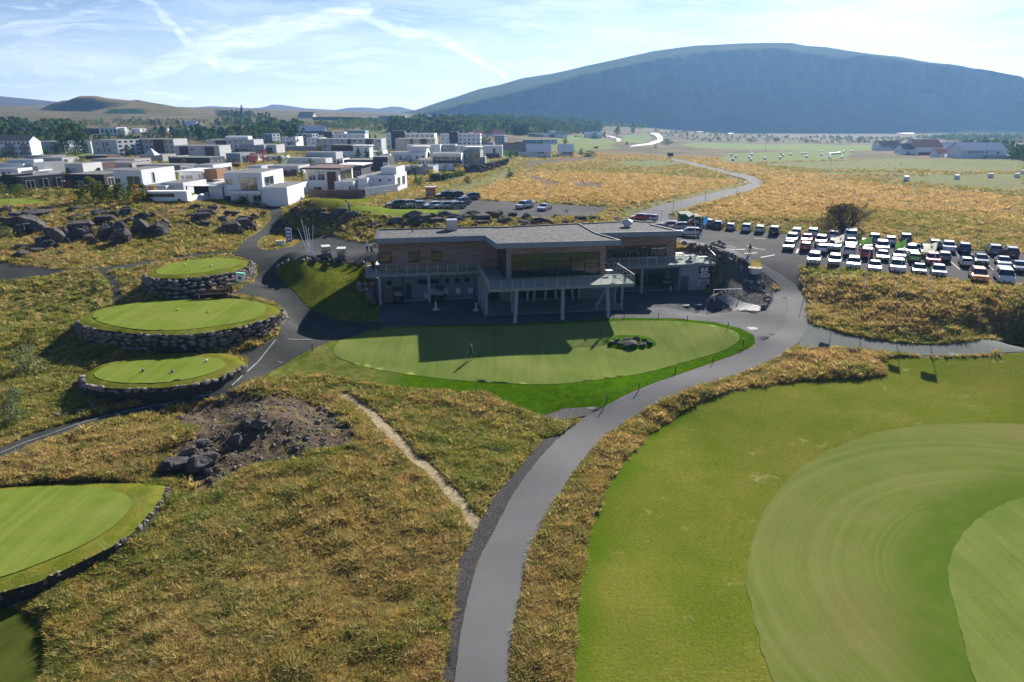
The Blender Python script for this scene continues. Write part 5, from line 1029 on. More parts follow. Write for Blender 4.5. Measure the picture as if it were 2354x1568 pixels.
text('ER EKKI\nKOMINN TÍMI\nÁ HRESSINGU?', W_ * .155, (uc, -.262, zt - H_ * .44), bo, M_WHT, bold=.012)
fp = MB(); fp.box(u0, u1, -.25, -.215, zb, zm - .003); fo = fp.build('food_picture', mat('picture_ground', (.35, .33, .33), var=.5, vscale=6), bo)
bg_ = MB(); zc = zb + (zm - zb) * .42; bg_.lathe([(.02, .0), (W_ * .27, .02), (W_ * .29, .10), (W_ * .2, .13)], (0, 0, 0), 12); bo2 = None
fb = MB()
for zz, w_, h_, mi in ((.02, .27, .08, 0), (.10, .31, .05, 1), (.15, .31, .05, 2), (.2, .27, .12, 0)): fb.box(uc - W_ * w_, uc + W_ * w_, -.262, -.252, zb + .1 + zz, zb + .1 + zz + h_, mi)
fb.build('burger_print', [mat('bun', (.38, .19, .07)), mat('meat', (.09, .035, .02)), mat('salad', (.12, .25, .05))], bo)
fb = MB(); fb.box(u0 + .02, u1 - .02, -.261, -.251, zm - .32, zm - .12); fb.build('snack_print', mat('snack_print', (.16, .11, .08), var=.8, vscale=12), bo)
# ------------------------------------------------ people
def person(label, loc, rz, pose, mats, h=1.78, group=None, hair='short'):
    """pose: dict of joint positions (metres, figure facing -Y, feet at z=0)"""
    J = dict(pelvis=(0, 0, .96), waist=(0, 0, 1.1), chest=(0, .0, 1.32), neck=(0, -.01, 1.5), head=(0, -.03, 1.63), crown=(0, -.02, 1.74),
             shL=(.18, 0, 1.42), elL=(.24, .02, 1.14), wrL=(.25, -.08, .9), haL=(.25, -.12, .81), shR=(-.18, 0, 1.42), elR=(-.24, .02, 1.14), wrR=(-.25, -.08, .9), haR=(-.25, -.12, .81),
             hiL=(.09, 0, .92), knL=(.1, -.02, .5), anL=(.1, .02, .09), toL=(.11, -.15, .04), hiR=(-.09, 0, .92), knR=(-.1, -.02, .5), anR=(-.1, .02, .09), toR=(-.11, -.15, .04))
    J.update(pose); names = list(J)
    rad = dict(pelvis=.14, waist=.125, chest=.15, neck=.06, head=.10, crown=.075, shL=.075, elL=.048, wrL=.036, haL=.035, shR=.075, elR=.048, wrR=.036, haR=.035, hiL=.095, knL=.065, anL=.045, toL=.035, hiR=.095, knR=.065, anR=.045, toR=.035)
    E = [('pelvis', 'waist'), ('waist', 'chest'), ('chest', 'neck'), ('neck', 'head'), ('head', 'crown')] + [(a + s, b + s) for s in 'LR' for a, b in (('sh', 'el'), ('el', 'wr'), ('wr', 'ha'), ('hi', 'kn'), ('kn', 'an'), ('an', 'to'))] + [('chest', 'shL'), ('chest', 'shR'), ('pelvis', 'hiL'), ('pelvis', 'hiR')]
    me = bpy.data.meshes.new('person_skeleton'); me.from_pydata([J[n] for n in names], [(names.index(a), names.index(b)) for a, b in E], [])
    tmp = bpy.data.objects.new('person_skeleton', me); COL.objects.link(tmp)
    tmp.modifiers.new('s', 'SKIN'); sub = tmp.modifiers.new('b', 'SUBSURF'); sub.levels = 1; sub.render_levels = 1
    for i, n in enumerate(names):
        me.skin_vertices[0].data[i].radius = (rad[n], rad[n] * (.78 if n in ('waist', 'chest', 'pelvis') else 1)); me.skin_vertices[0].data[i].use_root = (n == 'pelvis')
    dg = bpy.context.evaluated_depsgraph_get(); m2 = bpy.data.meshes.new_from_object(tmp.evaluated_get(dg)); bpy.data.objects.remove(tmp)
    part = dict(pelvis=1, hiL=1, knL=1, anL=1, hiR=1, knR=1, anR=1, toL=2, toR=2, waist=0, chest=0, shL=0, shR=0, elL=0, elR=0, wrL=0, wrR=0, neck=3, head=3, crown=4, haL=3, haR=3)
    m2.materials.clear()
    for m in mats: m2.materials.append(m)
    JV = np.array([J[n] for n in names]); pi = [part[n] for n in names]
    for f in m2.polygons:
        c = np.array(f.center); k = int(np.argmin(((JV - c) ** 2).sum(1))); f.material_index = pi[k]; f.use_smooth = True
        if pi[k] >= 3 and names[k] in ('head', 'crown') and (c[2] > J['head'][2] + .03 and c[1] > J['head'][1] - .06): f.material_index = 4
    root = empty('person', loc, rz, label, 'person', group); s = h / 1.78; root.scale = (s, s, s)
    o = inst('body', m2, root)
    hd = J['head']; f = MB()
    for sx in (-.032, .032): f.blob((hd[0] + sx, hd[1] - .098, hd[2] + .02), (.012, .008, .008), 1)
    f.blob((hd[0], hd[1] - .112, hd[2] - .015), (.013, .02, .022), 1); f.box(hd[0] - .025, hd[0] + .025, hd[1] - .103, hd[1] - .09, hd[2] - .058, hd[2] - .05)
    f.build('face', mats[4], root)
    fg = MB()
    for s_ in 'LR':
        hx = Vector(J['ha' + s_]); wx = Vector(J['wr' + s_]); d = (hx - wx).normalized(); side = Vector((0, 1, 0)).cross(d).normalized()
        for i, L in enumerate((.07, .08, .075, .06)):
            a = hx + side * (-.024 + .016 * i); m_ = a + d * L * .55; e = m_ + (d + Vector((0, -.7, 0))).normalized() * L * .5; fg.path([a, m_, e], [.009, .008, .006], 6)
        a = hx - side * .035 - d * .03; fg.path([a, a - side * .02 + d * .03 + Vector((0, -.02, 0))], [.01, .008], 6)
    fg.build('hands', mats[3], root)
    return root
SK = mat('skin', (.48, .30, .22), rough=.6); HB = mat('brown_hair', (.06, .035, .02)); HR = mat('ginger_hair', (.22, .10, .045))
def cloth(n, c): return mat(n, c, rough=.9, var=.15, vscale=6)
BLK = cloth('black_cloth', (.012, .013, .018)); NAVY = cloth('navy_cloth', (.014, .02, .045)); WHC = cloth('white_cloth', (.7, .72, .75)); SHOE = cloth('white_shoe', (.6, .6, .6)); BSH = cloth('black_shoe', (.02, .02, .02)); KHA = cloth('khaki_cloth', (.25, .21, .14)); LB = cloth('pale_blue_cloth', (.42, .53, .62)); YEL = cloth('yellow_cloth', (.55, .62, .18)); GRY = cloth('grey_cloth', (.22, .24, .27))
walk = dict(knL=(.1, -.16, .52), anL=(.1, -.24, .09), toL=(.1, -.38, .06), knR=(-.1, .08, .5), anR=(-.1, .28, .12), toR=(-.1, .16, .03), elL=(.26, .1, 1.16), wrL=(.25, .06, .92), haL=(.25, .04, .83), elR=(-.26, -.04, 1.15), wrR=(-.24, -.2, .95), haR=(-.23, -.24, .87))
p = G(1083, 826); p = (p[0], p[1], p[2] + .06)
person('golfer in black walking across the shaded putting green with a club', p, R(70), walk, [BLK, BLK, BSH, SK, HR], 1.82)
clb = MB(); a = Vector((p[0], p[1], p[2])); clb.tube((a.x - .35, a.y + .05, a.z + .92), (a.x - .62, a.y - .15, a.z + .03), .014, n=6); clb.box(a.x - .70, a.x - .58, a.y - .19, a.y - .13, a.z + .0, a.z + .05)
clb.build('golf_club', M_STEEL, label='golf club held by the golfer on the putting green', cat='golf club')
p = G(844, 583); p = (p[0], p[1], p[2] + .04)
person('golfer in white shirt and cap standing behind a golf trolley', p, R(200), dict(elL=(.24, -.1, 1.16), wrL=(.2, -.3, 1.1), haL=(.18, -.38, 1.08), elR=(-.24, -.1, 1.16), wrR=(-.2, -.3, 1.1), haR=(-.18, -.38, 1.08)), [WHC, BLK, SHOE, SK, WHC])
def trolley(p, rz, label):
    r = empty('golf_trolley', p, rz, label, 'golf trolley', 'golf bags and trolleys'); b = MB(); b.tube((0, 0, .25), (0, .22, 1.05), .15, .17, 10); b.build('golf_bag', BLK, r)
    f = MB(); f.tube((0, -.1, .2), (0, .5, 1.1), .02); f.tube((-.35, .1, .28), (.35, .1, .28), .02); f.tube((0, -.1, .2), (0, -.55, .15), .02); f.tube((-.12, .5, 1.1), (.12, .5, 1.1), .02); f.build('frame', M_DARKM, r)
    for x, y, rr in ((-.36, .1, .16), (.36, .1, .16), (0, -.55, .11)): w_ = MB(); w_.tube((x - .03, y, rr), (x + .03, y, rr), rr, n=12); w_.build('wheel', BSH, r)
    c = MB()
    for i in range(6): a = i * 1.05; c.tube((.07 * math.cos(a), .2 + .07 * math.sin(a), 1.0), (.11 * math.cos(a), .28 + .1 * math.sin(a), 1.3), .01, n=5); c.blob((.11 * math.cos(a), .28 + .1 * math.sin(a), 1.32), (.04, .05, .04), 1)
    c.build('golf_clubs', M_STEEL, r); return r
q = G(855, 585); trolley((q[0], q[1], q[2] + .04), R(20), 'black golf trolley beside the golfer in white at the clubhouse corner')
q = B2(.9, 4.6); trolley((q[0], q[1], 4.0), R(80), 'black golf trolley on the deck by the left clubhouse wall')
q = B2(1.1, 3.2); trolley((q[0], q[1], 4.0), R(110), 'black golf trolley on the deck beside the corner window')
# person with phone on the sunlit deck
u, v = UV(*z2(1533, 915), 4.0); q = B2(u, v)
person('person in dark blue jacket and khaki trousers standing at the sunny deck corner', (q[0], q[1], 4.0), R(-60), dict(elL=(.2, -.1, 1.16), wrL=(.08, -.28, 1.25), haL=(.03, -.32, 1.3), elR=(-.2, -.1, 1.16), wrR=(-.08, -.28, 1.25), haR=(-.03, -.32, 1.28)), [NAVY, KHA, SHOE, SK, HB])
p = G(1722, 587); p = (p[0], p[1], p[2] + .05)
person('person in black top and beige trousers walking from the car park to the path', p, R(-80), walk, [BLK, KHA, BSH, SK, HB])
p = G(803, 485); p = (p[0], p[1], p[2] + .07)
person('golfer in pale blue jacket putting on the green above the rocks', p, R(0), dict(chest=(0, -.12, 1.26), neck=(0, -.22, 1.4), head=(0, -.3, 1.5), crown=(0, -.36, 1.58), shL=(.18, -.16, 1.33), shR=(-.18, -.16, 1.33), elL=(.14, -.3, 1.1), wrL=(.04, -.4, .92), haL=(.02, -.42, .86), elR=(-.14, -.3, 1.1), wrR=(-.04, -.4, .92), haR=(-.02, -.42, .86)), [LB, BLK, BSH, SK, HB], 1.9)
p = G(22, 464); p = (p[0], p[1], p[2] + .1)
person('golfer in yellow shirt bending over on the far left tee', p, R(-50), dict(chest=(0, -.2, 1.24), neck=(0, -.36, 1.34), head=(0, -.46, 1.4), crown=(0, -.54, 1.46), shL=(.18, -.26, 1.3), shR=(-.18, -.26, 1.3), elL=(.14, -.4, 1.05), wrL=(.04, -.48, .86), haL=(.02, -.5, .8), elR=(-.14, -.4, 1.05), wrR=(-.04, -.48, .86), haR=(-.02, -.5, .8)), [YEL, GRY, BSH, SK, HB], 1.95)
q = G(693, 479); trolley((q[0], q[1], q[2] + .1), R(10), 'black golf bag on a trolley at the edge of the upper green')
# ------------------------------------------------ deck furniture
def chair(loc, rz, label, seatm, legm, group='chairs on the decks'):
    r = empty('chair', loc, rz, label, 'chair', group); s = MB(); s.box(-.22, .22, -.22, .22, .43, .47); s.build('seat', seatm, r)
    b = MB(); b.prism([(-.2, .2), (.2, .2), (.2, .24), (-.2, .24)], .55, .9); b.build('backrest', seatm, r)
    for x in (-.2, .2):
        for y in (-.2, .2): l = MB(); l.tube((x, y, 0), (x, y, .9 if y > 0 else .43), .015, n=6); l.build('leg', legm, r)
    return r
def table(loc, rz, label, topm, w_=.8, l_=.8, group='tables on the decks'):
    r = empty('table', loc, rz, label, 'table', group); s = MB(); s.box(-l_ / 2, l_ / 2, -w_ / 2, w_ / 2, .71, .75); s.build('tabletop', topm, r)
    for x in ((-l_ * .32, l_ * .32) if l_ > 1.2 else (0,)):
        l = MB(); l.tube((x, 0, .03), (x, 0, .71), .03); l.beam((x - .3, -.2, .02), (x + .3, .2, .02), .05, .03); l.beam((x - .3, .2, .02), (x + .3, -.2, .02), .05, .03); l.build('leg', M_STEEL, r)
    return r
WOODT = mat('teak', (.3, .17, .08)); DCH = mat('dark_rattan', (.03, .03, .035)); WT = mat('white_tabletop', (.6, .6, .6), rough=.5)
def at4(px): u, v = UV(*px, 4.0); q = B2(u, v); return (q[0], q[1], 4.0)
for px, rz, lab, m in ((z2(1410, 895), 100, 'dark slatted chair standing alone on the sunlit deck corner', DCH), (z2(1290, 740), 20, 'dark chair behind the small sunlit table at the bay corner', DCH), (z2(1180, 812), -40, 'dark chair pushed against the glass at the right end of the bay', DCH),
    (z2(1665, 640), 60, 'wooden chair left of the long table on the shaded right deck', WOODT), (z2(1775, 640), 80, 'wooden chair at the left end of the two white tables', WOODT), (z2(1985, 630), -80, 'wooden chair at the right end of the two white tables', WOODT), (z2(1440, 640), 40, 'wooden chair nearest the bay on the shaded right deck', WOODT), (z2(1540, 620), 0, 'wooden chair in the middle of the shaded right deck', WOODT)): chair(at4(px), R(rz) + BA, lab, m, m if m is WOODT else M_DARKM)
for px, rz, lab, m, l_ in ((z2(1315, 812), 10, 'small white pedestal table in the sun beside the bay', WT, .9), (z2(1268, 720), 10, 'small white table close to the bay wall', WT, .8), (z2(1845, 640), 0, 'left of two white pedestal tables on the shaded deck', WT, 1.0), (z2(1925, 638), 0, 'right of two white pedestal tables on the shaded deck', WT, 1.0), (z2(1490, 640), 0, 'long dark table on the shaded right deck', DCH, 1.6), (z1(535, 735), 0, 'white table against the larch wall of the left deck', WT, 1.0)): table(at4(px), R(rz) + BA, lab, m, l_=l_)
chair(at4(z1(612, 735)), R(-90) + BA, 'dark chair right of the table on the left deck', DCH, M_DARKM); chair(at4(z1(455, 742)), R(90) + BA, 'dark chair left of the table on the left deck', DCH, M_DARKM)
for px, rz, lab in ((z3(205, 600), 10, 'dark armchair behind the left terrace table'), (z3(262, 625), -60, 'dark armchair in front of the left terrace table'), (z3(365, 668), 90, 'dark armchair left of the low terrace table'), (z3(420, 680), 60, 'dark armchair in front of the low terrace table'), (z3(545, 650), -20, 'dark armchair at the right end of the terrace'), (z3(600, 665), -80, 'dark armchair touching the right terrace railing')): chair(at4(px), R(rz) + BA, lab, DCH, M_DARKM, 'chairs on the sunny terrace')
table(at4(z3(228, 625)), BA, 'white table on the terrace nearest the wooden wall', WT, l_=1.2); table(at4(z3(490, 668)), BA, 'low white table among the terrace armchairs', WT, l_=1.3)
def heater(loc, label): mb = MB(); mb.lathe([(.2, 0), (.2, .12), (.04, .16), (.04, 1.0), (.12, 1.05), (.12, 1.15)], (0, 0, 0), 10); o = mb.build('waste_bin', M_DARKM); o.location = loc; tag(o, label, 'bin')
heater(at4(z1(1775, 700)), 'slim black pillar bin in the inner corner of the left deck')
# ------------------------------------------------ cars
c4 = lambda x, y: (1893.5 + x * .1952, 494 + y * .1952)
GLS = mat('car_glass', (.02, .025, .03), rough=.05, spec=1.0, var=.1); TYRE = mat('tyre', (.02, .02, .02), rough=.9); RIM = mat('alloy_rim', (.4, .4, .42), rough=.3, metal=.8)
HL = mat('headlight_glass', (.6, .62, .65), rough=.1, spec=1); TL = mat('tail_light_red', (.35, .01, .01), rough=.2); PLATE = mat('number_plate', (.6, .6, .6), rough=.5); TRIM = mat('black_trim', (.02, .02, .022), rough=.6)
def paint_mat(n, c): return mat('paint_' + n, c, rough=.28, var=.02, metal=.0 if sum(c) > 1.5 else .25, coat=1.0)
PA = dict(white=(.60, .61, .62), silver=(.24, .25, .27), grey=(.12, .125, .135), black=(.012, .013, .016), navy=(.02, .03, .06), teal=(.025, .06, .08), red=(.45, .015, .03), maroon=(.13, .015, .03), lime=(.24, .48, .02), orange=(.62, .24, .03), green=(.03, .15, .06))
TYPES = {  # stations: y, belt z, top z, half width, roof half width ; body length etc.
 'suv': [(-2.25, .72, .72, .80, .80), (-2.15, .95, .95, .90, .86), (-1.15, 1.06, 1.08, .93, .84), (-.45, 1.10, 1.62, .94, .68), (.6, 1.12, 1.68, .94, .69), (1.75, 1.14, 1.62, .93, .66), (2.15, 1.10, 1.14, .90, .78), (2.25, .75, .75, .84, .84)],
 'hatch': [(-1.95, .62, .62, .76, .76), (-1.85, .82, .82, .85, .8), (-1.0, .95, .97, .87, .78), (-.3, .98, 1.46, .87, .62), (.5, 1.0, 1.5, .87, .62), (1.5, 1.02, 1.42, .86, .6), (1.9, .98, 1.02, .84, .72), (1.98, .65, .65, .78, .78)],
 'sedan': [(-2.25, .6, .6, .78, .78), (-2.15, .78, .78, .87, .83), (-1.15, .92, .94, .9, .8), (-.4, .95, 1.42, .9, .62), (.5, .96, 1.45, .9, .62), (1.2, .98, 1.36, .9, .62), (1.75, .98, 1.0, .88, .76), (2.2, .9, .9, .86, .8), (2.28, .62, .62, .8, .8)],
 'wagon': [(-2.3, .6, .6, .78, .78), (-2.2, .8, .8, .88, .84), (-1.2, .94, .96, .9, .8), (-.5, .97, 1.45, .9, .62), (.6, .98, 1.48, .9, .62), (1.8, 1.0, 1.40, .89, .6), (2.2, .98, 1.0, .87, .75), (2.3, .62, .62, .8, .8)],
 'van': [(-2.45, .75, .75, .84, .84), (-2.35, 1.0, 1.0, .95, .9), (-1.75, 1.18, 1.2, .97, .86), (-1.0, 1.22, 1.88, .97, .76), (.6, 1.24, 1.94, .97, .78), (2.2, 1.24, 1.9, .97, .78), (2.4, 1.2, 1.3, .96, .9), (2.48, .8, .8, .92, .92)],
 'pickup': [(-2.6, .75, .75, .84, .84), (-2.5, 1.0, 1.0, .93, .88), (-1.4, 1.1, 1.12, .95, .86), (-.8, 1.12, 1.72, .95, .7), (.1, 1.14, 1.76, .95, .7), (.75, 1.14, 1.66, .95, .68), (.95, 1.14, 1.16, .95, .9), (2.55, 1.1, 1.1, .93, .9), (2.62, .7, .7, .88, .88)]}
CARC = {}
def make_car(kind, col, label, group):
    P = paint_mat(col, PA[col]); r = empty('parked_car', (0, 0, 0), 0, label, 'pickup' if kind == 'pickup' else 'van' if kind == 'van' else 'car', group); st = TYPES[kind]
    b = MB(); side = MB(); ws = MB(); rwn = MB()
    def ring(s): y, be, tp, w_, rw_ = s; return [(-w_ * .93, y, .28), (-w_, y, .5), (-w_, y, be), (-rw_, y, tp), (rw_, y, tp), (w_, y, be), (w_, y, .5), (w_ * .93, y, .28)]
    R_ = [ring(s) for s in st]; gh = [s[2] - s[1] > .15 for s in st]
    for i in range(len(st) - 1):
        A, B_ = R_[i], R_[i + 1]
        for k in range(8):
            j = (k + 1) % 8; q = [A[k], A[j], B_[j], B_[k]]
            if k in (2, 4) and (gh[i] or gh[i + 1]):
                if kind == 'van' and i >= 4: b.add(q, [(0, 1, 2, 3)], 0)
                else: side.add(q, [(0, 1, 2, 3)])
            elif k == 3 and gh[i] != gh[i + 1]: (ws if gh[i + 1] else rwn).add(q, [(0, 1, 2, 3)])
            else: b.add(q, [(0, 1, 2, 3)], 1 if k in (0, 6, 7) else 0)
    b.add(R_[0], [tuple(range(7, -1, -1))], 0); b.add(R_[-1], [tuple(range(8))], 0)
    y0, y1 = st[0][0], st[-1][0]; w0 = st[0][3]
    b.box(-w0 * .55, w0 * .55, y0 - .015, y0 + .05, .42, .62, 1); b.box(-w0, w0, y0 - .03, y0 + .1, .28, .36, 1); b.box(-w0, w0, y1 - .1, y1 + .03, .28, .45, 1)
    for i in range(1, len(st) - 1):     # pillars
        if gh[i]:
            for s in (-1, 1): b.beam((s * (st[i][3] + .005), st[i][0], st[i][1]), (s * (st[i][4] + .012), st[i][0], st[i][2]), .07, .03, 0)
    if kind in ('suv', 'wagon'):
        for s in (-1, 1): b.tube((s * .6, -.4, st[3][2] + .07), (s * .6, 1.6, st[5][2] + .07), .022, n=5, m=1)
    b.build('body', [P, TRIM], r)
    side.build('side_windows', GLS, r); ws.build('windscreen', GLS, r); rwn.build('rear_window', GLS, r)
    rr = .36 if kind in ('suv', 'pickup', 'van') else .32
    for x in (-1, 1):
        for y in (y0 + .85, y1 - .85):
            w_ = MB(); w_.tube((x * (st[2][3] - .2), y, rr), (x * (st[2][3] + .015), y, rr), rr, n=16, m=0); w_.tube((x * (st[2][3] + .01), y, rr), (x * (st[2][3] + .025), y, rr), rr * .62, n=12, m=1); w_.build('wheel', [TYRE, RIM], r)
        z = st[1][1]; l = MB(); l.box(x * w0 * .98 - .17 * (x > 0), x * w0 * .98 + .17 * (x < 0), y0 - .02, y0 + .16, z * .72, z * .9); l.build('headlight', HL, r)
        zt_ = st[-2][1]; l = MB(); l.box(x * w0 * .99 - .13 * (x > 0), x * w0 * .99 + .13 * (x < 0), y1 - .12, y1 + .03, zt_ * .68, zt_ * .98); l.build('tail_light', TL, r)
        l = MB(); l.box(x * (st[2][3] + .02) - .02, x * (st[2][3] + .14) + .02 * x, -.95, -.8, st[2][1], st[2][1] + .16); l.build('wing_mirror', P, r)
    for y, nm in ((y0 - .04, 0), (y1 + .035, 1)): l = MB(); l.box(-.26, .26, y - .008, y + .008, .5, .61); l.build('number_plate', PLATE, r)
    return r
_bank = {}
def car(px, kind, col, face, label, yaw=0, group='cars in the main car park', s=1.0):
    s *= .9
    """px is the ground point under the end of the car nearest the viewer"""
    x, y, z = G(*px); rz = R(-26 + yaw) + (0 if face == 'f' else math.pi)
    if abs(yaw) < 60: y += 2.0 * s; x += .8 * s
    key = (kind, col)
    if key in _bank:
        c = _bank[key].copy(); COL.objects.link(c)
        for ch_ in _bank[key].children: d = ch_.copy(); COL.objects.link(d); d.parent = c
    else: c = _bank[key] = make_car(kind, col, label, group)
    c.location = (x, y, h1(x, y) + .05); c.rotation_euler = (0, 0, rz); c.scale = (s, s, s); return tag(c, label, 'pickup' if kind == 'pickup' else 'van' if kind == 'van' else 'car', group)
RA = 'cars in the rear row along the meadow'; RB = 'cars in the middle rows'; RCc = 'cars in the front row'; RU = 'cars in the upper gravel car park'
for a in [
 (z3(515,258),'suv','silver','r','silver off-roader behind the black and blue flags',70,RA),(z3(340,372),'suv','white','f','white crossover parked sideways at the right end of the clubhouse roof',-75,RA),(z3(225,305),'suv','silver','f','silver crossover half hidden behind the clubhouse roof corner',-70,RA),(z3(105,278),'hatch','red','f','dark red hatchback just showing past the clubhouse roof',-70,RA),
 (z2(1725,78),'hatch','red','f','bright red car on the access road behind the clubhouse roof',-80,RA),(z2(1835,85),'wagon','white','f','white car beside the red one on the access road',-80,RA),
 (z3(675,295),'suv','black','r','black off-roader, first in the rear row after the flags',0,RA),(z3(825,315),'hatch','silver','r','silver hatchback between the black off-roader and a white one',0,RA),(z3(1012,332),'suv','white','r','white off-roader with dark rear window, third in the rear row',0,RA),(z3(1170,348),'hatch','white','r','small white hatchback left of the black crossover',0,RA),(z3(1342,370),'suv','black','r','black crossover alone before the gap in the rear row',0,RA),
 (z3(1603,392),'van','white','r','white small van behind the dark saloon at the gap',0,RA,.85),(z3(1798,398),'suv','white','r','white off-roader left of the big bare bush',0,RA),
 (c4(115,315),'suv','white','r','white off-roader right below the big bare bush',0,RA),(c4(315,328),'van','white','r','tall white panel van with plain rear doors',0,RA,1.1),(c4(597,350),'suv','grey','r','grey off-roader right of the first green flag',0,RA),(c4(787,372),'hatch','white','r','white hatchback between the two green flags',0,RA),(c4(968,350),'suv','grey','r','dark grey off-roader behind the second green flag',0,RA),(c4(1312,416),'hatch','silver','r','silver hatchback behind the right white flag',0,RA),
 (c4(1478,455),'pickup','white','r','white pickup truck with open bed in the rear row',0,RA),(c4(1662,468),'suv','navy','r','dark blue estate right of the white pickup',0,RA),(c4(2025,490),'suv','grey','r','dark grey off-roader near the right end of the rear row',0,RA),(c4(2225,520),'suv','maroon','r','maroon off-roader at the right edge of the rear row',0,RA),
 (z3(1548,470),'suv','silver','f','silver off-roader nose to tail behind the dark saloon',0,RB),(z3(1512,552),'sedan','grey','f','dark grey saloon at the left end of the middle row',0,RB),(z3(1725,470),'hatch','red','f','pinkish red car right behind the red hatchback',0,RB),(z3(1714,562),'hatch','red','r','bright red hatchback second from the left in the middle row',0,RB),
 (z3(1893,496),'suv','silver','f','silver off-roader behind a small white hatchback',0,RB),(z3(1912,590),'hatch','white','r','small white hatchback right behind the leftmost front row car',0,RB),
 (c4(125,440),'suv','white','f','white off-roader with gold sheen below the white van',0,RB,1.05),(c4(320,400),'sedan','silver','f','silver saloon right under the white panel van',0,RB),(c4(303,505),'suv','white','r','white crossover with dark rear window behind a white hatchback',0,RB),
 (c4(495,432),'suv','black','f','black off-roader behind the red crossover',0,RB),(c4(508,530),'suv','red','r','red crossover crossed by the first green flag pole',0,RB),(c4(690,460),'suv','silver','f','tall silver off-roader shining in the sun behind a silver saloon',0,RB,1.08),(c4(697,560),'sedan','silver','f','silver saloon in the glare beside the red crossover',0,RB),
 (c4(895,545),'sedan','grey','f','grey saloon between the sunlit cars and the lime green one',0,RB),(c4(1040,490),'wagon','silver','f','silver estate behind the lime green hatchback',0,RB),(c4(1075,580),'hatch','lime','r','lime green hatchback, the only green car in the car park',0,RB),(c4(1030,440),'sedan','maroon','f','maroon saloon parked sideways across the aisle',-72,RB),
 (c4(1225,510),'suv','white','f','white off-roader behind the red one with black grille',0,RB),(c4(1295,608),'suv','red','f','red off-roader with black grille and bumpers',0,RB),(c4(1430,570),'hatch','grey','r','dark grey hatchback right of the red off-roader',0,RB),
 (c4(1688,632),'hatch','white','r','small white city car standing alone in the middle row',0,RB,.92),(c4(1870,610),'sedan','black','f','black saloon right of the small white city car',0,RB),(c4(2140,640),'sedan','white','f','white saloon behind the white minibus',0,RB),(c4(2330,700),'sedan','grey','f','dark saloon cut by the right picture edge',0,RB),
 (z3(1808,728),'suv','white','f','white off-roader with roof rails at the left end of the front row',0,RCc,1.05),(c4(125,625),'suv','silver','f','silver crossover second in the front row',0,RCc),(c4(350,655),'suv','white','f','white crossover third in the front row',0,RCc),(c4(603,688),'sedan','white','f','white saloon with thin dark grille, fourth in the front row',0,RCc),
 (c4(875,705),'suv','white','f','large white off-roader, fifth and tallest in the front row',0,RCc,1.1),(c4(1132,730),'sedan','teal','f','dark teal saloon in the front row',0,RCc),(c4(1367,755),'hatch','silver','f','silver hatchback right of the teal saloon',0,RCc,1.05),(c4(1850,810),'suv','orange','f','orange off-roader in the front row',0,RCc,1.05),(c4(2155,828),'van','white','f','white minibus beside the orange off-roader',0,RCc),
 (zt_(1745,915),'suv','black','f','black off-roader next to the orange kiosk trailer',-40,RU),(zt_(1842,915),'suv','navy','f','dark blue off-roader, second from the orange kiosk trailer',-40,RU),(zt_(1992,928),'suv','grey','f','dark grey off-roader alone at the back of the upper car park',-40,RU),(zt_(1905,978),'suv','silver','f','silver off-roader in the middle of the upper car park',-25,RU),
 (zt_(1300,1000),'suv','navy','f','dark off-roader showing its roof behind the left end of the upper green',-45,RU),(zt_(1395,1003),'suv','white','f','white off-roader second behind the upper green',-45,RU),(zt_(1500,1003),'sedan','silver','f','silver car with low roof third behind the upper green',-45,RU),(zt_(1645,1006),'sedan','white','f','white low car half sunk behind the upper green',-45,RU),(zt_(1745,1008),'wagon','white','f','white estate with roof rails behind the upper green',-45,RU),(zt_(1845,1010),'wagon','silver','f','pale estate last in the line behind the upper green',-45,RU),
 (zt3(188,1010),'suv','white','f','white old jeep standing before a small trailer',-10,RU),(zt3(378,1026),'sedan','white','f','white car beside the tall white flagpole',0,RU),
 (zt_(1375,575),'suv','white','f','white car on the drive of the white double-garage house',0,'cars in the town'),(zt_(410,470),'hatch','silver','f','silver car by the grey sheds of the town',-70,'cars in the town'),(zt_(855,545),'van','silver','f','silver van in front of the white garage with brown doors',-60,'cars in the town',.85),(zt3(695,340),'hatch','grey','f','grey car by the far white bungalow',-80,'cars in the town'),(zt3(735,340),'hatch','white','f','white car by the far white bungalow',-80,'cars in the town'),(zt3(880,447),'hatch','red','f','pale red car on the far lawn road',-80,'cars in the town')]:
    car(*a[:5], yaw=a[5], group=a[6], s=a[7] if len(a) > 7 else 1.0)
# trailer behind the jeep, kiosk trailer
x, y, z = G(*zt3(265, 998)); r = empty('car_trailer', (x, y + 1.5, z), R(-20), 'small grey open trailer behind the white jeep', 'trailer'); b = MB(); b.box(-.8, .8, -1.2, 1.2, .5, .55); [b.box(-.8 if i == 0 else .76, -.76 if i == 0 else .8, -1.2, 1.2, .55, 1.0) for i in (0, 1)]; b.box(-.8, .8, 1.16, 1.2, .55, 1.4); b.build('bed', RIM, r)
for s in (-1, 1): w_ = MB(); w_.tube((s * .8, 0, .32), (s * .95, 0, .32), .32, n=12); w_.build('wheel', TYRE, r)
x, y, z = G(*zt_(1655, 905)); r = empty('kiosk_trailer', (x, y + 1.5, z), R(6), 'orange kiosk trailer with a white roof and a printed photo panel', 'trailer'); r.scale = (.62, .62, .62)
b = MB(); b.box(-1.75, 1.75, -1.4, 1.4, .5, 3.6); b.build('body', mat('orange_panel', (.62, .18, .04), rough=.5), r); b = MB(); b.box(-1.8, 1.8, -1.45, 1.45, 3.603, 3.75); b.build('roof', mat('white_cabinet'), r)
b = MB(); b.box(-1.5, .3, -1.44, -1.41, 1.2, 2.4); b.build('photo_panel', mat('photo_panel', (.3, .3, .32), var=.7, vscale=2), r)
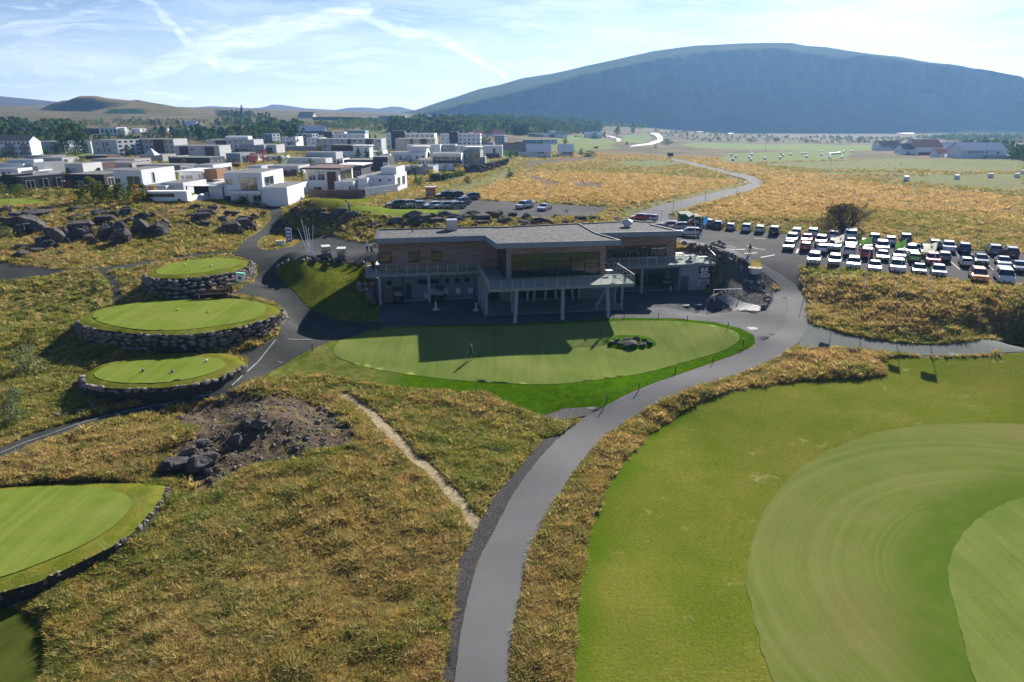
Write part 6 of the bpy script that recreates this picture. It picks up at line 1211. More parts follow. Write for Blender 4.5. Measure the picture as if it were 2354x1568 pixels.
for s in (-1, 1): w_ = MB(); w_.tube((s * 1.2, -1.2, .35), (s * 1.2, -1.4, .35), .35, n=12); w_.build('wheel', TYRE, r)
# green skips
for i, (px, l) in enumerate(((z3(300, 200), 'left green waste container with closed lid'), (z3(398, 232), 'right green waste container behind the black flag'))):
    x, y, z = G(*px); r = empty('waste_container', (x, y + 1.0, z + .05), R(8), l, 'waste container', 'green waste containers'); r.scale = (.58, .7, .8); b = MB(); b.add([(-1.7, -1.1, .2), (1.7, -1.1, .2), (1.7, 1.1, .2), (-1.7, 1.1, .2), (-2.1, -1.25, 1.7), (2.1, -1.25, 1.7), (2.1, 1.25, 2.1), (-2.1, 1.25, 2.1)], [(3, 2, 1, 0), (0, 1, 5, 4), (1, 2, 6, 5), (2, 3, 7, 6), (3, 0, 4, 7), (4, 5, 6, 7)])
    for k in range(6): xx = -1.6 + k * .64; b.box(xx - .05, xx + .05, -1.26, -1.1, .2, 1.65)
    b.build('bin_body', mat('green_paint_steel', (.02, .13, .06), rough=.5), r); b = MB(); b.prism([(-2.15, -1.3), (2.15, -1.3), (2.15, 1.3), (-2.15, 1.3)], lambda p: 1.72 + (p[1] + 1.3) * .16, lambda p: 1.8 + (p[1] + 1.3) * .16); b.build('lid', mat('faded_green_lid', (.05, .11, .08), rough=.8), r)
    for s in (-1, 1): w_ = MB(); w_.tube((s * 1.5, -1.0, .12), (s * 1.6, -1.0, .12), .12, n=8); w_.build('wheel', TYRE, r)
# ------------------------------------------------ golf buggies
def buggy(loc, rz, label, body, dark=False):
    r = empty('golf_buggy', loc, rz, label, 'golf buggy', 'golf buggies'); b = MB()
    b.add([(-.6, -1.2, .3), (.6, -1.2, .3), (.6, 1.2, .3), (-.6, 1.2, .3), (-.5, -1.2, .62), (.5, -1.2, .62), (.6, -.55, .9), (-.6, -.55, .9), (.6, -.5, .4), (-.6, -.5, .4), (.6, .2, .4), (-.6, .2, .4), (.6, .25, .75), (-.6, .25, .75), (.6, 1.2, .7), (-.6, 1.2, .7)],
      [(3, 2, 1, 0), (0, 1, 5, 4), (4, 5, 6, 7), (7, 6, 8, 9), (9, 8, 10, 11), (11, 10, 12, 13), (13, 12, 14, 15), (15, 14, 2, 3), (0, 4, 7, 9), (0, 9, 11, 3), (3, 11, 13, 15), (1, 8, 6, 5), (1, 2, 10, 8), (2, 14, 12, 10)]); b.build('body', body, r)
    s = MB(); s.box(-.55, .55, .15, .6, .76, .88); s.box(-.55, .55, .55, .68, .88, 1.3); s.build('seat', mat('buggy_seat', (.35, .33, .30)), r)
    t_ = MB(); t_.box(-.62, .62, -.75, .95, 1.80, 1.88); t_.build('roof', BLK if dark else mat('white_cabinet'), r)
    for x in (-.56, .56):
        for y0_, y1_ in ((-.6, -.7), (.9, .85)): p_ = MB(); p_.tube((x, y0_, .8), (x, y1_, 1.8), .022, n=6); p_.build('roof_post', M_DARKM, r)
    g_ = MB(); g_.add([(-.55, -.62, .9), (.55, -.62, .9), (.55, -.7, 1.78), (-.55, -.7, 1.78)], [(0, 1, 2, 3)]); g_.build('windscreen', M_RAIL, r)
    for x in (-.55, .55):
        for y in (-.8, .85): w_ = MB(); w_.tube((x - .1, y, .23), (x + .1, y, .23), .23, n=14); w_.tube((x + .1 * (1 if x > 0 else -1), y, .23), (x + .115 * (1 if x > 0 else -1), y, .23), .12, n=10); w_.build('wheel', TYRE, r)
    b = MB(); b.tube((-.2, 1.15, .7), (-.2, 1.3, 1.35), .14, .16, 8); b.tube((.2, 1.15, .7), (.2, 1.3, 1.35), .14, .16, 8); b.build('bag_rack', M_DARKM, r)
    l = MB(); l.blob((0, -1.18, .5), (.09, .03, .09), 1, jit=0); l.build('badge', M_WHT, r); return r
NB = paint_mat('navy', PA['navy'])
x, y, z = G(*zr(1745, 818)); buggy((x, y + .9, z + .05), R(24), 'navy golf buggy with white roof parked beside the fan of white poles', NB)
x, y, z = G(*zr(1925, 842)); buggy((x, y + .9, z + .05), R(10), 'navy golf buggy with white roof nearest the clubhouse', NB)
q = B2(*UV(*z1(500, 1195), 0)); buggy((q[0], q[1] + .8, .1), R(5), 'dark utility buggy in deep shade left of the yard door', BLK, True)
q = B2(*UV(*z1(1045, 1180), 0)); buggy((q[0], q[1] + .8, .1), R(-12), 'dark utility buggy in deep shade beside the middle column', BLK, True)
# ------------------------------------------------ town
WALLM = {k: mat('wall_' + k, c, var=.07, vscale=.6, rough=.9, wear=(tuple(x * .7 for x in c), .25)) for k, c in dict(white=(.82, .83, .85), offwhite=(.64, .64, .64), lgrey=(.50, .51, .53), beige=(.47, .44, .41), grey=(.23, .24, .26), slate=(.055, .06, .075), black=(.03, .033, .04), brown=(.11, .055, .045), brick=(.20, .075, .045), wood=(.34, .18, .09), blue=(.25, .34, .45), concrete=(.30, .30, .29), bluegrey=(.28, .32, .38), green=(.1, .3, .06)).items()}
M_FLAT = mat('flat_roof_felt', fn=lambda g, b: g.mix(g.mr(g.noise(g.obj(), 1.2, 5, .7), .35, .65), (.07, .07, .075, 1), (.16, .155, .155, 1)), rough=1)
M_WFR = mat('window_frame_white', (.7, .7, .7)); M_WIN = mat('town_window', (.035, .05, .06), rough=.08, spec=1, var=.4, vscale=.4); M_WARM = mat('town_window_warm', (.16, .12, .045), rough=.1, spec=.8, var=.3)
RED = mat('red_roof', (.16, .02, .03), rough=.7, var=.15); SHEETM = mat('pale_sheet_roof', (.5, .53, .58), rough=.35, metal=.3)
def H(label, f, x0, x1, yb, yt, depth=10, yaw=-4, wall='white', grid=None, wins=(), swins=(), blocks=(), roof='flat', name='house', cat='house', sgrid=None, wm=None, dY=0, group=None, warm=False, fr=True):
    (px0, pyb), (px1, pyt) = f(x0, yb), f(x1, yt); x, y, z = G(px0, pyb); back_ = 7 if y < 165 else 0; q_ = (y + dY + back_) / y; z = CAMH - (CAMH - z) * q_ if back_ else z; y *= q_; x *= q_
    zc = y * math.cos(PIT) - (z - CAMH) * math.sin(PIT); L = (px1 - px0) * zc / FD; h = (pyb - pyt) * zc / FD / .955; K = L / max(1e-3, (x1 - x0)); KZ = h / max(1e-3, (yb - yt)); b_ = .5
    r = empty(name, (x, y, z), R(yaw), label, cat, group or 'houses of the town'); W_ = WALLM[wall]
    def vol(a0, a1, v0, v1, z0, z1_, m, rf, nm='wall'):
        w_ = MB(); w_.box(a0, a1, v0, v1, z0 - (b_ if z0 <= 0 else 0), z1_); wo_ = w_.build(nm, m, r)
        if rf == 'flat': t_ = MB(); t_.box(a0 + .25, a1 - .25, v0 + .25, v1 - .25, z1_ - .1, z1_ + .03); t_.build('roof', M_FLAT, r)
        elif rf in ('gable', 'gablered', 'gablesheet'):
            rh = (v1 - v0) * .28; t_ = MB(); e = .35; ym = (v0 + v1) / 2; t_.add([(a0 - e, v0 - e, z1_ - .1), (a1 + e, v0 - e, z1_ - .1), (a1 + e, ym, z1_ + rh), (a0 - e, ym, z1_ + rh), (a0 - e, v1 + e, z1_ - .1), (a1 + e, v1 + e, z1_ - .1)], [(0, 1, 2, 3), (3, 2, 5, 4)]); t_.build('roof', {'gable': M_FLAT, 'gablered': RED, 'gablesheet': SHEETM}[rf], r)
            t_ = MB(); t_.add([(a0, v0, z1_), (a0, v1, z1_), (a0, ym, z1_ + rh * .93), (a1, v0, z1_), (a1, v1, z1_), (a1, ym, z1_ + rh * .93)], [(0, 2, 1), (3, 4, 5)]); t_.build('gable', m, r)
        elif rf == 'over': t_ = MB(); t_.box(a0 - .7, a1 + .9, v0 - .8, v1 + .5, z1_ + .003, z1_ + .4); t_.build('roof', WALLM['brown'], r)
        elif rf == 'eave': t_ = MB(); t_.box(a0 - .6, a1 + .6, v0 - .6, v1 + .4, z1_ + .003, z1_ + .3); t_.build('roof', WALLM['offwhite'], r)
        return wo_
    vol(0, L, 0, depth, 0, h, W_, roof)
    for bl in blocks:
        bx0, bx1, bb, bt, yo, bd, bm = bl[:7]; vol((bx0 - x0) * K, (bx1 - x0) * K, yo, yo + bd, (yb - bb) * KZ if bb < yb - 1 else 0, (yb - bt) * KZ, WALLM[bm], bl[7] if len(bl) > 7 else 'flat')
    gm = wm or (M_WARM if warm else M_WIN)
    def win(a0, a1, z0, z1_, side=False, yo=0, m=None, near=True):
        p_ = MB(); o = .04
        if not side: p_.box(a0, a1, yo - o, yo - .005, z0, z1_)
        else: p_.box(L + .005, L + o, a0, a1, z0, z1_)
        po = p_.build('window', m or gm, r)
        if near and fr:
            q = MB(); w_ = .10
            for (c0, c1, d0, d1) in ((a0 - w_, a1 + w_, z1_, z1_ + w_), (a0 - w_, a1 + w_, z0 - w_, z0), (a0 - w_, a0, z0, z1_), (a1, a1 + w_, z0, z1_)) + ((((a0 + a1) / 2 - .04, (a0 + a1) / 2 + .04, z0, z1_),) if a1 - a0 > 1.3 else ()):
                if not side: q.box(c0, c1, yo - o - .02, yo - .006, d0, d1)
                else: q.box(L + .006, L + o + .02, c0, c1, d0, d1)
            q.build('frame', M_WFR, po)
    for w_ in wins: win((w_[0] - x0) * K, (w_[2] - x0) * K, (yb - w_[3]) * KZ, (yb - w_[1]) * KZ, yo=w_[4] if len(w_) > 4 else 0, m={'w': M_WARM, 'b': WALLM['brown'], 'k': M_DARKM, 's': WALLM['slate'], 'e': WALLM['wood'], 'g': WALLM['lgrey']}.get(w_[5]) if len(w_) > 5 else None)
    for s0, s1, t0, t1 in swins: win(s0 * depth, s1 * depth, t0 * h, t1 * h, True)
    if grid:
        nx, ny = grid
        for i in range(nx):
            for j in range(ny): cw, chh = L / nx, h / ny; win((i + .22 + .06 * ((i * 7 + j * 3) % 3)) * cw, (i + .72) * cw, (j + .3) * chh, (j + .76) * chh, near=False, m=(M_WARM if (i + j * 2) % 5 == 0 and warm else gm))
    if sgrid:
        nx, ny = sgrid
        for i in range(nx):
            for j in range(ny): win((i + .25) * depth / nx, (i + .75) * depth / nx, (j + .3) * h / ny, (j + .76) * h / ny, True, near=False)
    return r, L, h, K
f1 = lambda x, y: (x * .2499, 206.8 + y * .25); f2 = zt_; f3 = zt3; f4 = lambda x, y: (1723.4 + x * .2675, 229.8 + y * .2675)
SG3 = ((.1, .3, .2, .75), (.4, .58, .2, .75), (.7, .88, .2, .75))
H('black house with tall slatted block and large windows at the left edge', f1, -40, 360, 945, 800, 11, -22, 'slate', wins=[(0, 860, 150, 935), (285, 862, 350, 935)], swins=[(.08, .25, .1, .75), (.45, .55, .2, .8), (.75, .85, .2, .8)], blocks=[(135, 268, 945, 782, -.6, 5, 'black')])
H('low black house with a brick-red annex behind the bushes', f1, 620, 1000, 910, 785, 11, -6, 'black', wins=[(700, 845, 790, 880)], blocks=[(600, 705, 910, 828, -1.2, 4, 'brick')], swins=SG3[:2])
H('white two-storey house with pyramid skylight and wide balcony window', f1, 1075, 1355, 960, 750, 12, -8, 'white', wins=[(1085, 825, 1135, 868), (1205, 805, 1330, 890)], swins=[(.3, .36, .45, .85), (.2, .6, .1, .35)], blocks=[(1440, 1660, 975, 868, -3, 8, 'white'), (1560, 1775, 975, 850, -1, 9, 'white')])
H('big white cube house closest to the rocky ridge', f2, -205, 145, 975, 690, 12, -3, 'white', wins=[(-60, 730, 95, 838, 0, 'w'), (-190, 740, -135, 790, 0, 'w'), (-215, 890, -165, 970), (45, 885, 120, 930)], swins=[(.1, .5, .5, .85)], blocks=[(-373, -205, 975, 795, .4, 9, 'white'), (145, 378, 975, 808, -.8, 10, 'white'), (-150, 140, 868, 838, -1.3, 1.2, 'white')])
r_, L_, h_, K_ = H('white wing with two tall side windows joined to the big cube house', f2, 165, 378, 976, 806, 12, -3, 'white', wins=[(178, 883, 215, 900, 0, 'w'), (275, 880, 345, 955, 0, 'w')], swins=[(.35, .48, .35, .65), (.7, .82, .4, .72)], dY=-1.2)
H('white house with a brown timber bay below the white townhouses', f1, 1660, 1885, 890, 765, 10, -6, 'white', wins=[(1680, 795, 1710, 825), (1725, 793, 1790, 825), (1850, 785, 1872, 825)], blocks=[(1885, 2008, 830, 742, 1, 5, 'wood'), (1850, 2030, 890, 845, -2, 6, 'white')], roof='eave')
H('white box house with corner glazing above the timber bay house', f1, 1795, 1980, 775, 695, 11, -8, 'white', swins=[(.5, .95, .1, .6)])
H('white house with dark roof right of the big white bungalow', f1, 2115, 2354, 870, 785, 9, -3, 'white', dY=6)
H('long grey brick bungalow with two white doors', f1, 1265, 1700, 765, 695, 9, -8, 'grey', wins=[(1590, 730, 1615, 760), (1640, 730, 1690, 755)], swins=SG3[:1])
H('beige brick bungalow in the middle of the left rows', f1, 905, 1250, 730, 672, 10, -8, 'beige', wins=[(1075, 720, 1115, 730), (1220, 690, 1250, 725)])
H('long beige bungalow with chocolate end wall', f1, 850, 1285, 705, 640, 9, -8, 'beige', wins=[(1285, 665, 1320, 692)], swins=SG3)
H('low beige bungalow with sunlit side behind the long beige one', f1, 1290, 1520, 655, 600, 9, -8, 'beige', swins=SG3[1:])
H('long dark slate bungalow below the brick-fronted flats', f1, 1560, 1965, 710, 628, 10, -8, 'slate', swins=[(.1, .2, .2, .7), (.5, .58, .2, .6), (.75, .82, .2, .6)])
H('dark blue-grey bungalow with three small side windows', f1, 2085, 2225, 665, 590, 12, -9, 'bluegrey', wins=[(2100, 630, 2118, 655), (2150, 635, 2175, 655)], swins=SG3)
H('long white bungalow with raised white roof strip at the left edge', f1, -40, 245, 775, 685, 10, -4, 'white', blocks=[(20, 290, 690, 655, 3, 4, 'white')])
H('small white house with black windows at the left edge', f1, -40, 185, 785, 718, 6, -4, 'white', wins=[(25, 748, 60, 778), (88, 745, 108, 775)], dY=-4)
H('pale plastered house with square window recess and white terrace', f1, 250, 350, 775, 680, 11, -18, 'lgrey', blocks=[(440, 620, 782, 742, -3, 5, 'white')], wins=[(460, 700, 515, 735, -3.1, 'g')])
H('light grey garage house with a white door left of the maroon block', f1, 610, 785, 780, 685, 9, -5, 'offwhite', wins=[(645, 720, 715, 775, 0, 'g')])
H('maroon block with two doors beside the light grey garage', f1, 790, 905, 765, 682, 9, -6, 'brown', wins=[(805, 720, 860, 760), (890, 720, 940, 760)])
H('low grey row house behind the plastered house', f1, 300, 600, 680, 628, 9, -6, 'lgrey', swins=SG3[:1])
H('flat white-grey row house under the thin tree', f1, 230, 500, 665, 622, 8, -4, 'bluegrey', dY=8)
H('brown and beige row house below the white slab block', f1, 790, 1020, 645, 612, 8, -6, 'brown', dY=4)
A1 = 'flats of the town'
H('four-storey white flats with grey roof and stepped balconies at the left edge', f1, -60, 290, 612, 480, 8, 2, 'white', roof='gable', grid=(9, 3), name='apartment_block', cat='apartment block', group=A1, blocks=[(75, 140, 600, 505, -1, 1, 'grey', None), (215, 262, 600, 505, -1, 1, 'grey', None)])
H('blue-grey sheet-clad hall behind the tall dark tree', f1, 300, 600, 575, 485, 16, 0, 'blue', wins=[(330, 518, 395, 530), (430, 518, 480, 530)], name='hall', cat='hall', group=A1)
H('white gable-less building right of the tall dark tree', f1, 765, 855, 582, 482, 12, -6, 'white', wins=[(810, 505, 820, 560)], name='house', group=A1)
H('white slab block with a blank grey-white end wall', f1, 865, 1140, 610, 472, 14, -14, 'lgrey', wins=[(915, 492, 930, 510), (985, 490, 1000, 570), (1018, 492, 1045, 520), (1030, 545, 1060, 570), (918, 545, 940, 570)], sgrid=(4, 4), name='apartment_block', cat='apartment block', group=A1)
H('four-storey flats with brick-red panels and glass balconies', f1, 1250, 1630, 600, 465, 12, -5, 'lgrey', grid=(8, 3), warm=True, name='apartment_block', cat='apartment block', group=A1, blocks=[(1258, 1322, 600, 468, -.5, .5, 'brown', None), (1440, 1535, 600, 468, -.5, .5, 'brown', None)])
H('three-storey flats with two brown bays in front of the brick-panel flats', f1, 1605, 2040, 622, 522, 11, -4, 'lgrey', wins=[(1620, 550, 1648, 572), (1768, 545, 1800, 565), (1852, 545, 1885, 565)], name='apartment_block', cat='apartment block', group=A1, blocks=[(1665, 1745, 622, 530, -.4, .4, 'brown', None), (1905, 1985, 622, 530, -.4, .4, 'brown', None)])
H('long three-storey flats with a white penthouse behind the brown bays', f1, 1912, 2354, 580, 468, 12, -3, 'lgrey', grid=(9, 3), name='apartment_block', cat='apartment block', group=A1, blocks=[(2075, 2290, 470, 440, 2, 5, 'white', None), (2000, 2095, 575, 475, -.4, .4, 'brown', None)])
H('blue-white office block with mirrored glass right of the brown bays', f1, 2225, 2440, 585, 515, 10, -4, 'bluegrey', wins=[(2240, 540, 2290, 575), (2300, 540, 2350, 575)], name='office_block', cat='office', group=A1)
HR_ = 'houses on the slope under the hill'
for i, (a, b, yb, yt, w_, l) in enumerate([(775, 925, 405, 358, 'slate', 'dark house with sloping sheet roof, first of the row on the slope'), (930, 1090, 415, 352, 'white', 'white villa with terraces, second of the row on the slope'), (1100, 1225, 395, 358, 'bluegrey', 'glazed grey villa, third of the row on the slope'), (1365, 1480, 402, 358, 'bluegrey', 'long glazed villa with white end, fourth of the row on the slope'), (1565, 1670, 408, 362, 'bluegrey', 'glazed villa with white end, fifth of the row on the slope'), (1760, 1790, 415, 362, 'white', 'narrow white house beside the poplars on the slope')]):
    H(l, f1, a, b, yb, yt, 12, -5, w_, grid=(4, 1), swins=SG3[:1], group=HR_, blocks=[(b + 2, b + 60, yb, yt + 4, 2, 8, 'white')] if i != 0 else ())
H('white house with blue sheet roof above the slope row', f1, 1700, 1800, 345, 318, 10, -4, 'white', roof='gablesheet', group=HR_); H('white gabled house between the poplars', f1, 1885, 1922, 378, 340, 10, 80, 'white', roof='gable', group=HR_)
H('long low pale-roofed hall in the left plantation', f1, 40, 440, 452, 425, 18, 0, 'white', roof='gablesheet', name='hall', cat='hall', group=A1)
# central part of the town
H('white house with brown overhanging roof, glass balcony and dark chimney wall', f2, 530, 835, 870, 655, 11, -5, 'white', roof='over', wins=[(555, 672, 622, 745), (638, 672, 702, 745), (598, 805, 665, 845)], swins=[(.1, .9, .5, .9)], blocks=[(737, 808, 870, 675, -.8, .8, 'brown', None), (810, 985, 870, 752, -1.5, 9, 'white'), (485, 530, 870, 752, -1, 8, 'white')])
H('white house with grey sloping roofs and a red-brown door', f2, 1085, 1345, 845, 700, 11, -6, 'white', wins=[(1190, 735, 1215, 755, 0, 'b'), (1282, 735, 1305, 752)], swins=[(.2, .4, .3, .8), (.6, .8, .3, .8)], blocks=[(1200, 1345, 700, 640, 1.5, 8, 'white'), (1035, 1120, 845, 720, -3, 6, 'white')])
H('low white annexe with big garden windows beside the fence wall', f2, 990, 1135, 850, 718, 8, -5, 'white', wins=[(1038, 775, 1130, 838)], dY=-3)
H('dark house with white windows and a taller right block', f2, 870, 1150, 650, 560, 10, -5, 'slate', wins=[(980, 583, 1015, 598), (1040, 585, 1072, 610), (1100, 582, 1138, 612)], blocks=[(1150, 1285, 650, 532, -1, 9, 'slate'), (1240, 1290, 630, 575, -1.3, .3, 'offwhite', None)])
H('low dark-windowed house with grey fascia behind the balcony house', f2, 830, 1030, 715, 612, 10, -5, 'slate', roof='eave', wins=[(890, 665, 925, 680), (945, 665, 1010, 690)])
H('light grey terraced house with stepped roofs', f2, 345, 590, 605, 540, 10, -6, 'offwhite', wins=[(500, 570, 512, 598), (555, 570, 590, 598)], blocks=[(445, 740, 560, 500, 8, 8, 'lgrey'), (600, 730, 605, 540, -2, 7, 'offwhite')])
H('grey garden house with brown fence and small tree', f2, 170, 462, 690, 612, 9, -6, 'offwhite', wins=[(300, 642, 355, 670), (388, 640, 445, 670, 0, 'b')], swins=SG3[:1])
H('low grey house left of the garden house', f2, -20, 115, 670, 612, 9, -6, 'offwhite')
H('white two-storey house with double garage and roof deck', f2, 1300, 1620, 565, 488, 11, -3, 'white', wins=[(1310, 512, 1350, 560, 0, 'g'), (1358, 512, 1400, 560, 0, 'g'), (1430, 512, 1482, 558, 0, 'g'), (1528, 520, 1550, 540), (1582, 518, 1605, 540)], blocks=[(1490, 1620, 490, 445, 2, 7, 'white', 'eave')])
H('modern white and black house with a ribbon window above the hedge', f2, 1672, 1945, 650, 505, 11, -3, 'white', wins=[(1685, 530, 1760, 560), (1765, 530, 1840, 560), (1848, 530, 1938, 560), (1782, 590, 1826, 625), (1870, 590, 1950, 630, 0, 'w'), (1682, 562, 1950, 588, 0, 's'), (1682, 592, 1698, 625, 0, 's')])
H('bare concrete house with tall chimney right of the white and black house', f2, 1965, 2118, 640, 480, 10, -4, 'concrete', wins=[(1972, 505, 2000, 560), (2065, 505, 2115, 555, 0, 'w')], blocks=[(1985, 2110, 482, 458, 2, 5, 'offwhite', 'eave'), (2120, 2160, 640, 535, 1, 5, 'concrete')])
H('very long white row of houses with small square windows', f2, 1890, 2320, 525, 432, 12, 0, 'white', wins=[(1895 + i * 48, 440 + (i % 2) * 6, 1904 + i * 48, 458 + (i % 2) * 8) for i in range(6)] + [(2232, 450, 2255, 500, 0, 'w'), (2272, 500, 2295, 515)], name='row_houses', cat='row houses')
H('beige part of the long row left of its white part', f2, 1765, 1890, 515, 425, 12, 0, 'beige', wins=[(1790, 445, 1800, 460)], dY=3)
H('white three-storey house behind the double garage house', f2, 1445, 1750, 520, 428, 11, 0, 'white', wins=[(1455, 445, 1460, 465), (1470, 442, 1480, 448), (1665, 452, 1690, 458)], dY=4)
H('low concrete carport house behind the yellow bushes', f2, 1410, 1690, 690, 618, 9, -4, 'lgrey', wins=[(1430, 650, 1475, 700, 0, 'b')])
H('beige four-storey flats with brown balcony bays', f2, 1342, 1705, 490, 368, 12, -2, 'beige', grid=(9, 3), warm=True, name='apartment_block', cat='apartment block', group=A1, blocks=[(1478, 1502, 488, 370, -.4, .4, 'brown', None), (1575, 1630, 488, 370, -.4, .4, 'brown', None)])
H('white flats with a dark stair tower behind the beige flats', f2, 1258, 1700, 455, 322, 12, -1, 'white', grid=(10, 3), name='apartment_block', cat='apartment block', group=A1, blocks=[(1305, 1430, 450, 300, -.6, 6, 'slate')])
H('white flats with a dark stair tower and glazed balconies, right of the beige flats', f2, 1752, 2118, 420, 322, 12, -2, 'white', grid=(9, 3), sgrid=(2, 3), name='apartment_block', cat='apartment block', group=A1, blocks=[(1835, 1912, 418, 303, -.6, 6, 'slate')])
H('grey brick flats with many balconies in the middle of the town', f2, 615, 1215, 495, 370, 12, -1, 'lgrey', grid=(11, 3), warm=True, name='apartment_block', cat='apartment block', group=A1, blocks=[(905, 935, 490, 370, -.4, .4, 'brown', None), (1070, 1130, 490, 370, -.4, .4, 'brown', None)])
H('white flats with a dark square tower behind the grey brick flats', f2, 680, 1060, 400, 322, 12, 0, 'white', grid=(9, 2), name='apartment_block', cat='apartment block', group=A1, blocks=[(685, 762, 400, 300, -.6, 6, 'slate')])
H('brown and white house with roof terrace below the grey brick flats', f2, 770, 1040, 530, 475, 11, -2, 'white', wins=[(790, 500, 825, 528, 0, 'b'), (835, 500, 870, 528, 0, 'b')], blocks=[(735, 960, 480, 428, 3, 7, 'brown'), (960, 1110, 530, 432, -1, 7, 'white', 'eave')])
H('white three-storey block left of the grey brick flats', f2, 525, 650, 445, 358, 12, -3, 'white', grid=(3, 3), name='apartment_block', cat='apartment block', group=A1)
H('blue-grey three-storey block behind the white one', f2, 445, 580, 410, 322, 12, -4, 'bluegrey', grid=(3, 3), sgrid=(2, 3), name='apartment_block', cat='apartment block', group=A1)
H('blue-grey block with white edges above the office block', f2, 105, 215, 398, 320, 12, -6, 'bluegrey', grid=(3, 2), sgrid=(2, 3), name='apartment_block', cat='apartment block', group=A1)
H('white block partly hidden by two tall spruces', f2, 300, 430, 440, 348, 12, -4, 'white', grid=(4, 3), name='apartment_block', cat='apartment block', group=A1)
H('grey office building with a large dark opening at the street corner', f2, -40, 250, 490, 420, 12, -2, 'lgrey', wins=[(0, 445, 75, 485), (105, 443, 122, 470), (158, 443, 215, 485, 0, 's')], name='office_block', cat='office', group=A1)
H('low grey sheds along the town street', f2, 275, 610, 470, 430, 7, 0, 'grey', name='shed', cat='shed')
H('nursery building with curved white roofs', f2, 440, 680, 322, 290, 14, 0, 'slate', roof='gablesheet', name='hall', cat='hall', wins=[(480, 300, 505, 318), (560, 300, 600, 318)])
H('blue-grey school hall on the far slope', f2, 880, 1060, 318, 285, 14, 0, 'blue', name='hall', cat='hall')
H('white gabled house with dark red roof, left one', f2, 2060, 2150, 345, 322, 12, 10, 'white', roof='gablered', group='red-roofed houses'); H('white gabled house with dark red roof, right one', f2, 2235, 2340, 335, 312, 12, 5, 'white', roof='gablered', group='red-roofed houses'); H('small salmon-roofed house between the two red roofs', f2, 2168, 2215, 330, 318, 8, 0, 'white', roof='gablered', group='red-roofed houses')
H('blue-white flats at the right end of the town', f2, 2245, 2340, 405, 335, 12, -10, 'bluegrey', grid=(3, 3), sgrid=(3, 3), name='apartment_block', cat='apartment block', group=A1)
H('flat blue shed left of the right-hand flats', f2, 2125, 2240, 420, 395, 8, -4, 'bluegrey', name='shed', cat='shed')
for a in [('long white-roofed school building with a left gable', 245, 465, 525, 478, 'gablesheet'), ('white-roofed school building with the ribbon window', 545, 675, 520, 478, 'gablesheet'), ('rear white gabled school wing between the longer ones', 165, 250, 518, 478, 'gable')]: H(a[0], f3, *a[1:5], 12, 0, 'offwhite', roof=a[5], name='school', cat='school', group='school by the field', wins=[(575, 485, 665, 500)] if a[1] == 545 else ((345, 485, 405, 495),))
H('dark-roofed green house behind the school', f3, 20, 140, 515, 465, 12, 0, 'green', roof='gable', name='house'); H('blue-roofed building left of the school', f3, 140, 230, 500, 455, 12, 0, 'bluegrey', roof='gable')
H('pale terraced block with white front across the lawn', f3, 210, 400, 408, 370, 12, 0, 'blue', grid=(6, 1), group=A1); H('right half of the pale terraced block across the lawn', f3, 402, 525, 400, 365, 12, 0, 'white', grid=(5, 1), group=A1)
H('white church-like building with a square tower by the wood', f3, 400, 620, 342, 318, 14, 0, 'white', name='church', cat='church', blocks=[(458, 502, 342, 288, 0, 6, 'white'), (502, 610, 342, 300, 2, 8, 'bluegrey')]); H('low bluish annexe left of the square white tower', f3, 265, 400, 340, 312, 10, 0, 'bluegrey', grid=(5, 1))
H('white bungalow with pale roof among dark trees', f3, 780, 940, 348, 322, 10, 0, 'white', roof='gablesheet')
FAC = 'industrial halls at the foot of the mountain'
for l, f, a, b, yb, yt, w_, ro in [('long blue-grey hall with pale loading bays', f2, 1015, 1480, 194, 168, 'bluegrey', 'flat'), ('long dark-roofed hall left of the loading bays', f2, 575, 1010, 186, 160, 'slate', 'flat'), ('sand-roofed hall at the left end of the industrial row', f2, 440, 575, 168, 156, 'beige', 'gable'), ('upper pale hall above the loading bays', f2, 1180, 1420, 166, 148, 'bluegrey', 'flat'), ('blue hall with dark roof at the foot of the mountain', f2, 1565, 1715, 190, 162, 'blue', 'flat'), ('white gabled hall right of the blue hall', f2, 1720, 1868, 186, 172, 'white', 'gablesheet'), ('low white hall below the white gabled hall', f2, 1700, 1870, 215, 197, 'white', 'gablesheet'), ('pale sheet-roofed hall left of its twin', f2, 2030, 2175, 210, 190, 'bluegrey', 'gablesheet'), ('pale sheet-roofed hall at the right end of the row', f2, 2185, 2370, 206, 188, 'bluegrey', 'gablesheet'), ('white and red panelled flats at the foot of the mountain', f3, 112, 350, 212, 172, 'white', 'flat')]:
    H(l, f, a, b, yb, yt, 22, 0, w_, roof=ro, name='industrial_hall', cat='hall', group=FAC, grid=(12, 1) if ro == 'flat' else None)
FA = 'farm buildings'
H('white gabled barn at the left end of the farm', f4, 1125, 1300, 440, 405, 14, 0, 'white', roof='gable', name='barn', cat='barn', group=FA, wins=[(1225, 402, 1255, 428, 0, 'k'), (1200, 405, 1212, 415, 0, 'k'), (1270, 405, 1282, 415, 0, 'k')])
H('large white barn with dark red roof', f4, 1410, 1640, 475, 412, 16, -3, 'white', roof='gablered', name='barn', cat='barn', group=FA, blocks=[(1320, 1410, 468, 430, 1, 12, 'white', 'gable')], wins=[(1370, 405, 1408, 430, 1, 'k'), (1350, 448, 1375, 468, .9, 'k')])
H('small white farmhouse with red roof in front of the barns', f4, 1610, 1770, 495, 465, 9, -4, 'white', roof='gablered', name='farmhouse', cat='farmhouse', group=FA, wins=[(1652, 475, 1665, 488)], swins=[(.2, .4, .3, .8), (.6, .8, .3, .8)])
H('low dark red shed left of the farmhouse', f4, 1470, 1600, 475, 452, 6, 0, 'brick', name='shed', cat='shed', group=FA, dY=-3)
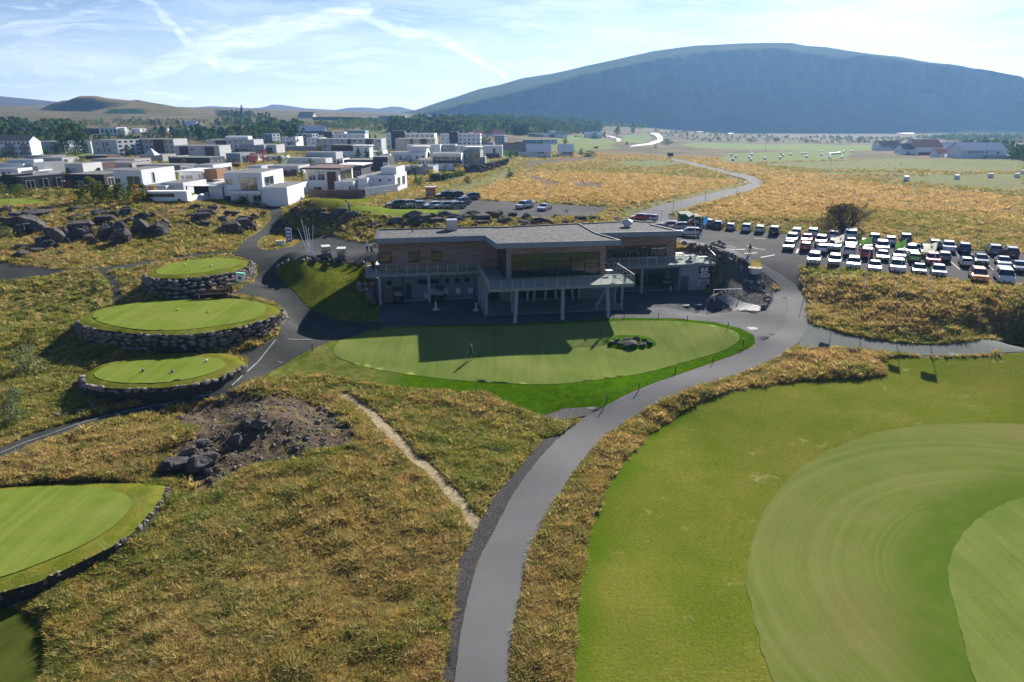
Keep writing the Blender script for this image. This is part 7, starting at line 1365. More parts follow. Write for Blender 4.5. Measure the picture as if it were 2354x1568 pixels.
H('white two-storey house with a shining roof behind the farmhouse', f4, 1680, 1800, 470, 420, 12, -6, 'white', roof='gablesheet', sgrid=(3, 2), name='farmhouse', cat='farmhouse', group=FA, dY=10)
H('long white farm building with pale roof at the right end', f4, 1815, 2190, 505, 438, 14, -1, 'white', roof='gablesheet', name='farmhouse', cat='farmhouse', group=FA, wins=[(1865 + i * 22, 445, 1873 + i * 22, 462) for i in range(4)] + [(1955, 447, 1968, 460, 0, 'b'), (1980, 447, 1992, 460, 0, 'b'), (2010, 447, 2028, 460, 0, 'b'), (2108, 450, 2125, 465, 0, 'b')], blocks=[(2000, 2180, 512, 480, -4, 5, 'offwhite', 'eave')])
for l, f, a, b_, yb, yt, w_ in [('white garage row with four shutters left of the ribbon-window house', f2, 1545, 1680, 605, 552, 'white'), ('small white bungalow between the stepped grey house and the dark house', f2, 740, 860, 600, 548, 'white'), ('small white cube house left of the double-garage house', f2, 1215, 1290, 560, 505, 'white'),
  ('white bungalow below the grey office building', f2, 90, 300, 560, 520, 'offwhite'), ('white bungalow right of the dark blue-grey bungalow', f1, 2235, 2380, 660, 600, 'white'), ('white strip of a house behind the pyramid skylight', f1, 1180, 1420, 760, 728, 'white'), ('white flat house among the beige bungalows', f1, 1530, 1640, 650, 615, 'white'), ('white house between the brown bays and the long flats', f1, 2060, 2200, 585, 545, 'white'),
  ('white villa half hidden at the left end of the street sheds', f2, 160, 270, 470, 430, 'white'), ('white house right of the brown and white house', f2, 1130, 1225, 520, 470, 'white'), ('far white house left of the nursery building', f2, 300, 400, 335, 305, 'white'), ('far white house behind the dark square tower', f2, 770, 870, 322, 298, 'white'), ('far white house below the wood', f2, 1440, 1560, 318, 296, 'white'), ('far white house right of the second dark stair tower', f2, 1940, 2040, 322, 300, 'white'),
  ('low white house at the left edge above the black house', f1, 200, 300, 790, 748, 'white'), ('white terrace block behind the timber bay house', f1, 2020, 2110, 800, 760, 'white'), ('white house behind the maroon block', f1, 960, 1080, 765, 735, 'offwhite')]: H(l, f, a, b_, yb, yt, 9, -4, w_, grid=(4, 1))
# garden walls and fences
def wallrun(label, f, a, b, hgt_, m, name='garden_wall', cat='garden wall', th=.2):
    A, B_ = G(*f(*a)), G(*f(*b)); mb = MB(); L = math.hypot(B_[0] - A[0], B_[1] - A[1]); n = max(1, int(L / 3)); 
    for i in range(n):
        p_ = [A[k] + (B_[k] - A[k]) * i / n for k in (0, 1)]; q = [A[k] + (B_[k] - A[k]) * (i + 1) / n for k in (0, 1)]; d = Vector((q[0] - p_[0], q[1] - p_[1])).normalized(); nx, ny = -d.y * th, d.x * th; z0 = min(h1(*p_), h1(*q)) - .3
        mb.prism([(p_[0], p_[1]), (q[0] - d.x * .003, q[1] - d.y * .003), (q[0] + nx, q[1] + ny), (p_[0] + nx, p_[1] + ny)], z0, z0 + .3 + hgt_)
    return mb.build(name, m, label=label, cat=cat)
WF = WALLM
wallrun('brown horizontal-board fence below the balcony house', f2, (537, 905), (1062, 905), 1.9, mat('brown_boards', (.15, .10, .07), var=.3, vscale=2, stretch=(1, 1, 8)), 'board_fence', 'fence')
wallrun('white garden wall stepping up to the right of the board fence', f2, (1065, 890), (1360, 850), 1.9, WF['white']); wallrun('low white garden wall end', f2, (1360, 850), (1420, 832), .8, WF['white'])
wallrun('brown garden fence beside the small tree', f2, (275, 712), (435, 712), 1.8, WF['brown'], 'board_fence', 'fence'); wallrun('grey concrete wall between the gardens', f2, (350, 625), (800, 620), 1.6, WF['lgrey']); wallrun('pale concrete wall below the pergola', f1, (1705, 1040), (1925, 1010), 1.6, WF['offwhite'])
wallrun('brick-brown garden fence behind the slate bungalow', f1, (2085, 720), (2208, 720), 1.6, WF['brick'], 'board_fence', 'fence'); wallrun('white wall below the ribbon-window house', f2, (1700, 655), (2040, 650), 1.3, WF['white']); wallrun('pale board fence above the rock wall', f2, (2100, 650), (2220, 638), 1.6, WF['lgrey'], 'board_fence', 'fence')
wallrun('dark red fence in front of the long white row', f2, (2170, 535), (2290, 540), 2.2, WF['brown'], 'board_fence', 'fence')
wallrun('low grey wall under the green hedge', f2, (1790, 752), (1966, 718), .5, WF['grey'])
# skylight pyramid, chimneys, trampoline, bus, hedge
x, y, z = G(*f1(1280, 960)); mb = MB(); mb.add([(-1.2, -1.2, 0), (1.2, -1.2, 0), (1.2, 1.2, 0), (-1.2, 1.2, 0), (0, 0, 1.5)], [(0, 1, 4), (1, 2, 4), (2, 3, 4), (3, 0, 4), (3, 2, 1, 0)]); o = mb.build('pyramid_skylight', WF['offwhite'], label='pale glass pyramid on the roof of the white two-storey house', cat='skylight'); o.location = (x, y + 8, z + 7.7)
x, y, z = G(*f2(785, 900)); r = empty('trampoline', (x, y, z), 0, 'garden trampoline with net in front of the dark chimney wall', 'trampoline'); mb = MB(); mb.lathe([(1.7, .78), (1.75, .82), (1.75, .86), (1.6, .88)], (0, 0, 0), 20); mb.build('mat', M_DARKM, r)
for i in range(6): a = i * 1.047; l = MB(); l.tube((1.75 * math.cos(a), 1.75 * math.sin(a), 0), (1.75 * math.cos(a), 1.75 * math.sin(a), 2.5), .03, n=5); l.build('leg', M_DARKM, r)
x, y, z = G(*f1(1505, 1040)); r = empty('bus', (x, y + 1.5, z), R(2), 'white coach with a dark window band behind the autumn bushes', 'bus'); r.scale = (.6, .8, .72); b = MB(); b.box(-5.5, 7.0, -1.25, 1.25, .4, 2.9); b.build('body', WF['white'], r); b = MB(); b.box(-5.3, 3.2, -1.28, -1.26, 1.4, 2.3); b.build('side_windows', GLS, r)
for s in (-4, 4.5): w_ = MB(); w_.tube((s, -1.3, .5), (s, -1.0, .5), .5, n=14); w_.build('wheel', TYRE, r)
r = empty('pergola', G(*f1(1760, 1000)), 0, 'dark timber pergola with a pale lattice top beside the coach', 'pergola'); b = MB(); b.box(-1, 7, 0, 4, 2.5, 2.6); b.build('lattice_top', WF['offwhite'], r)
for s in (-.8, 6.8):
    for t_ in (.2, 3.8): l = MB(); l.box(s - .1, s + .1, t_ - .1, t_ + .1, -.3, 2.5); l.build('post', WF['brown'], r)
b = MB(); b.box(-.7, 6.7, 3.75, 3.85, 0, 2.3); b.build('back_boards', WF['black'], r)
# round bales
BM = mat('bale_wrap', (.75, .77, .8), rough=.35, var=.05); n_ = 0
def bale(px, label, group, s=1.0):
    x, y, z = G(*px); mb = MB(); mb.lathe([(.62, 0), (.72, .08), (.72, 1.12), (.62, 1.2)], (0, 0, 0), 14); o = mb.build('hay_bale', BM, smooth=False); o.location = (x, y, z + .02); o.scale = (s, s, s); tag(o, label, 'hay bale', group)
for px, l in ((f4(1340, 695), 'white wrapped bale alone at the corner of the mown field, leftmost of four'), (f4(1775, 684), 'white wrapped bale second from the left in the near mown field'), (f4(2062, 669), 'white wrapped bale third from the left in the near mown field'), (f4(2291, 669), 'white wrapped bale near the right edge of the near mown field'), (f4(2345, 637), 'white wrapped bale cut by the right picture edge')): bale(px, l, 'bales in the near mown field', 1.15)
for px in [f3(2126, 515), f3(2167, 535), f3(2141, 560), f3(2311, 498), f3(2316, 513), f3(2292, 542), f3(2303, 565), f4(265, 466), f4(278, 486), f4(346, 478), f4(261, 508), f4(126, 512), f4(450, 468), f4(483, 468), f4(486, 497), f4(610, 453), f4(611, 477), f4(684, 490), f4(684, 504), f4(787, 503), f4(806, 455), f4(876, 452), f4(15, 480), f4(12, 466)]: bale(px, 'white wrapped bale scattered on the far mown field', 'bales on the far mown field')
for i in range(12): bale(f4(680 + i * 8.5, 474 - i * .9), 'white wrapped bale in the long stack on the far field', 'stacked bales on the far field')
# ------------------------------------------------ trees and bushes
def f_leaf(a, b_):
    return lambda g: g.mix(g.mr(g.attr('tone', 'GEOMETRY'), 0, 1), g.mix(g.mr(g.noise(g.pos(), .35, 3), .35, .65), a, b_), tuple(x * 1.7 for x in b_[:3]) + (1,))
LEAF = {k: leafmat('leaves_' + k, f_leaf(a, b_), .35) for k, (a, b_) in dict(spruce=((.025, .052, .024, 1), (.045, .08, .032, 1)), green=((.045, .09, .022, 1), (.09, .14, .035, 1)), olive=((.06, .085, .02, 1), (.12, .13, .035, 1)), grey=((.09, .12, .06, 1), (.16, .19, .10, 1)), autumn=((.30, .15, .02, 1), (.36, .23, .03, 1)), yellow=((.38, .30, .02, 1), (.48, .36, .03, 1)), red=((.20, .05, .03, 1), (.28, .09, .05, 1)), bare=((.045, .04, .028, 1), (.085, .07, .045, 1))).items()}
BARK = mat('bark', (.07, .05, .04), rough=1)
def crown(shape, n, leaf, seed):
    r = np.random.RandomState(seed); V = []; F = []; tone = []
    cl = []
    for _ in range(26):
        z = r.uniform(.08, 1)
        if shape == 'cone': rad_ = .36 * (1 - z) ** .8 + .03
        elif shape == 'column': rad_ = .21 * math.sin(math.pi * min(1, z * .85 + .15)) ** .5
        elif shape == 'round': rad_ = .42 * math.sin(math.pi * min(.98, z * .85 + .12)) ** .6
        else: rad_ = .62 * math.sin(math.pi * min(.98, z * .8 + .15)) ** .6
        a = r.uniform(0, 6.283); q = rad_ * r.uniform(.35, 1); cl.append((q * math.cos(a), q * math.sin(a), z, rad_ * .42 + .04, r.rand()))
    for i in range(n):
        c = cl[r.randint(len(cl))]; d = r.normal(0, 1, 3); d = d / np.linalg.norm(d) * c[3] * r.uniform(.5, 1) ** .5; p = np.array((c[0], c[1], c[2])) + d * (1, 1, .7)
        u = r.normal(0, 1, 3); u /= np.linalg.norm(u); w_ = np.cross(u, r.normal(0, 1, 3)); w_ /= np.linalg.norm(w_); s = leaf * r.uniform(.6, 1.3); b_ = len(V); V += [tuple(p - u * s), tuple(p + w_ * s * .6), tuple(p + u * s), tuple(p - w_ * s * .6)]; F.append((b_, b_ + 1, b_ + 2, b_ + 3)); tone += [min(1, max(0, c[4] * .7 + r.uniform(-.15, .3)))] * 4
    return V, F, tone
CROWN = {}
def crown_mesh(shape, kind, seed, n=700, leaf=.05):
    k = (shape, kind, seed)
    if k not in CROWN:
        V, F, tone = crown(shape, n, leaf, seed); me = bpy.data.meshes.new('crown'); me.from_pydata(V, [], F); me.materials.append(LEAF[kind]); at = me.attributes.new('tone', 'FLOAT', 'POINT'); at.data.foreach_set('value', np.array(tone, np.float32)); CROWN[k] = me
    return CROWN[k]
_tr = MB(); _tr.path([(0, 0, -.05), (.01, 0, .35), (0, .01, .8)], [.028, .02, .006], 6)
for a in range(7): t = a * .9; _tr.tube((0, 0, .2 + a * .08), (.2 * math.cos(t), .2 * math.sin(t), .38 + a * .08), .012, .004, 4)
TRUNK = _tr.mesh('trunk', BARK)
_tb = MB()
for a in range(14): t = a * .45; _tb.path([(0, 0, -.03), (.12 * math.cos(t), .12 * math.sin(t), .3), (.38 * math.cos(t + .3), .38 * math.sin(t + .3), .8)], [.014, .009, .003], 4)
BUSHW = _tb.mesh('stems', BARK)
def tree(px, hp, shape, kind, label, group='trees of the town', seed=None, wide=1.0, name=None):
    x, y, z = G(*px); d = math.hypot(y, CAMH - z); h = hp * d / FD / .97; seed = rnd.randint(0, 3) if seed is None else seed
    nm = name or {'cone': 'spruce_tree', 'column': 'poplar_tree', 'round': 'broadleaf_tree', 'bush': 'bush'}[shape]
    r = empty(nm, (x, y, z), rnd.uniform(0, 6), label, 'bush' if shape == 'bush' else 'tree', group); r.scale = (h * wide, h * wide, h)
    inst('stems' if shape == 'bush' else 'trunk', BUSHW if shape == 'bush' else TRUNK, r); inst('crown', crown_mesh(shape, kind, seed), r); return r
big = G(*z3(2170, 335)); r = empty('bare_bush', big, 0, 'large dense dark brown bush at the edge of the meadow behind the cars', 'bush'); r.scale = (5.4, 5.0, 5.2); st_ = MB()
rb2 = random.Random(3)
for a in range(60):
    t = rb2.uniform(0, 6.283); l_ = rb2.uniform(.3, .85); q = [(0.05 * math.cos(t), .05 * math.sin(t), 0), (l_ * .45 * math.cos(t), l_ * .45 * math.sin(t), .42 * rb2.uniform(.8, 1.2)), (l_ * .95 * math.cos(t + .2), l_ * .95 * math.sin(t + .2), rb2.uniform(.6, 1))]; st_.path(q, [.014, .008, .003], 4)
    for _ in range(6): k = rb2.uniform(.3, 1); b0 = [q[1][i] + (q[2][i] - q[1][i]) * k for i in range(3)]; st_.tube(b0, (b0[0] + rb2.uniform(-.15, .15), b0[1] + rb2.uniform(-.15, .15), b0[2] + rb2.uniform(.05, .2)), .005, .002, 3)
st_.build('stems', BARK, r); inst('crown', crown_mesh('bush', 'bare', 7, 6500, .02), r, (0, 0, -.02), 0, (1.2, 1.2, .95))
G1 = 'autumn bushes below the front houses'
for i, (x_, y_, h_, k_, w_) in enumerate([(40,975,90,'olive',1.1),(140,985,100,'green',1.2),(220,985,95,'olive',1.1),(300,985,75,'olive',1.2),(430,1000,95,'green',.9),(555,1005,90,'olive',1),(660,1020,75,'autumn',1),(740,1035,140,'green',1),(860,1030,210,'olive',1),(950,1035,150,'olive',1),(1010,1030,140,'green',1),(1090,1035,150,'olive',.9),(1150,1030,160,'grey',.9),(1220,1030,130,'green',.9),(1265,1040,150,'autumn',.8),(1330,1035,150,'olive',.9),(1420,1025,130,'autumn',.9),(890,880,80,'olive',1.2),(960,900,75,'olive',1.2)]):
    tree(f1(x_, y_), h_ / 4, 'bush' if h_ < 120 else 'round', k_, f'{["leftmost","second","third","fourth","fifth","sixth","seventh","eighth","ninth","tenth","eleventh","twelfth","thirteenth","fourteenth","fifteenth","sixteenth","rightmost"][i] if i < 17 else ["left","right"][i-17]+" upper"} of the bushes and small trees below the front houses', G1, wide=w_)
for a in [(zr(780, 165), 15, 'bush', 'olive', 'round olive bush in front of the big white cube house', 1.3), (zr(955, 185), 11, 'bush', 'grey', 'small grey bush right of the round olive one at the cube house', 1.3), (zr(1235, 190), 8, 'bush', 'grey', 'tiny pale bush at the corner of the cube house', 1), (f1(1640, 1030), 26, 'round', 'grey', 'thin pale birch beside the white coach', .6), (f1(720, 585), 60, 'round', 'spruce', 'tall dark tree with several tops above the white slab block, right', .8), (f1(625, 580), 58, 'round', 'spruce', 'tall dark tree with several tops left of its twin', .75), (f1(510, 590), 24, 'round', 'olive', 'brownish tree at the foot of the tall dark pair', 1), (f1(745, 680), 15, 'bush', 'olive', 'loose brown bush on the roofs of the left rows', 1.3), (f1(585, 735), 12, 'bush', 'yellow', 'pale yellow shrub on the white terrace', .9),
  (f1(1775, 745), 16, 'round', 'green', 'dark green shrub between the grey bungalow and the white box house', .8), (f1(1915, 690), 15, 'cone', 'olive', 'small conical tree before the slate bungalow', 1.1), (f1(1600, 830), 24, 'round', 'green', 'green tree right of the pyramid-skylight house', .9), (f1(1880, 930), 12, 'bush', 'yellow', 'yellow bush above the pergola', 1.5), (f1(2225, 1050), 15, 'bush', 'olive', 'olive bush left of the lamp at the cube house', 1.4), (f1(1895, 620), 10, 'bush', 'olive', 'brown bush before the brown-bay flats', 1.2), (f1(2190, 590), 11, 'bush', 'green', 'dark green bush before the long flats', 1.6),
  (zt_(35, 590), 22, 'bush', 'red', 'red rowan bush at the street corner', .9), (zt_(125, 575), 26, 'round', 'red', 'taller red and green tree at the street corner', .9), (zt_(85, 590), 8, 'bush', 'yellow', 'left yellow bush along the town street', 1.4), (zt_(245, 545), 7, 'bush', 'yellow', 'right yellow bush along the town street', 1.6), (zt_(470, 720), 18, 'round', 'green', 'round green garden tree behind the brown fence', 1), (zt_(1000, 545), 24, 'cone', 'green', 'conifer before the roof-terrace house, left', .9), (zt_(1075, 545), 22, 'cone', 'spruce', 'conifer before the roof-terrace house, middle', .9), (zt_(1180, 545), 20, 'round', 'green', 'round tree before the roof-terrace house, right', 1), (zt_(590, 980), 8, 'bush', 'bare', 'dark low bush on the lawn above the rocks', 1.6),
  (zt_(1330, 300), 26, 'round', 'green', 'big round tree standing above the middle of the town', .9), (zt_(1520, 690), 26, 'round', 'olive', 'thin brown tree in front of the concrete carport house', .9), (zt_(1600, 690), 20, 'bush', 'bare', 'brown bushy tree right of the thin one', 1.1), (zt_(1680, 720), 17, 'bush', 'yellow', 'yellow bush left of the white flagpole', 1.2), (zt_(1930, 690), 20, 'round', 'yellow', 'bright yellow autumn tree under the ribbon-window house', 1.1), (zt_(1760, 725), 10, 'bush', 'yellow', 'small orange bush beside the hedge', 1.3), (zt_(1790, 690), 16, 'round', 'green', 'dark green tree left of the bright yellow one', .8), (zt_(1525, 780), 26, 'cone', 'green', 'green conifer at the end of the white garden wall', .7), (zt_(1555, 790), 18, 'bush', 'green', 'round green bush at the end of the white garden wall', 1), (zt_(2000, 770), 14, 'bush', 'spruce', 'round dark bush alone on the grass slope', 1.2), (zt_(2000, 630), 20, 'round', 'spruce', 'dark tree left of the concrete house garden', .7), (zt_(2075, 630), 24, 'round', 'green', 'green tree before the concrete house, right of the dark one', .9), (zt_(2140, 630), 15, 'bush', 'grey', 'greyish shrub before the concrete house', 1.1), (zt_(1850, 495), 7, 'cone', 'olive', 'tiny conical tree before the white row', 1.2), (zt_(2215, 590), 6, 'bush', 'olive', 'clipped round shrub on the slope, left of two', 1.3), (zt_(2262, 590), 6, 'bush', 'olive', 'clipped round shrub on the slope, right of two', 1.3), (zt_(925, 850), 13, 'round', 'grey', 'young birch before the white annexe wall', .6), (zt_(800, 975), 8, 'bush', 'olive', 'small bush on the lawn beside the fence posts', .6), (zt_(1060, 985), 1, 'bush', 'olive', 'low tuft bush by the lawn', 1),
  (zt3(96, 545), 17, 'cone', 'green', 'young green tree near the school', .9), (zt3(155, 528), 11, 'bush', 'spruce', 'dark shrub left of the school', .7), (zt3(745, 510), 13, 'round', 'green', 'light green tree right of the school', 1), (zt3(820, 525), 12, 'bush', 'spruce', 'wide dark hedge-like bush right of the school', 2.0), (zt3(380, 450), 20, 'cone', 'green', 'pointed tree before the pale terraced block', .6), (zt3(620, 452), 8, 'bush', 'spruce', 'dark low bush on the lawn before the terraced block', 1.8), (zt3(600, 415), 13, 'round', 'green', 'tree at the right end of the terraced block', 1), (zt3(958, 350), 16, 'cone', 'spruce', 'dark fir right of the pale bungalow', .7), (zt3(865, 360), 12, 'bush', 'spruce', 'dark bush before the pale bungalow', 1.2), (zt3(1218, 305), 20, 'round', 'spruce', 'tall dark tree at the roundabout wood', .7), (zt3(1075, 325), 17, 'round', 'spruce', 'dark tree clump before the roundabout', 1), (zt3(1165, 415), 7, 'bush', 'olive', 'lone bush on the far meadow by the road', .9), (zt3(610, 1035), 7, 'bush', 'grey', 'pale bush on the rocks behind the roof', 1.3), (zt3(95, 715), 12, 'bush', 'bare', 'brown bush on the gravel heap at the field edge', 1.5), (zt3(85, 655), 8, 'bush', 'green', 'small green bush near the footpath bend', .7), (zt3(1430, 445), 6, 'bush', 'olive', 'shrub beside the far road', 1), (zt3(1540, 415), 12, 'bush', 'olive', 'willow thicket right of the far road bend', 1.6),
  ((65, 860), 62, 'bush', 'grey', 'tall grey-green willow bush left of the lowest tee', .8), ((40, 930), 42, 'bush', 'grey', 'grey-green willow bush, middle of three at the left edge', .9), ((35, 970), 48, 'bush', 'grey', 'pale willow bush nearest the cart road at the left edge', .8), ((68, 795), 40, 'bush', 'olive', 'small thin willow bush above the tall one', .6), ((15, 545), 22, 'bush', 'grey', 'grey bush below the rocks at the left edge', 1), ((192, 1040), 24, 'bush', 'green', 'light green shrub below the cart road', .7), (zc_(1385, 155), 10, 'bush', 'yellow', 'yellow-green shrub behind the clubhouse roof', .8), (kn(1120, 640), 18, 'bush', 'green', 'green weeds below the stony knoll', 1)]:
    tree(a[0], a[1], a[2], a[3], a[4], wide=a[5], group='trees and bushes')
for i, (x_, y_, h_, kk) in enumerate([(1830,450,120,'green'),(1870,455,95,'green'),(1945,460,100,'green'),(1990,455,105,'green'),(2050,455,100,'spruce'),(2130,458,110,'green'),(2220,460,115,'spruce'),(2260,455,100,'green'),(2310,460,95,'green')]): tree(f1(x_, y_), h_ / 4, 'column', kk, f'{["first","second","third","fourth","fifth","sixth","seventh","eighth","last"][i]} of the tall poplars behind the long flats', 'row of poplars', wide=1.25)
for i, (x_, y_, h_) in enumerate([(175,375,110),(215,380,100),(400,440,140),(340,420,110),(370,430,120)]): tree(zt_(x_, y_), h_ / 4, 'column' if i < 2 else 'cone', 'green' if i < 2 else 'spruce', ['left tall poplar above the office block','right tall poplar above the office block','largest spruce before the white block','left spruce before the white block','middle spruce before the white block'][i], 'tall trees in the town', wide=1.1)
for i, (x_, y_, h_) in enumerate([(1400,332,55),(1430,335,55),(1470,335,60),(1640,330,45),(1690,330,50)]): tree(f1(x_, y_), h_ / 4, 'cone', 'spruce', f'{["leftmost","second","third","fourth","rightmost"][i]} dark spruce on the slope above the villas', 'spruces above the villas')
for i, (x_, y_, h_) in enumerate([(1100,362,45),(1150,362,42)]): tree(zt_(x_, y_), h_ / 4, 'cone', 'spruce', ['left','right'][i] + ' small spruce on the lawn right of the dark tower', 'spruces on the town lawn')
for i, (x_, y_, h_) in enumerate([(85,150,35),(138,155,32),(180,158,30)]): tree(zt_(x_, y_ + 16), h_ / 4, 'cone' if i == 0 else 'column', 'spruce', f'{["left","middle","right"][i]} of three dark trees on the skyline left of the table mountain', 'trees on the skyline')
# the church spire on the skyline
x, y, z = G(*f1(2232, 262)); r = empty('church_spire', (x, y, z), 0, 'thin dark church spire above the skyline trees', 'church spire'); mb = MB(); hS = 28 * math.hypot(y, 10) / FD; mb.box(-hS * .06, hS * .06, -hS * .06, hS * .06, 0, hS * .6); mb.build('tower', WF['slate'], r); mb = MB(); mb.lathe([(hS * .12, hS * .6), (.02, hS * 1.1)], (0, 0, 0), 8); mb.build('spire', WF['slate'], r)
for i, (a_, b_) in enumerate([(f1, p_) for p_ in ((300,600),(420,600),(690,610),(150,600),(60,620),(1480,700),(1340,760),(1020,660),(640,780),(1700,715),(2050,760),(560,660),(1180,610),(1560,640),(2300,640),(1000,440),(1200,430),(1330,440),(1450,430),(1560,430),(1650,440),(820,440),(1120,440))] + [(zt_, p_) for p_ in ((270,590),(330,560),(620,600),(640,500),(820,640),(1290,600),(1320,560),(1480,590),(1560,600),(1640,560),(1210,490),(1250,480),(1700,420),(1730,415),(2130,420),(2180,420),(2330,420),(640,640),(560,620),(420,600),(60,480),(220,440),(260,430))]):
    sh_, kd_ = rnd.choice(['round', 'bush', 'cone', 'round']), rnd.choice(['green', 'olive', 'spruce', 'green', 'autumn']); X_ = a_(*b_)[0]
    tree(a_(*b_), rnd.uniform(9, 19), sh_, kd_, f"{dict(green='green', olive='olive', spruce='dark green', autumn='orange')[kd_]} {dict(round='garden tree', bush='garden shrub', cone='small conifer')[sh_]} among the {'leftmost' if X_ < 180 else 'left-hand' if X_ < 400 else 'middle' if X_ < 750 else 'right-hand'} houses of the town", 'garden trees between the houses', wide=rnd.uniform(.8, 1.2))
# hedge
mb = MB(); hp = [G(*zt_(a, b)) for a, b in ((1660, 745), (1790, 748), (1880, 730), (1965, 712))]
cn, cf, ct = crown('bush', 10, .05, 1); V = []; F = []; tone = []
for p_, q in zip(hp[:-1], hp[1:]):
    for _ in range(900):
        k = rnd.random(); px_, py_, pz_ = [p_[i] + (q[i] - p_[i]) * k for i in range(3)]; c = np.array((px_ + rnd.uniform(-.5, .5), py_ + rnd.uniform(-.6, .6), pz_ + rnd.uniform(0, 2.0))); u = nr.normal(0, 1, 3); u /= np.linalg.norm(u); w_ = np.cross(u, nr.normal(0, 1, 3)); w_ /= np.linalg.norm(w_); b_ = len(V); s = .22; V += [tuple(c - u * s), tuple(c + w_ * s), tuple(c + u * s), tuple(c - w_ * s)]; F.append((b_, b_ + 1, b_ + 2, b_ + 3)); tone += [rnd.random()] * 4
me = bpy.data.meshes.new('hedge'); me.from_pydata(V, [], F); me.materials.append(LEAF['green']); at = me.attributes.new('tone', 'FLOAT', 'POINT'); at.data.foreach_set('value', np.array(tone, np.float32)); tag(inst('hedge', me), 'clipped green hedge on the low grey wall below the yellow bush', 'hedge')
# woods that read as one mass
WOOD = bpy.data.collections.new('wood_trees')
for sh, kd, sd in (('cone', 'spruce', 0), ('cone', 'spruce', 1), ('round', 'green', 1), ('column', 'green', 2), ('round', 'spruce', 3), ('round', 'green', 2)):
    me = crown_mesh(sh, kd, sd + 20, 160, .10); WOOD.objects.link(bpy.data.objects.new('wood_tree', me))
SHR = bpy.data.collections.new('shrub_kinds')
for sd, kd in ((31, 'olive'), (32, 'green'), (33, 'spruce')): SHR.objects.link(bpy.data.objects.new('shrub', crown_mesh('bush', kd, sd, 90, .13)))
def wood(poly, n, h, coll=WOOD, name='woodland', f=lambda x, y: (x, y)):
    P = [G(*f(*p)) for p in poly]; A = np.array([p[:2] for p in P]); x, y = nr.uniform(A[:, 0].min(), A[:, 0].max(), n * 14), nr.uniform(A[:, 1].min(), A[:, 1].max(), n * 14); ok = inpoly(x, y, A); x, y = x[ok][:n], y[ok][:n]
    if len(x) == 0: return
    z = gridval(TZ, x, y) - .2; scatter(name, np.column_stack((x, y, z)), np.column_stack((x * 0, x * 0, nr.uniform(0, 6.28, len(x)))), h * nr.uniform(.6, 1.25, len(x)), {}, coll)
wood([(0,330),(0,292),(60,296),(190,300),(195,322),(120,335),(60,338)], 170, 8)
wood([(190,330),(240,322),(340,326),(420,332),(460,345),(330,350),(250,342)], 90, 4.5)
wood([(330,318),(420,308),(560,306),(640,308),(640,330),(560,330),(400,322)], 100, 7)
wood([(575,318),(600,302),(700,300),(698,318),(640,330)], 90, 9)
wood([(455,290),(520,282),(640,282),(690,288),(640,292),(500,294)], 70, 6)
wood([(500,266),(560,268),(620,272),(625,275),(560,274),(505,271)], 60, 7)
wood([(890,310),(900,290),(1000,286),(1150,284),(1300,285),(1385,292),(1380,305),(1270,311),(1120,313),(960,314)], 900, 10)
wood([(985,282),(1100,279),(1300,280),(1500,290),(1480,294),(1250,287),(1050,286)], 420, 9)
wood([(1550,293),(1600,296),(2000,301),(2350,303),(2353,308),(2000,305),(1650,302)], 260, 6, SHR, 'shrub_cover')
wood([(1500,300),(1700,310),(2100,318),(2100,330),(1900,330),(1600,325),(1520,312)], 260, 3.2, SHR, 'shrub_cover')
wood([(2090,318),(2200,312),(2353,312),(2353,330),(2200,326)], 300, 5, SHR, 'shrub_cover')
wood([(2310,352),(2353,350),(2353,372),(2320,366)], 60, 5)
wood([(2205,340),(2260,332),(2330,340),(2320,352),(2290,348)], 90, 6)
wood([(690,285),(830,278),(960,280),(990,300),(850,305),(760,298)], 260, 4, SHR, 'shrub_cover')
wood([(60,285),(300,275),(480,278),(470,298),(300,292),(60,296)], 160, 3.0, SHR, 'shrub_cover')
wood([(1240,288),(1330,284),(1500,289),(1480,297),(1300,293)], 260, 6, SHR, 'shrub_cover')
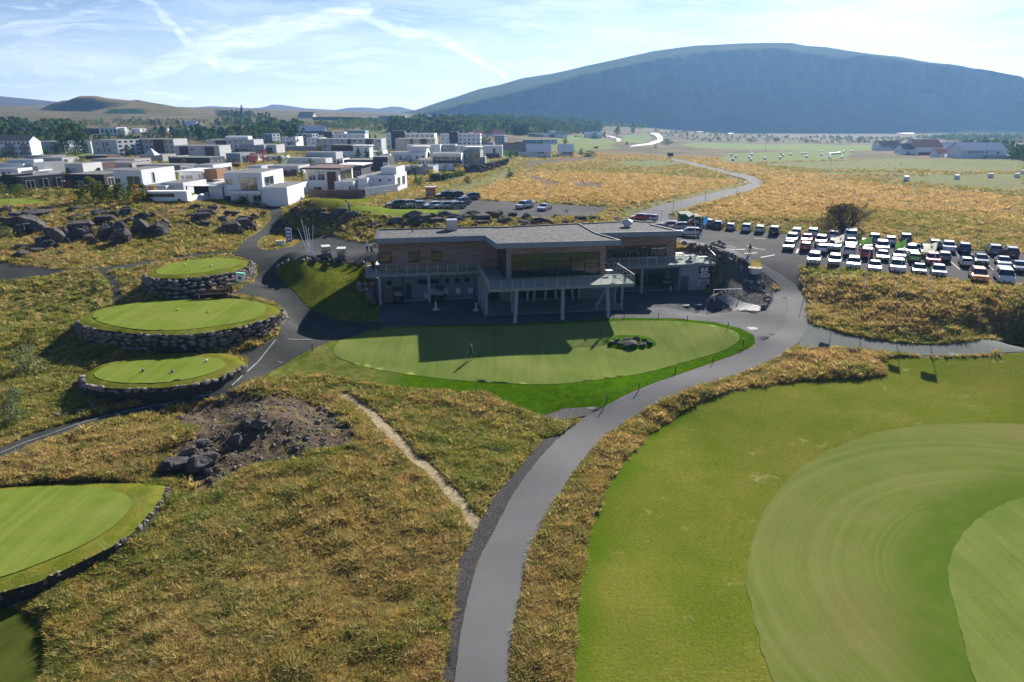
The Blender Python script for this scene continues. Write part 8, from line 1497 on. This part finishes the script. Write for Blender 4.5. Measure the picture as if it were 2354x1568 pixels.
# ------------------------------------------------ poles, lamps, flags
M_POLE = mat('grey_lamp_steel', (.28, .29, .3), rough=.5); M_WPOLE = mat('white_pole', (.75, .76, .78), rough=.4)
def vpole(base, top, name, label, m, r0=.05, r1=.03, group=None, cat=None, head=False, lean=False, z=None):
    x, y, zz = G(*base); a, dy, dz = raydir(*top); t = y / dy; X1, Z1_ = (a * t, CAMH + dz * t); r = empty(name, (x, y, zz), 0, label, cat or name.replace('_', ' '), group); mb = MB(); hh = Z1_ - zz; dx_ = (X1 - x) if lean else 0
    mb.tube((0, 0, -.2), (dx_, 0, hh), r0, r1, 8); mb.build('pole', m, r)
    if head: q = MB(); q.box(dx_ - .12, dx_ + .55, -.12, .12, hh - .02, hh + .1); q.build('lamp_head', mat('lamp_head_grey', (.5, .52, .55)), r)
    return r, dx_, hh
LG = 'street lamps'
for b, t, l in ((zt3(1586, 1080), zt3(1597, 825), 'street lamp at the mouth of the access road'), (zt3(1476, 1150), zt3(1483, 1015), 'street lamp directly behind the clubhouse roof'), (zt3(1884, 940), zt3(1900, 730), 'street lamp on the first straight of the access road'), (zt3(2176, 855), zt3(2190, 680), 'street lamp before the hairpin of the access road'), (zt3(2130, 665), zt3(2142, 545), 'street lamp above the hairpin, right'), (zt3(1912, 595), zt3(1916, 490), 'street lamp on the upper leg of the access road'), (zt3(1662, 540), zt3(1668, 455), 'street lamp where the access road fades out'), (zt3(155, 1010), zt3(157, 890), 'short lamp by the white jeep'), (f4(120, 740), f4(135, 600), 'street lamp on the outside of the hairpin'), (f4(65, 665), f4(78, 545), 'thin lamp post behind the hairpin'),
  (zt_(1248, 985), zt_(1240, 840), 'lamp at the left corner of the upper car park'), (zt_(1750, 815), zt_(1743, 690), 'lamp on the footpath beside the hedge'), (zt_(2150, 720), zt_(2140, 610), 'lamp beside the dark rock wall'), (zt_(1105, 890), zt_(1095, 755), 'lamp before the white annexe'), (f1(605, 1025), f1(563, 840), 'lamp among the autumn bushes by the black house'), (f1(2285, 1050), f1(2265, 850), 'lamp in front of the big white cube house'), (f1(345, 785), f1(330, 725), 'lamp by the plastered house'), (f1(570, 635), f1(560, 560), 'lamp below the blue-grey hall'), (zt_(975, 690), zt_(975, 628), 'lamp behind the balcony house'), (zt_(135, 600), zt_(135, 495), 'lamp at the street corner by the red bushes'), (zt_(322, 575), zt_(318, 485), 'lamp on the town street')):
    vpole(b, t, 'street_lamp', l, M_POLE, group=LG, cat='street lamp', head=True)
vpole(zt3(427, 1028), zt3(430, 710), 'flagpole', 'tall white flagpole without a flag in the upper car park', M_WPOLE, cat='flagpole'); vpole(zt_(1720, 690), zt_(1718, 565), 'flagpole', 'white flagpole in the garden of the ribbon-window house', M_WPOLE, cat='flagpole'); vpole(f4(132, 445), f4(138, 360), 'utility_pole', 'dark pole standing in the far green field', BARK, .12, .1, cat='pole')
r_, dd, hh = vpole(z3(1740, 870), z3(1825, 430), 'flagpole', 'bare flagpole at the left end of the front car row', M_POLE, cat='flagpole')
def flag(base, top, col, label, wid, hei, side=-1, lean=False, droop=.35, mark=None, z=None):
    r, dx_, hh = vpole(base, top, 'flagpole', label, M_WPOLE, cat='flag', group='flags on poles', lean=lean); V = []; F = []; nx, nz = 12, 6
    for i in range(nx + 1):
        for j in range(nz + 1): u = i / nx; V.append((dx_ * (1 - .1) + side * (.04 + wid * u * .95), .16 * math.sin(u * 7 + j * .5) * u, hh - .1 - hei * (j / nz) - droop * wid * u ** 1.3 - .0))
    F = [(i * (nz + 1) + j, (i + 1) * (nz + 1) + j, (i + 1) * (nz + 1) + j + 1, i * (nz + 1) + j + 1) for i in range(nx) for j in range(nz)]
    mb = MB(); mb.add(V, F); fo = mb.build('flag_cloth', leafmat('flag_' + label[:8], lambda g: (lambda m_: m_)(g.mix(0, col, col)), .35), r)
    if mark:
        q = MB()
        for (u0, v0, u1, v1) in mark: a = [(dx_ * .9 + side * (.04 + wid * u * .95), -.012 + .16 * math.sin(u * 7 + v * 3) * u - .02, hh - .1 - hei * v - droop * wid * u ** 1.3) for u, v in ((u0, v0), (u1, v0), (u1, v1), (u0, v1))]; q.add(a, [(0, 1, 2, 3)]); 
        q.build('flag_emblem', M_WHT if sum(col[:3]) < 1.2 else mat('dark_print', (.2, .1, .1)), fo, kind='stuff')
lm = [(.25, .35, .33, .6), (.37, .3, .46, .65), (.5, .35, .58, .6), (.62, .3, .72, .65), (.76, .35, .84, .62)]
flag(c4(145, 880), c4(252, 220), (.62, .62, .64, 1), 'leftmost of the four flags over the car park, white', 1.15, .95, mark=[(.3, .4, .5, .6)]); flag(c4(455, 935), c4(545, 255), (.09, .22, .05, 1), 'left green flag over the car park with a white emblem', 1.3, .85, mark=[(.42, .25, .56, .5), (.2, .62, .75, .7)], droop=.2)
flag(c4(845, 980), c4(920, 285), (.09, .22, .05, 1), 'right green flag over the car park', 1.15, .9, mark=[(.42, .25, .56, .5), (.2, .62, .75, .7)]); flag(c4(1205, 1000), c4(1283, 315), (.62, .62, .64, 1), 'rightmost white flag over the car park', 1.5, .9, mark=[(.35, .3, .5, .55), (.25, .62, .7, .7)], droop=.28)
flag(z3(432, 492), z3(403, 105), (.03, .022, .03, 1), 'left black flag with white lettering by the clubhouse', 1.05, 1.2, lean=True, droop=.5, mark=lm); flag(z3(446, 497), z3(523, 130), (.03, .022, .03, 1), 'middle black flag with white lettering, hanging steeply', .55, 2.3, lean=True, droop=.9, mark=[(.3, .2, .6, .28), (.35, .35, .6, .43), (.35, .5, .62, .58), (.35, .65, .62, .73)]); flag(z3(455, 497), z3(577, 118), (.03, .16, .45, 1), 'bright blue flag by the clubhouse', .85, 1.2, lean=True, droop=.6)
for i, (b, t) in enumerate([((1572, 775), (1465, 335)), ((1578, 775), (1515, 415)), ((1584, 775), (1550, 440)), ((1592, 775), (1605, 405)), ((1566, 775), (1428, 450))]):
    vpole(zr(*b), zr(*t), 'white_pole', ['longest white pole of the fan, leaning left', 'third pole of the fan, slightly left', 'thin near-upright pole in the middle of the fan', 'rightmost pole of the fan, leaning right', 'leftmost thin pole of the fan, leaning most'][i], M_WPOLE, .06, .035, 'fan of white poles by the buggies', 'pole', lean=True)
# ------------------------------------------------ small things about the clubhouse
x, y, z = G(*zr(1332, 618)); r = empty('sign_board', (x, y, z), R(-25), 'upright blue sign with white frame on the grass island', 'sign'); mb = MB(); mb.box(-.62, .62, -.05, .05, .15, 2.5); mb.build('frame', M_WHT, r); mb = MB(); mb.box(-.5, .5, -.062, -.052, .25, 2.4); bp_ = mb.build('panel', mat('blue_panel', (.03, .12, .42)), r)
for i in range(3): mb = MB(); mb.box(-.35, .35, -.075, -.064, .5 + i * .6, .85 + i * .6); mb.build('printed_mark', M_WHT, r)
for s in (-.5, .5): mb = MB(); mb.tube((s, 0, -.2), (s, 0, .15), .04, n=6); mb.build('post', M_POLE, r)
def planter(px, label, w_, colr):
    x, y, z = G(*px); r = empty('planter', (x, y, z + .04), 0, label, 'planter', 'round white planters'); mb = MB(); mb.lathe([(w_ * .62, 0), (w_, .85), (w_, .95), (w_ * .88, .95), (w_ * .85, .85)], (0, 0, 0), 20); mb.build('pot', mat('white_planter', (.62, .63, .62)), r); inst('flowers', crown_mesh('bush', colr, 5), r, (0, 0, .75), 0, w_ * 1.25)
planter(zr(1232, 658), 'round white planter with yellow flowers on the grass island', .75, 'yellow'); planter(z3(1112, 815), 'big round white planter with yellow flowers on the gravel bank', .95, 'yellow')
x, y, z = G(*z3(485, 582)); mb = MB(); mb.lathe([(.3, 0), (.4, .35), (.38, .4)], (0, 0, 0), 12); r = empty('planter', (x, y, 3.95), 0, 'small pot with pink flowers behind the terrace railing', 'planter', 'round white planters'); mb.build('pot', mat('white_planter'), r); inst('flowers', crown_mesh('bush', 'red', 6), r, (0, 0, .3), 0, .6)
x, y, z = G(*zr(775, 1145)); r = empty('info_board', (x, y, z + .05), R(-20), 'white information board with a green top at the foot of the tee wall', 'sign'); mb = MB(); mb.box(-.65, .65, -.05, .05, .9, 1.75); mb.build('panel', M_WHT, r); mb = MB(); mb.box(-.66, .66, -.07, .4, 1.753, 1.95); mb.build('roof', mat('mint_green', (.25, .6, .45)), r); mb = MB(); mb.box(-.25, .2, -.065, -.052, 1.1, 1.5); mb.build('printed_mark', mat('teal_print', (.03, .15, .15)), r)
for s in (-.55, .55): mb = MB(); mb.tube((s, 0, 0), (s, 0, .9), .04, n=6); mb.build('post', M_POLE, r)
x, y, _ = un(*zr(425, 1265), 2.75); r = empty('park_bench', (x, y + .5, 2.75), R(-8) + R(20), 'long dark brown bench in front of the tall tee wall', 'bench'); mb = MB(); mb.box(-1.9, 1.9, -.25, .2, .42, .48); mb.build('seat', WALLM['brown'], r); mb = MB(); mb.box(-1.9, 1.9, .22, .27, .6, .95); mb.build('backrest', WALLM['brown'], r)
for s in (-1.7, 1.7): mb = MB(); mb.box(s - .12, s + .12, -.25, .28, 0, .42); mb.build('leg', WALLM['black'], r)
# rack on the paved corner
x0_, y0_, _ = G(*z3(750, 1120)); x1_, y1_, _ = G(*z3(862, 1115)); r = empty('bicycle_rack', ((x0_ + x1_) / 2, (y0_ + y1_) / 2, .1), R(6), 'white metal A-frame rack on the paved corner below the boulders', 'rack'); mb = MB(); mb.tube((-2.0, .6, 1.45), (2.0, .6, 1.45), .05, n=8); mb.build('top_rail', M_WPOLE, r)
for s in (-1.9, 1.9):
    for t_ in (0, 1.2): l = MB(); l.tube((s, t_, 0), (s, .6, 1.45), .035, n=6); l.build('leg', M_WPOLE, r)
    l = MB(); l.tube((s, .3, .7), (s, .9, .7), .03, n=6); l.build('crossbar', M_WPOLE, r)
for i in range(5): l = MB(); xx = -1.3 + i * .65; l.box(xx - .05, xx + .05, .5, .7, 1.2, 1.4); l.build('hook', M_DARKM, r)
for px, l in ((z3(295, 1182), 'left round manhole cover on the forecourt'), (z3(440, 1172), 'right round manhole cover on the forecourt'), (z3(1088, 1460), 'round manhole cover by the path bend')): x, y, z = G(*px); mb = MB(); mb.lathe([(.62, 0), (.62, .025)], (0, 0, 0), 18); o = mb.build('manhole_cover', M_DECK2 if 'M_DECK2' in globals() else M_CONC2); o.location = (x, y, z + .045); tag(o, l, 'manhole cover', 'manhole covers')
for px, l in ((z1(1013, 1270), 'left concrete bollard on a round foot in the yard'), (z1(1550, 1280), 'right concrete bollard on a round foot in the yard')): q = B2(*UV(*px, 0)); mb = MB(); mb.lathe([(.42, 0), (.42, .14), (.16, .18), (.14, 1.05), (.02, 1.08)], (0, 0, 0), 14); o = mb.build('bollard', mat('pale_concrete', (.42, .42, .4))); o.location = (q[0], q[1], .03); tag(o, l, 'bollard', 'concrete bollards')
q = B2(2.9, .7); r = empty('pallet_stack', (q[0], q[1], .1), BA + R(10), 'wooden pallets leaning in the shade behind the left column', 'pallets')
for k in range(2):
    mb = MB()
    for i in range(6): mb.beam((-.55 + i * .2, .1 + k * .25, 0), (-.55 + i * .2, .55 + k * .25, 1.15), .11, .03)
    for i in (.1, .55, 1.0): mb.beam((-.6, .1 + k * .25 + i * .39, i * 1.02), (.5, .1 + k * .25 + i * .39, i * 1.02), .08, .06)
    mb.build('pallet', mat('pallet_wood', (.3, .19, .11)), r)
q = B2(43.0, .7); r = empty('barbecue', (q[0], q[1], .12), BA, 'large dark barbecue in the corner beside the store block', 'barbecue'); mb = MB(); mb.box(-1.3, .3, -.1, .9, .5, 1.25); mb.build('grill_body', M_DARKM, r); mb = MB(); mb.tube((-1.3, -.2, 1.1), (.3, -.2, 1.1), .04); mb.build('handle', M_STEEL, r)
for s in (-1.1, .1): mb = MB(); mb.box(s - .05, s + .05, 0, .8, 0, .5); mb.build('leg', M_DARKM, r)
q = B2(42.6, -.1); mb = MB(); mb.lathe([(.17, 0), (.19, .1), (.19, .55), (.1, .68), (.06, .75)], (0, 0, 0), 12); o = mb.build('gas_bottle', M_STEEL); o.location = (q[0], q[1], .05); tag(o, 'steel gas bottle in front of the barbecue', 'gas bottle')
q = B2(43.2, -.35); mb = MB(); mb.lathe([(.26, 0), (.3, .9), (.3, 1.0), (.1, 1.05)], (0, 0, 0), 12); o = mb.build('waste_bin', mat('green_plastic', (.03, .14, .08))); o.location = (q[0], q[1], .05); tag(o, 'green round bin at the corner of the store block', 'bin')
# chain fence round the putting green
fp_ = [(689.4+x*.244, 689.4+y*.244) for x, y in ((118,482),(415,360),(722,285),(1065,250),(1275,245),(1484,240),(1658,235),(1755,232),(1932,222))] + [z2(*q) for q in ((315,1428),(575,1415),(890,1398),(1215,1395),(1385,1378),(1520,1390),(1975,1392))] + [z3(318,1380), z3(798,1458)] + [(1378.8+.5235*x, 746.8+.5235*y) for x, y in ((628,92),(495,168),(330,215),(170,290),(28,345))]
rpts = []; fr_ = empty('rope_fence', G(*fp_[0]), 0, 'low dark post and rope fence around the putting green', 'rope fence'); o0 = Vector(G(*fp_[0]))
for px in fp_: x, y, z = G(*px); rpts.append(Vector((x, y, z + .72)) - o0); mb = MB(); v = Vector((x, y, z)) - o0; mb.tube((v.x, v.y, v.z - .1), (v.x, v.y, v.z + .85), .045, n=6); mb.build('post', M_DARKM, fr_)
mb = MB()
for a, b_ in zip(rpts[:-1], rpts[1:]):
    m_ = (a + b_) / 2; m_.z = min(a.z, b_.z) - .12; mb.tube(a, m_, .008, n=4); mb.tube(m_, b_, .008, n=4)
mb.build('rope', BLK, fr_)
x, y, z = G(*zt3(1563, 538)); r = empty('sign_board', (x, y, z), 0, 'small dark brown sign beside the far end of the access road', 'sign'); mb = MB(); mb.box(-1.6, 1.6, -.05, .05, 1.0, 2.8); mb.build('panel', WALLM['brown'], r); mb = MB(); mb.box(-.1, .1, 0, .1, -.2, 1.0); mb.build('post', WALLM['brown'], r)
for px, z_, l in ((zt_(877, 1003), None, 'left'), (zt_(1175, 1020), None, 'middle'), (zt_(1527, 1020), None, 'right')): x, y, z = G(*px); r = empty('golf_flagstick', (x, y, z), 0, l + ' flagstick on the green above the rocks', 'flagstick', 'flagsticks on the upper green'); mb = MB(); mb.tube((0, 0, 0), (0, 0, 1.6), .025, n=5); mb.build('stick', M_WPOLE, r); mb = MB(); mb.box(0, .35, -.01, .01, 1.3, 1.58); mb.build('pennant', BLK, r)
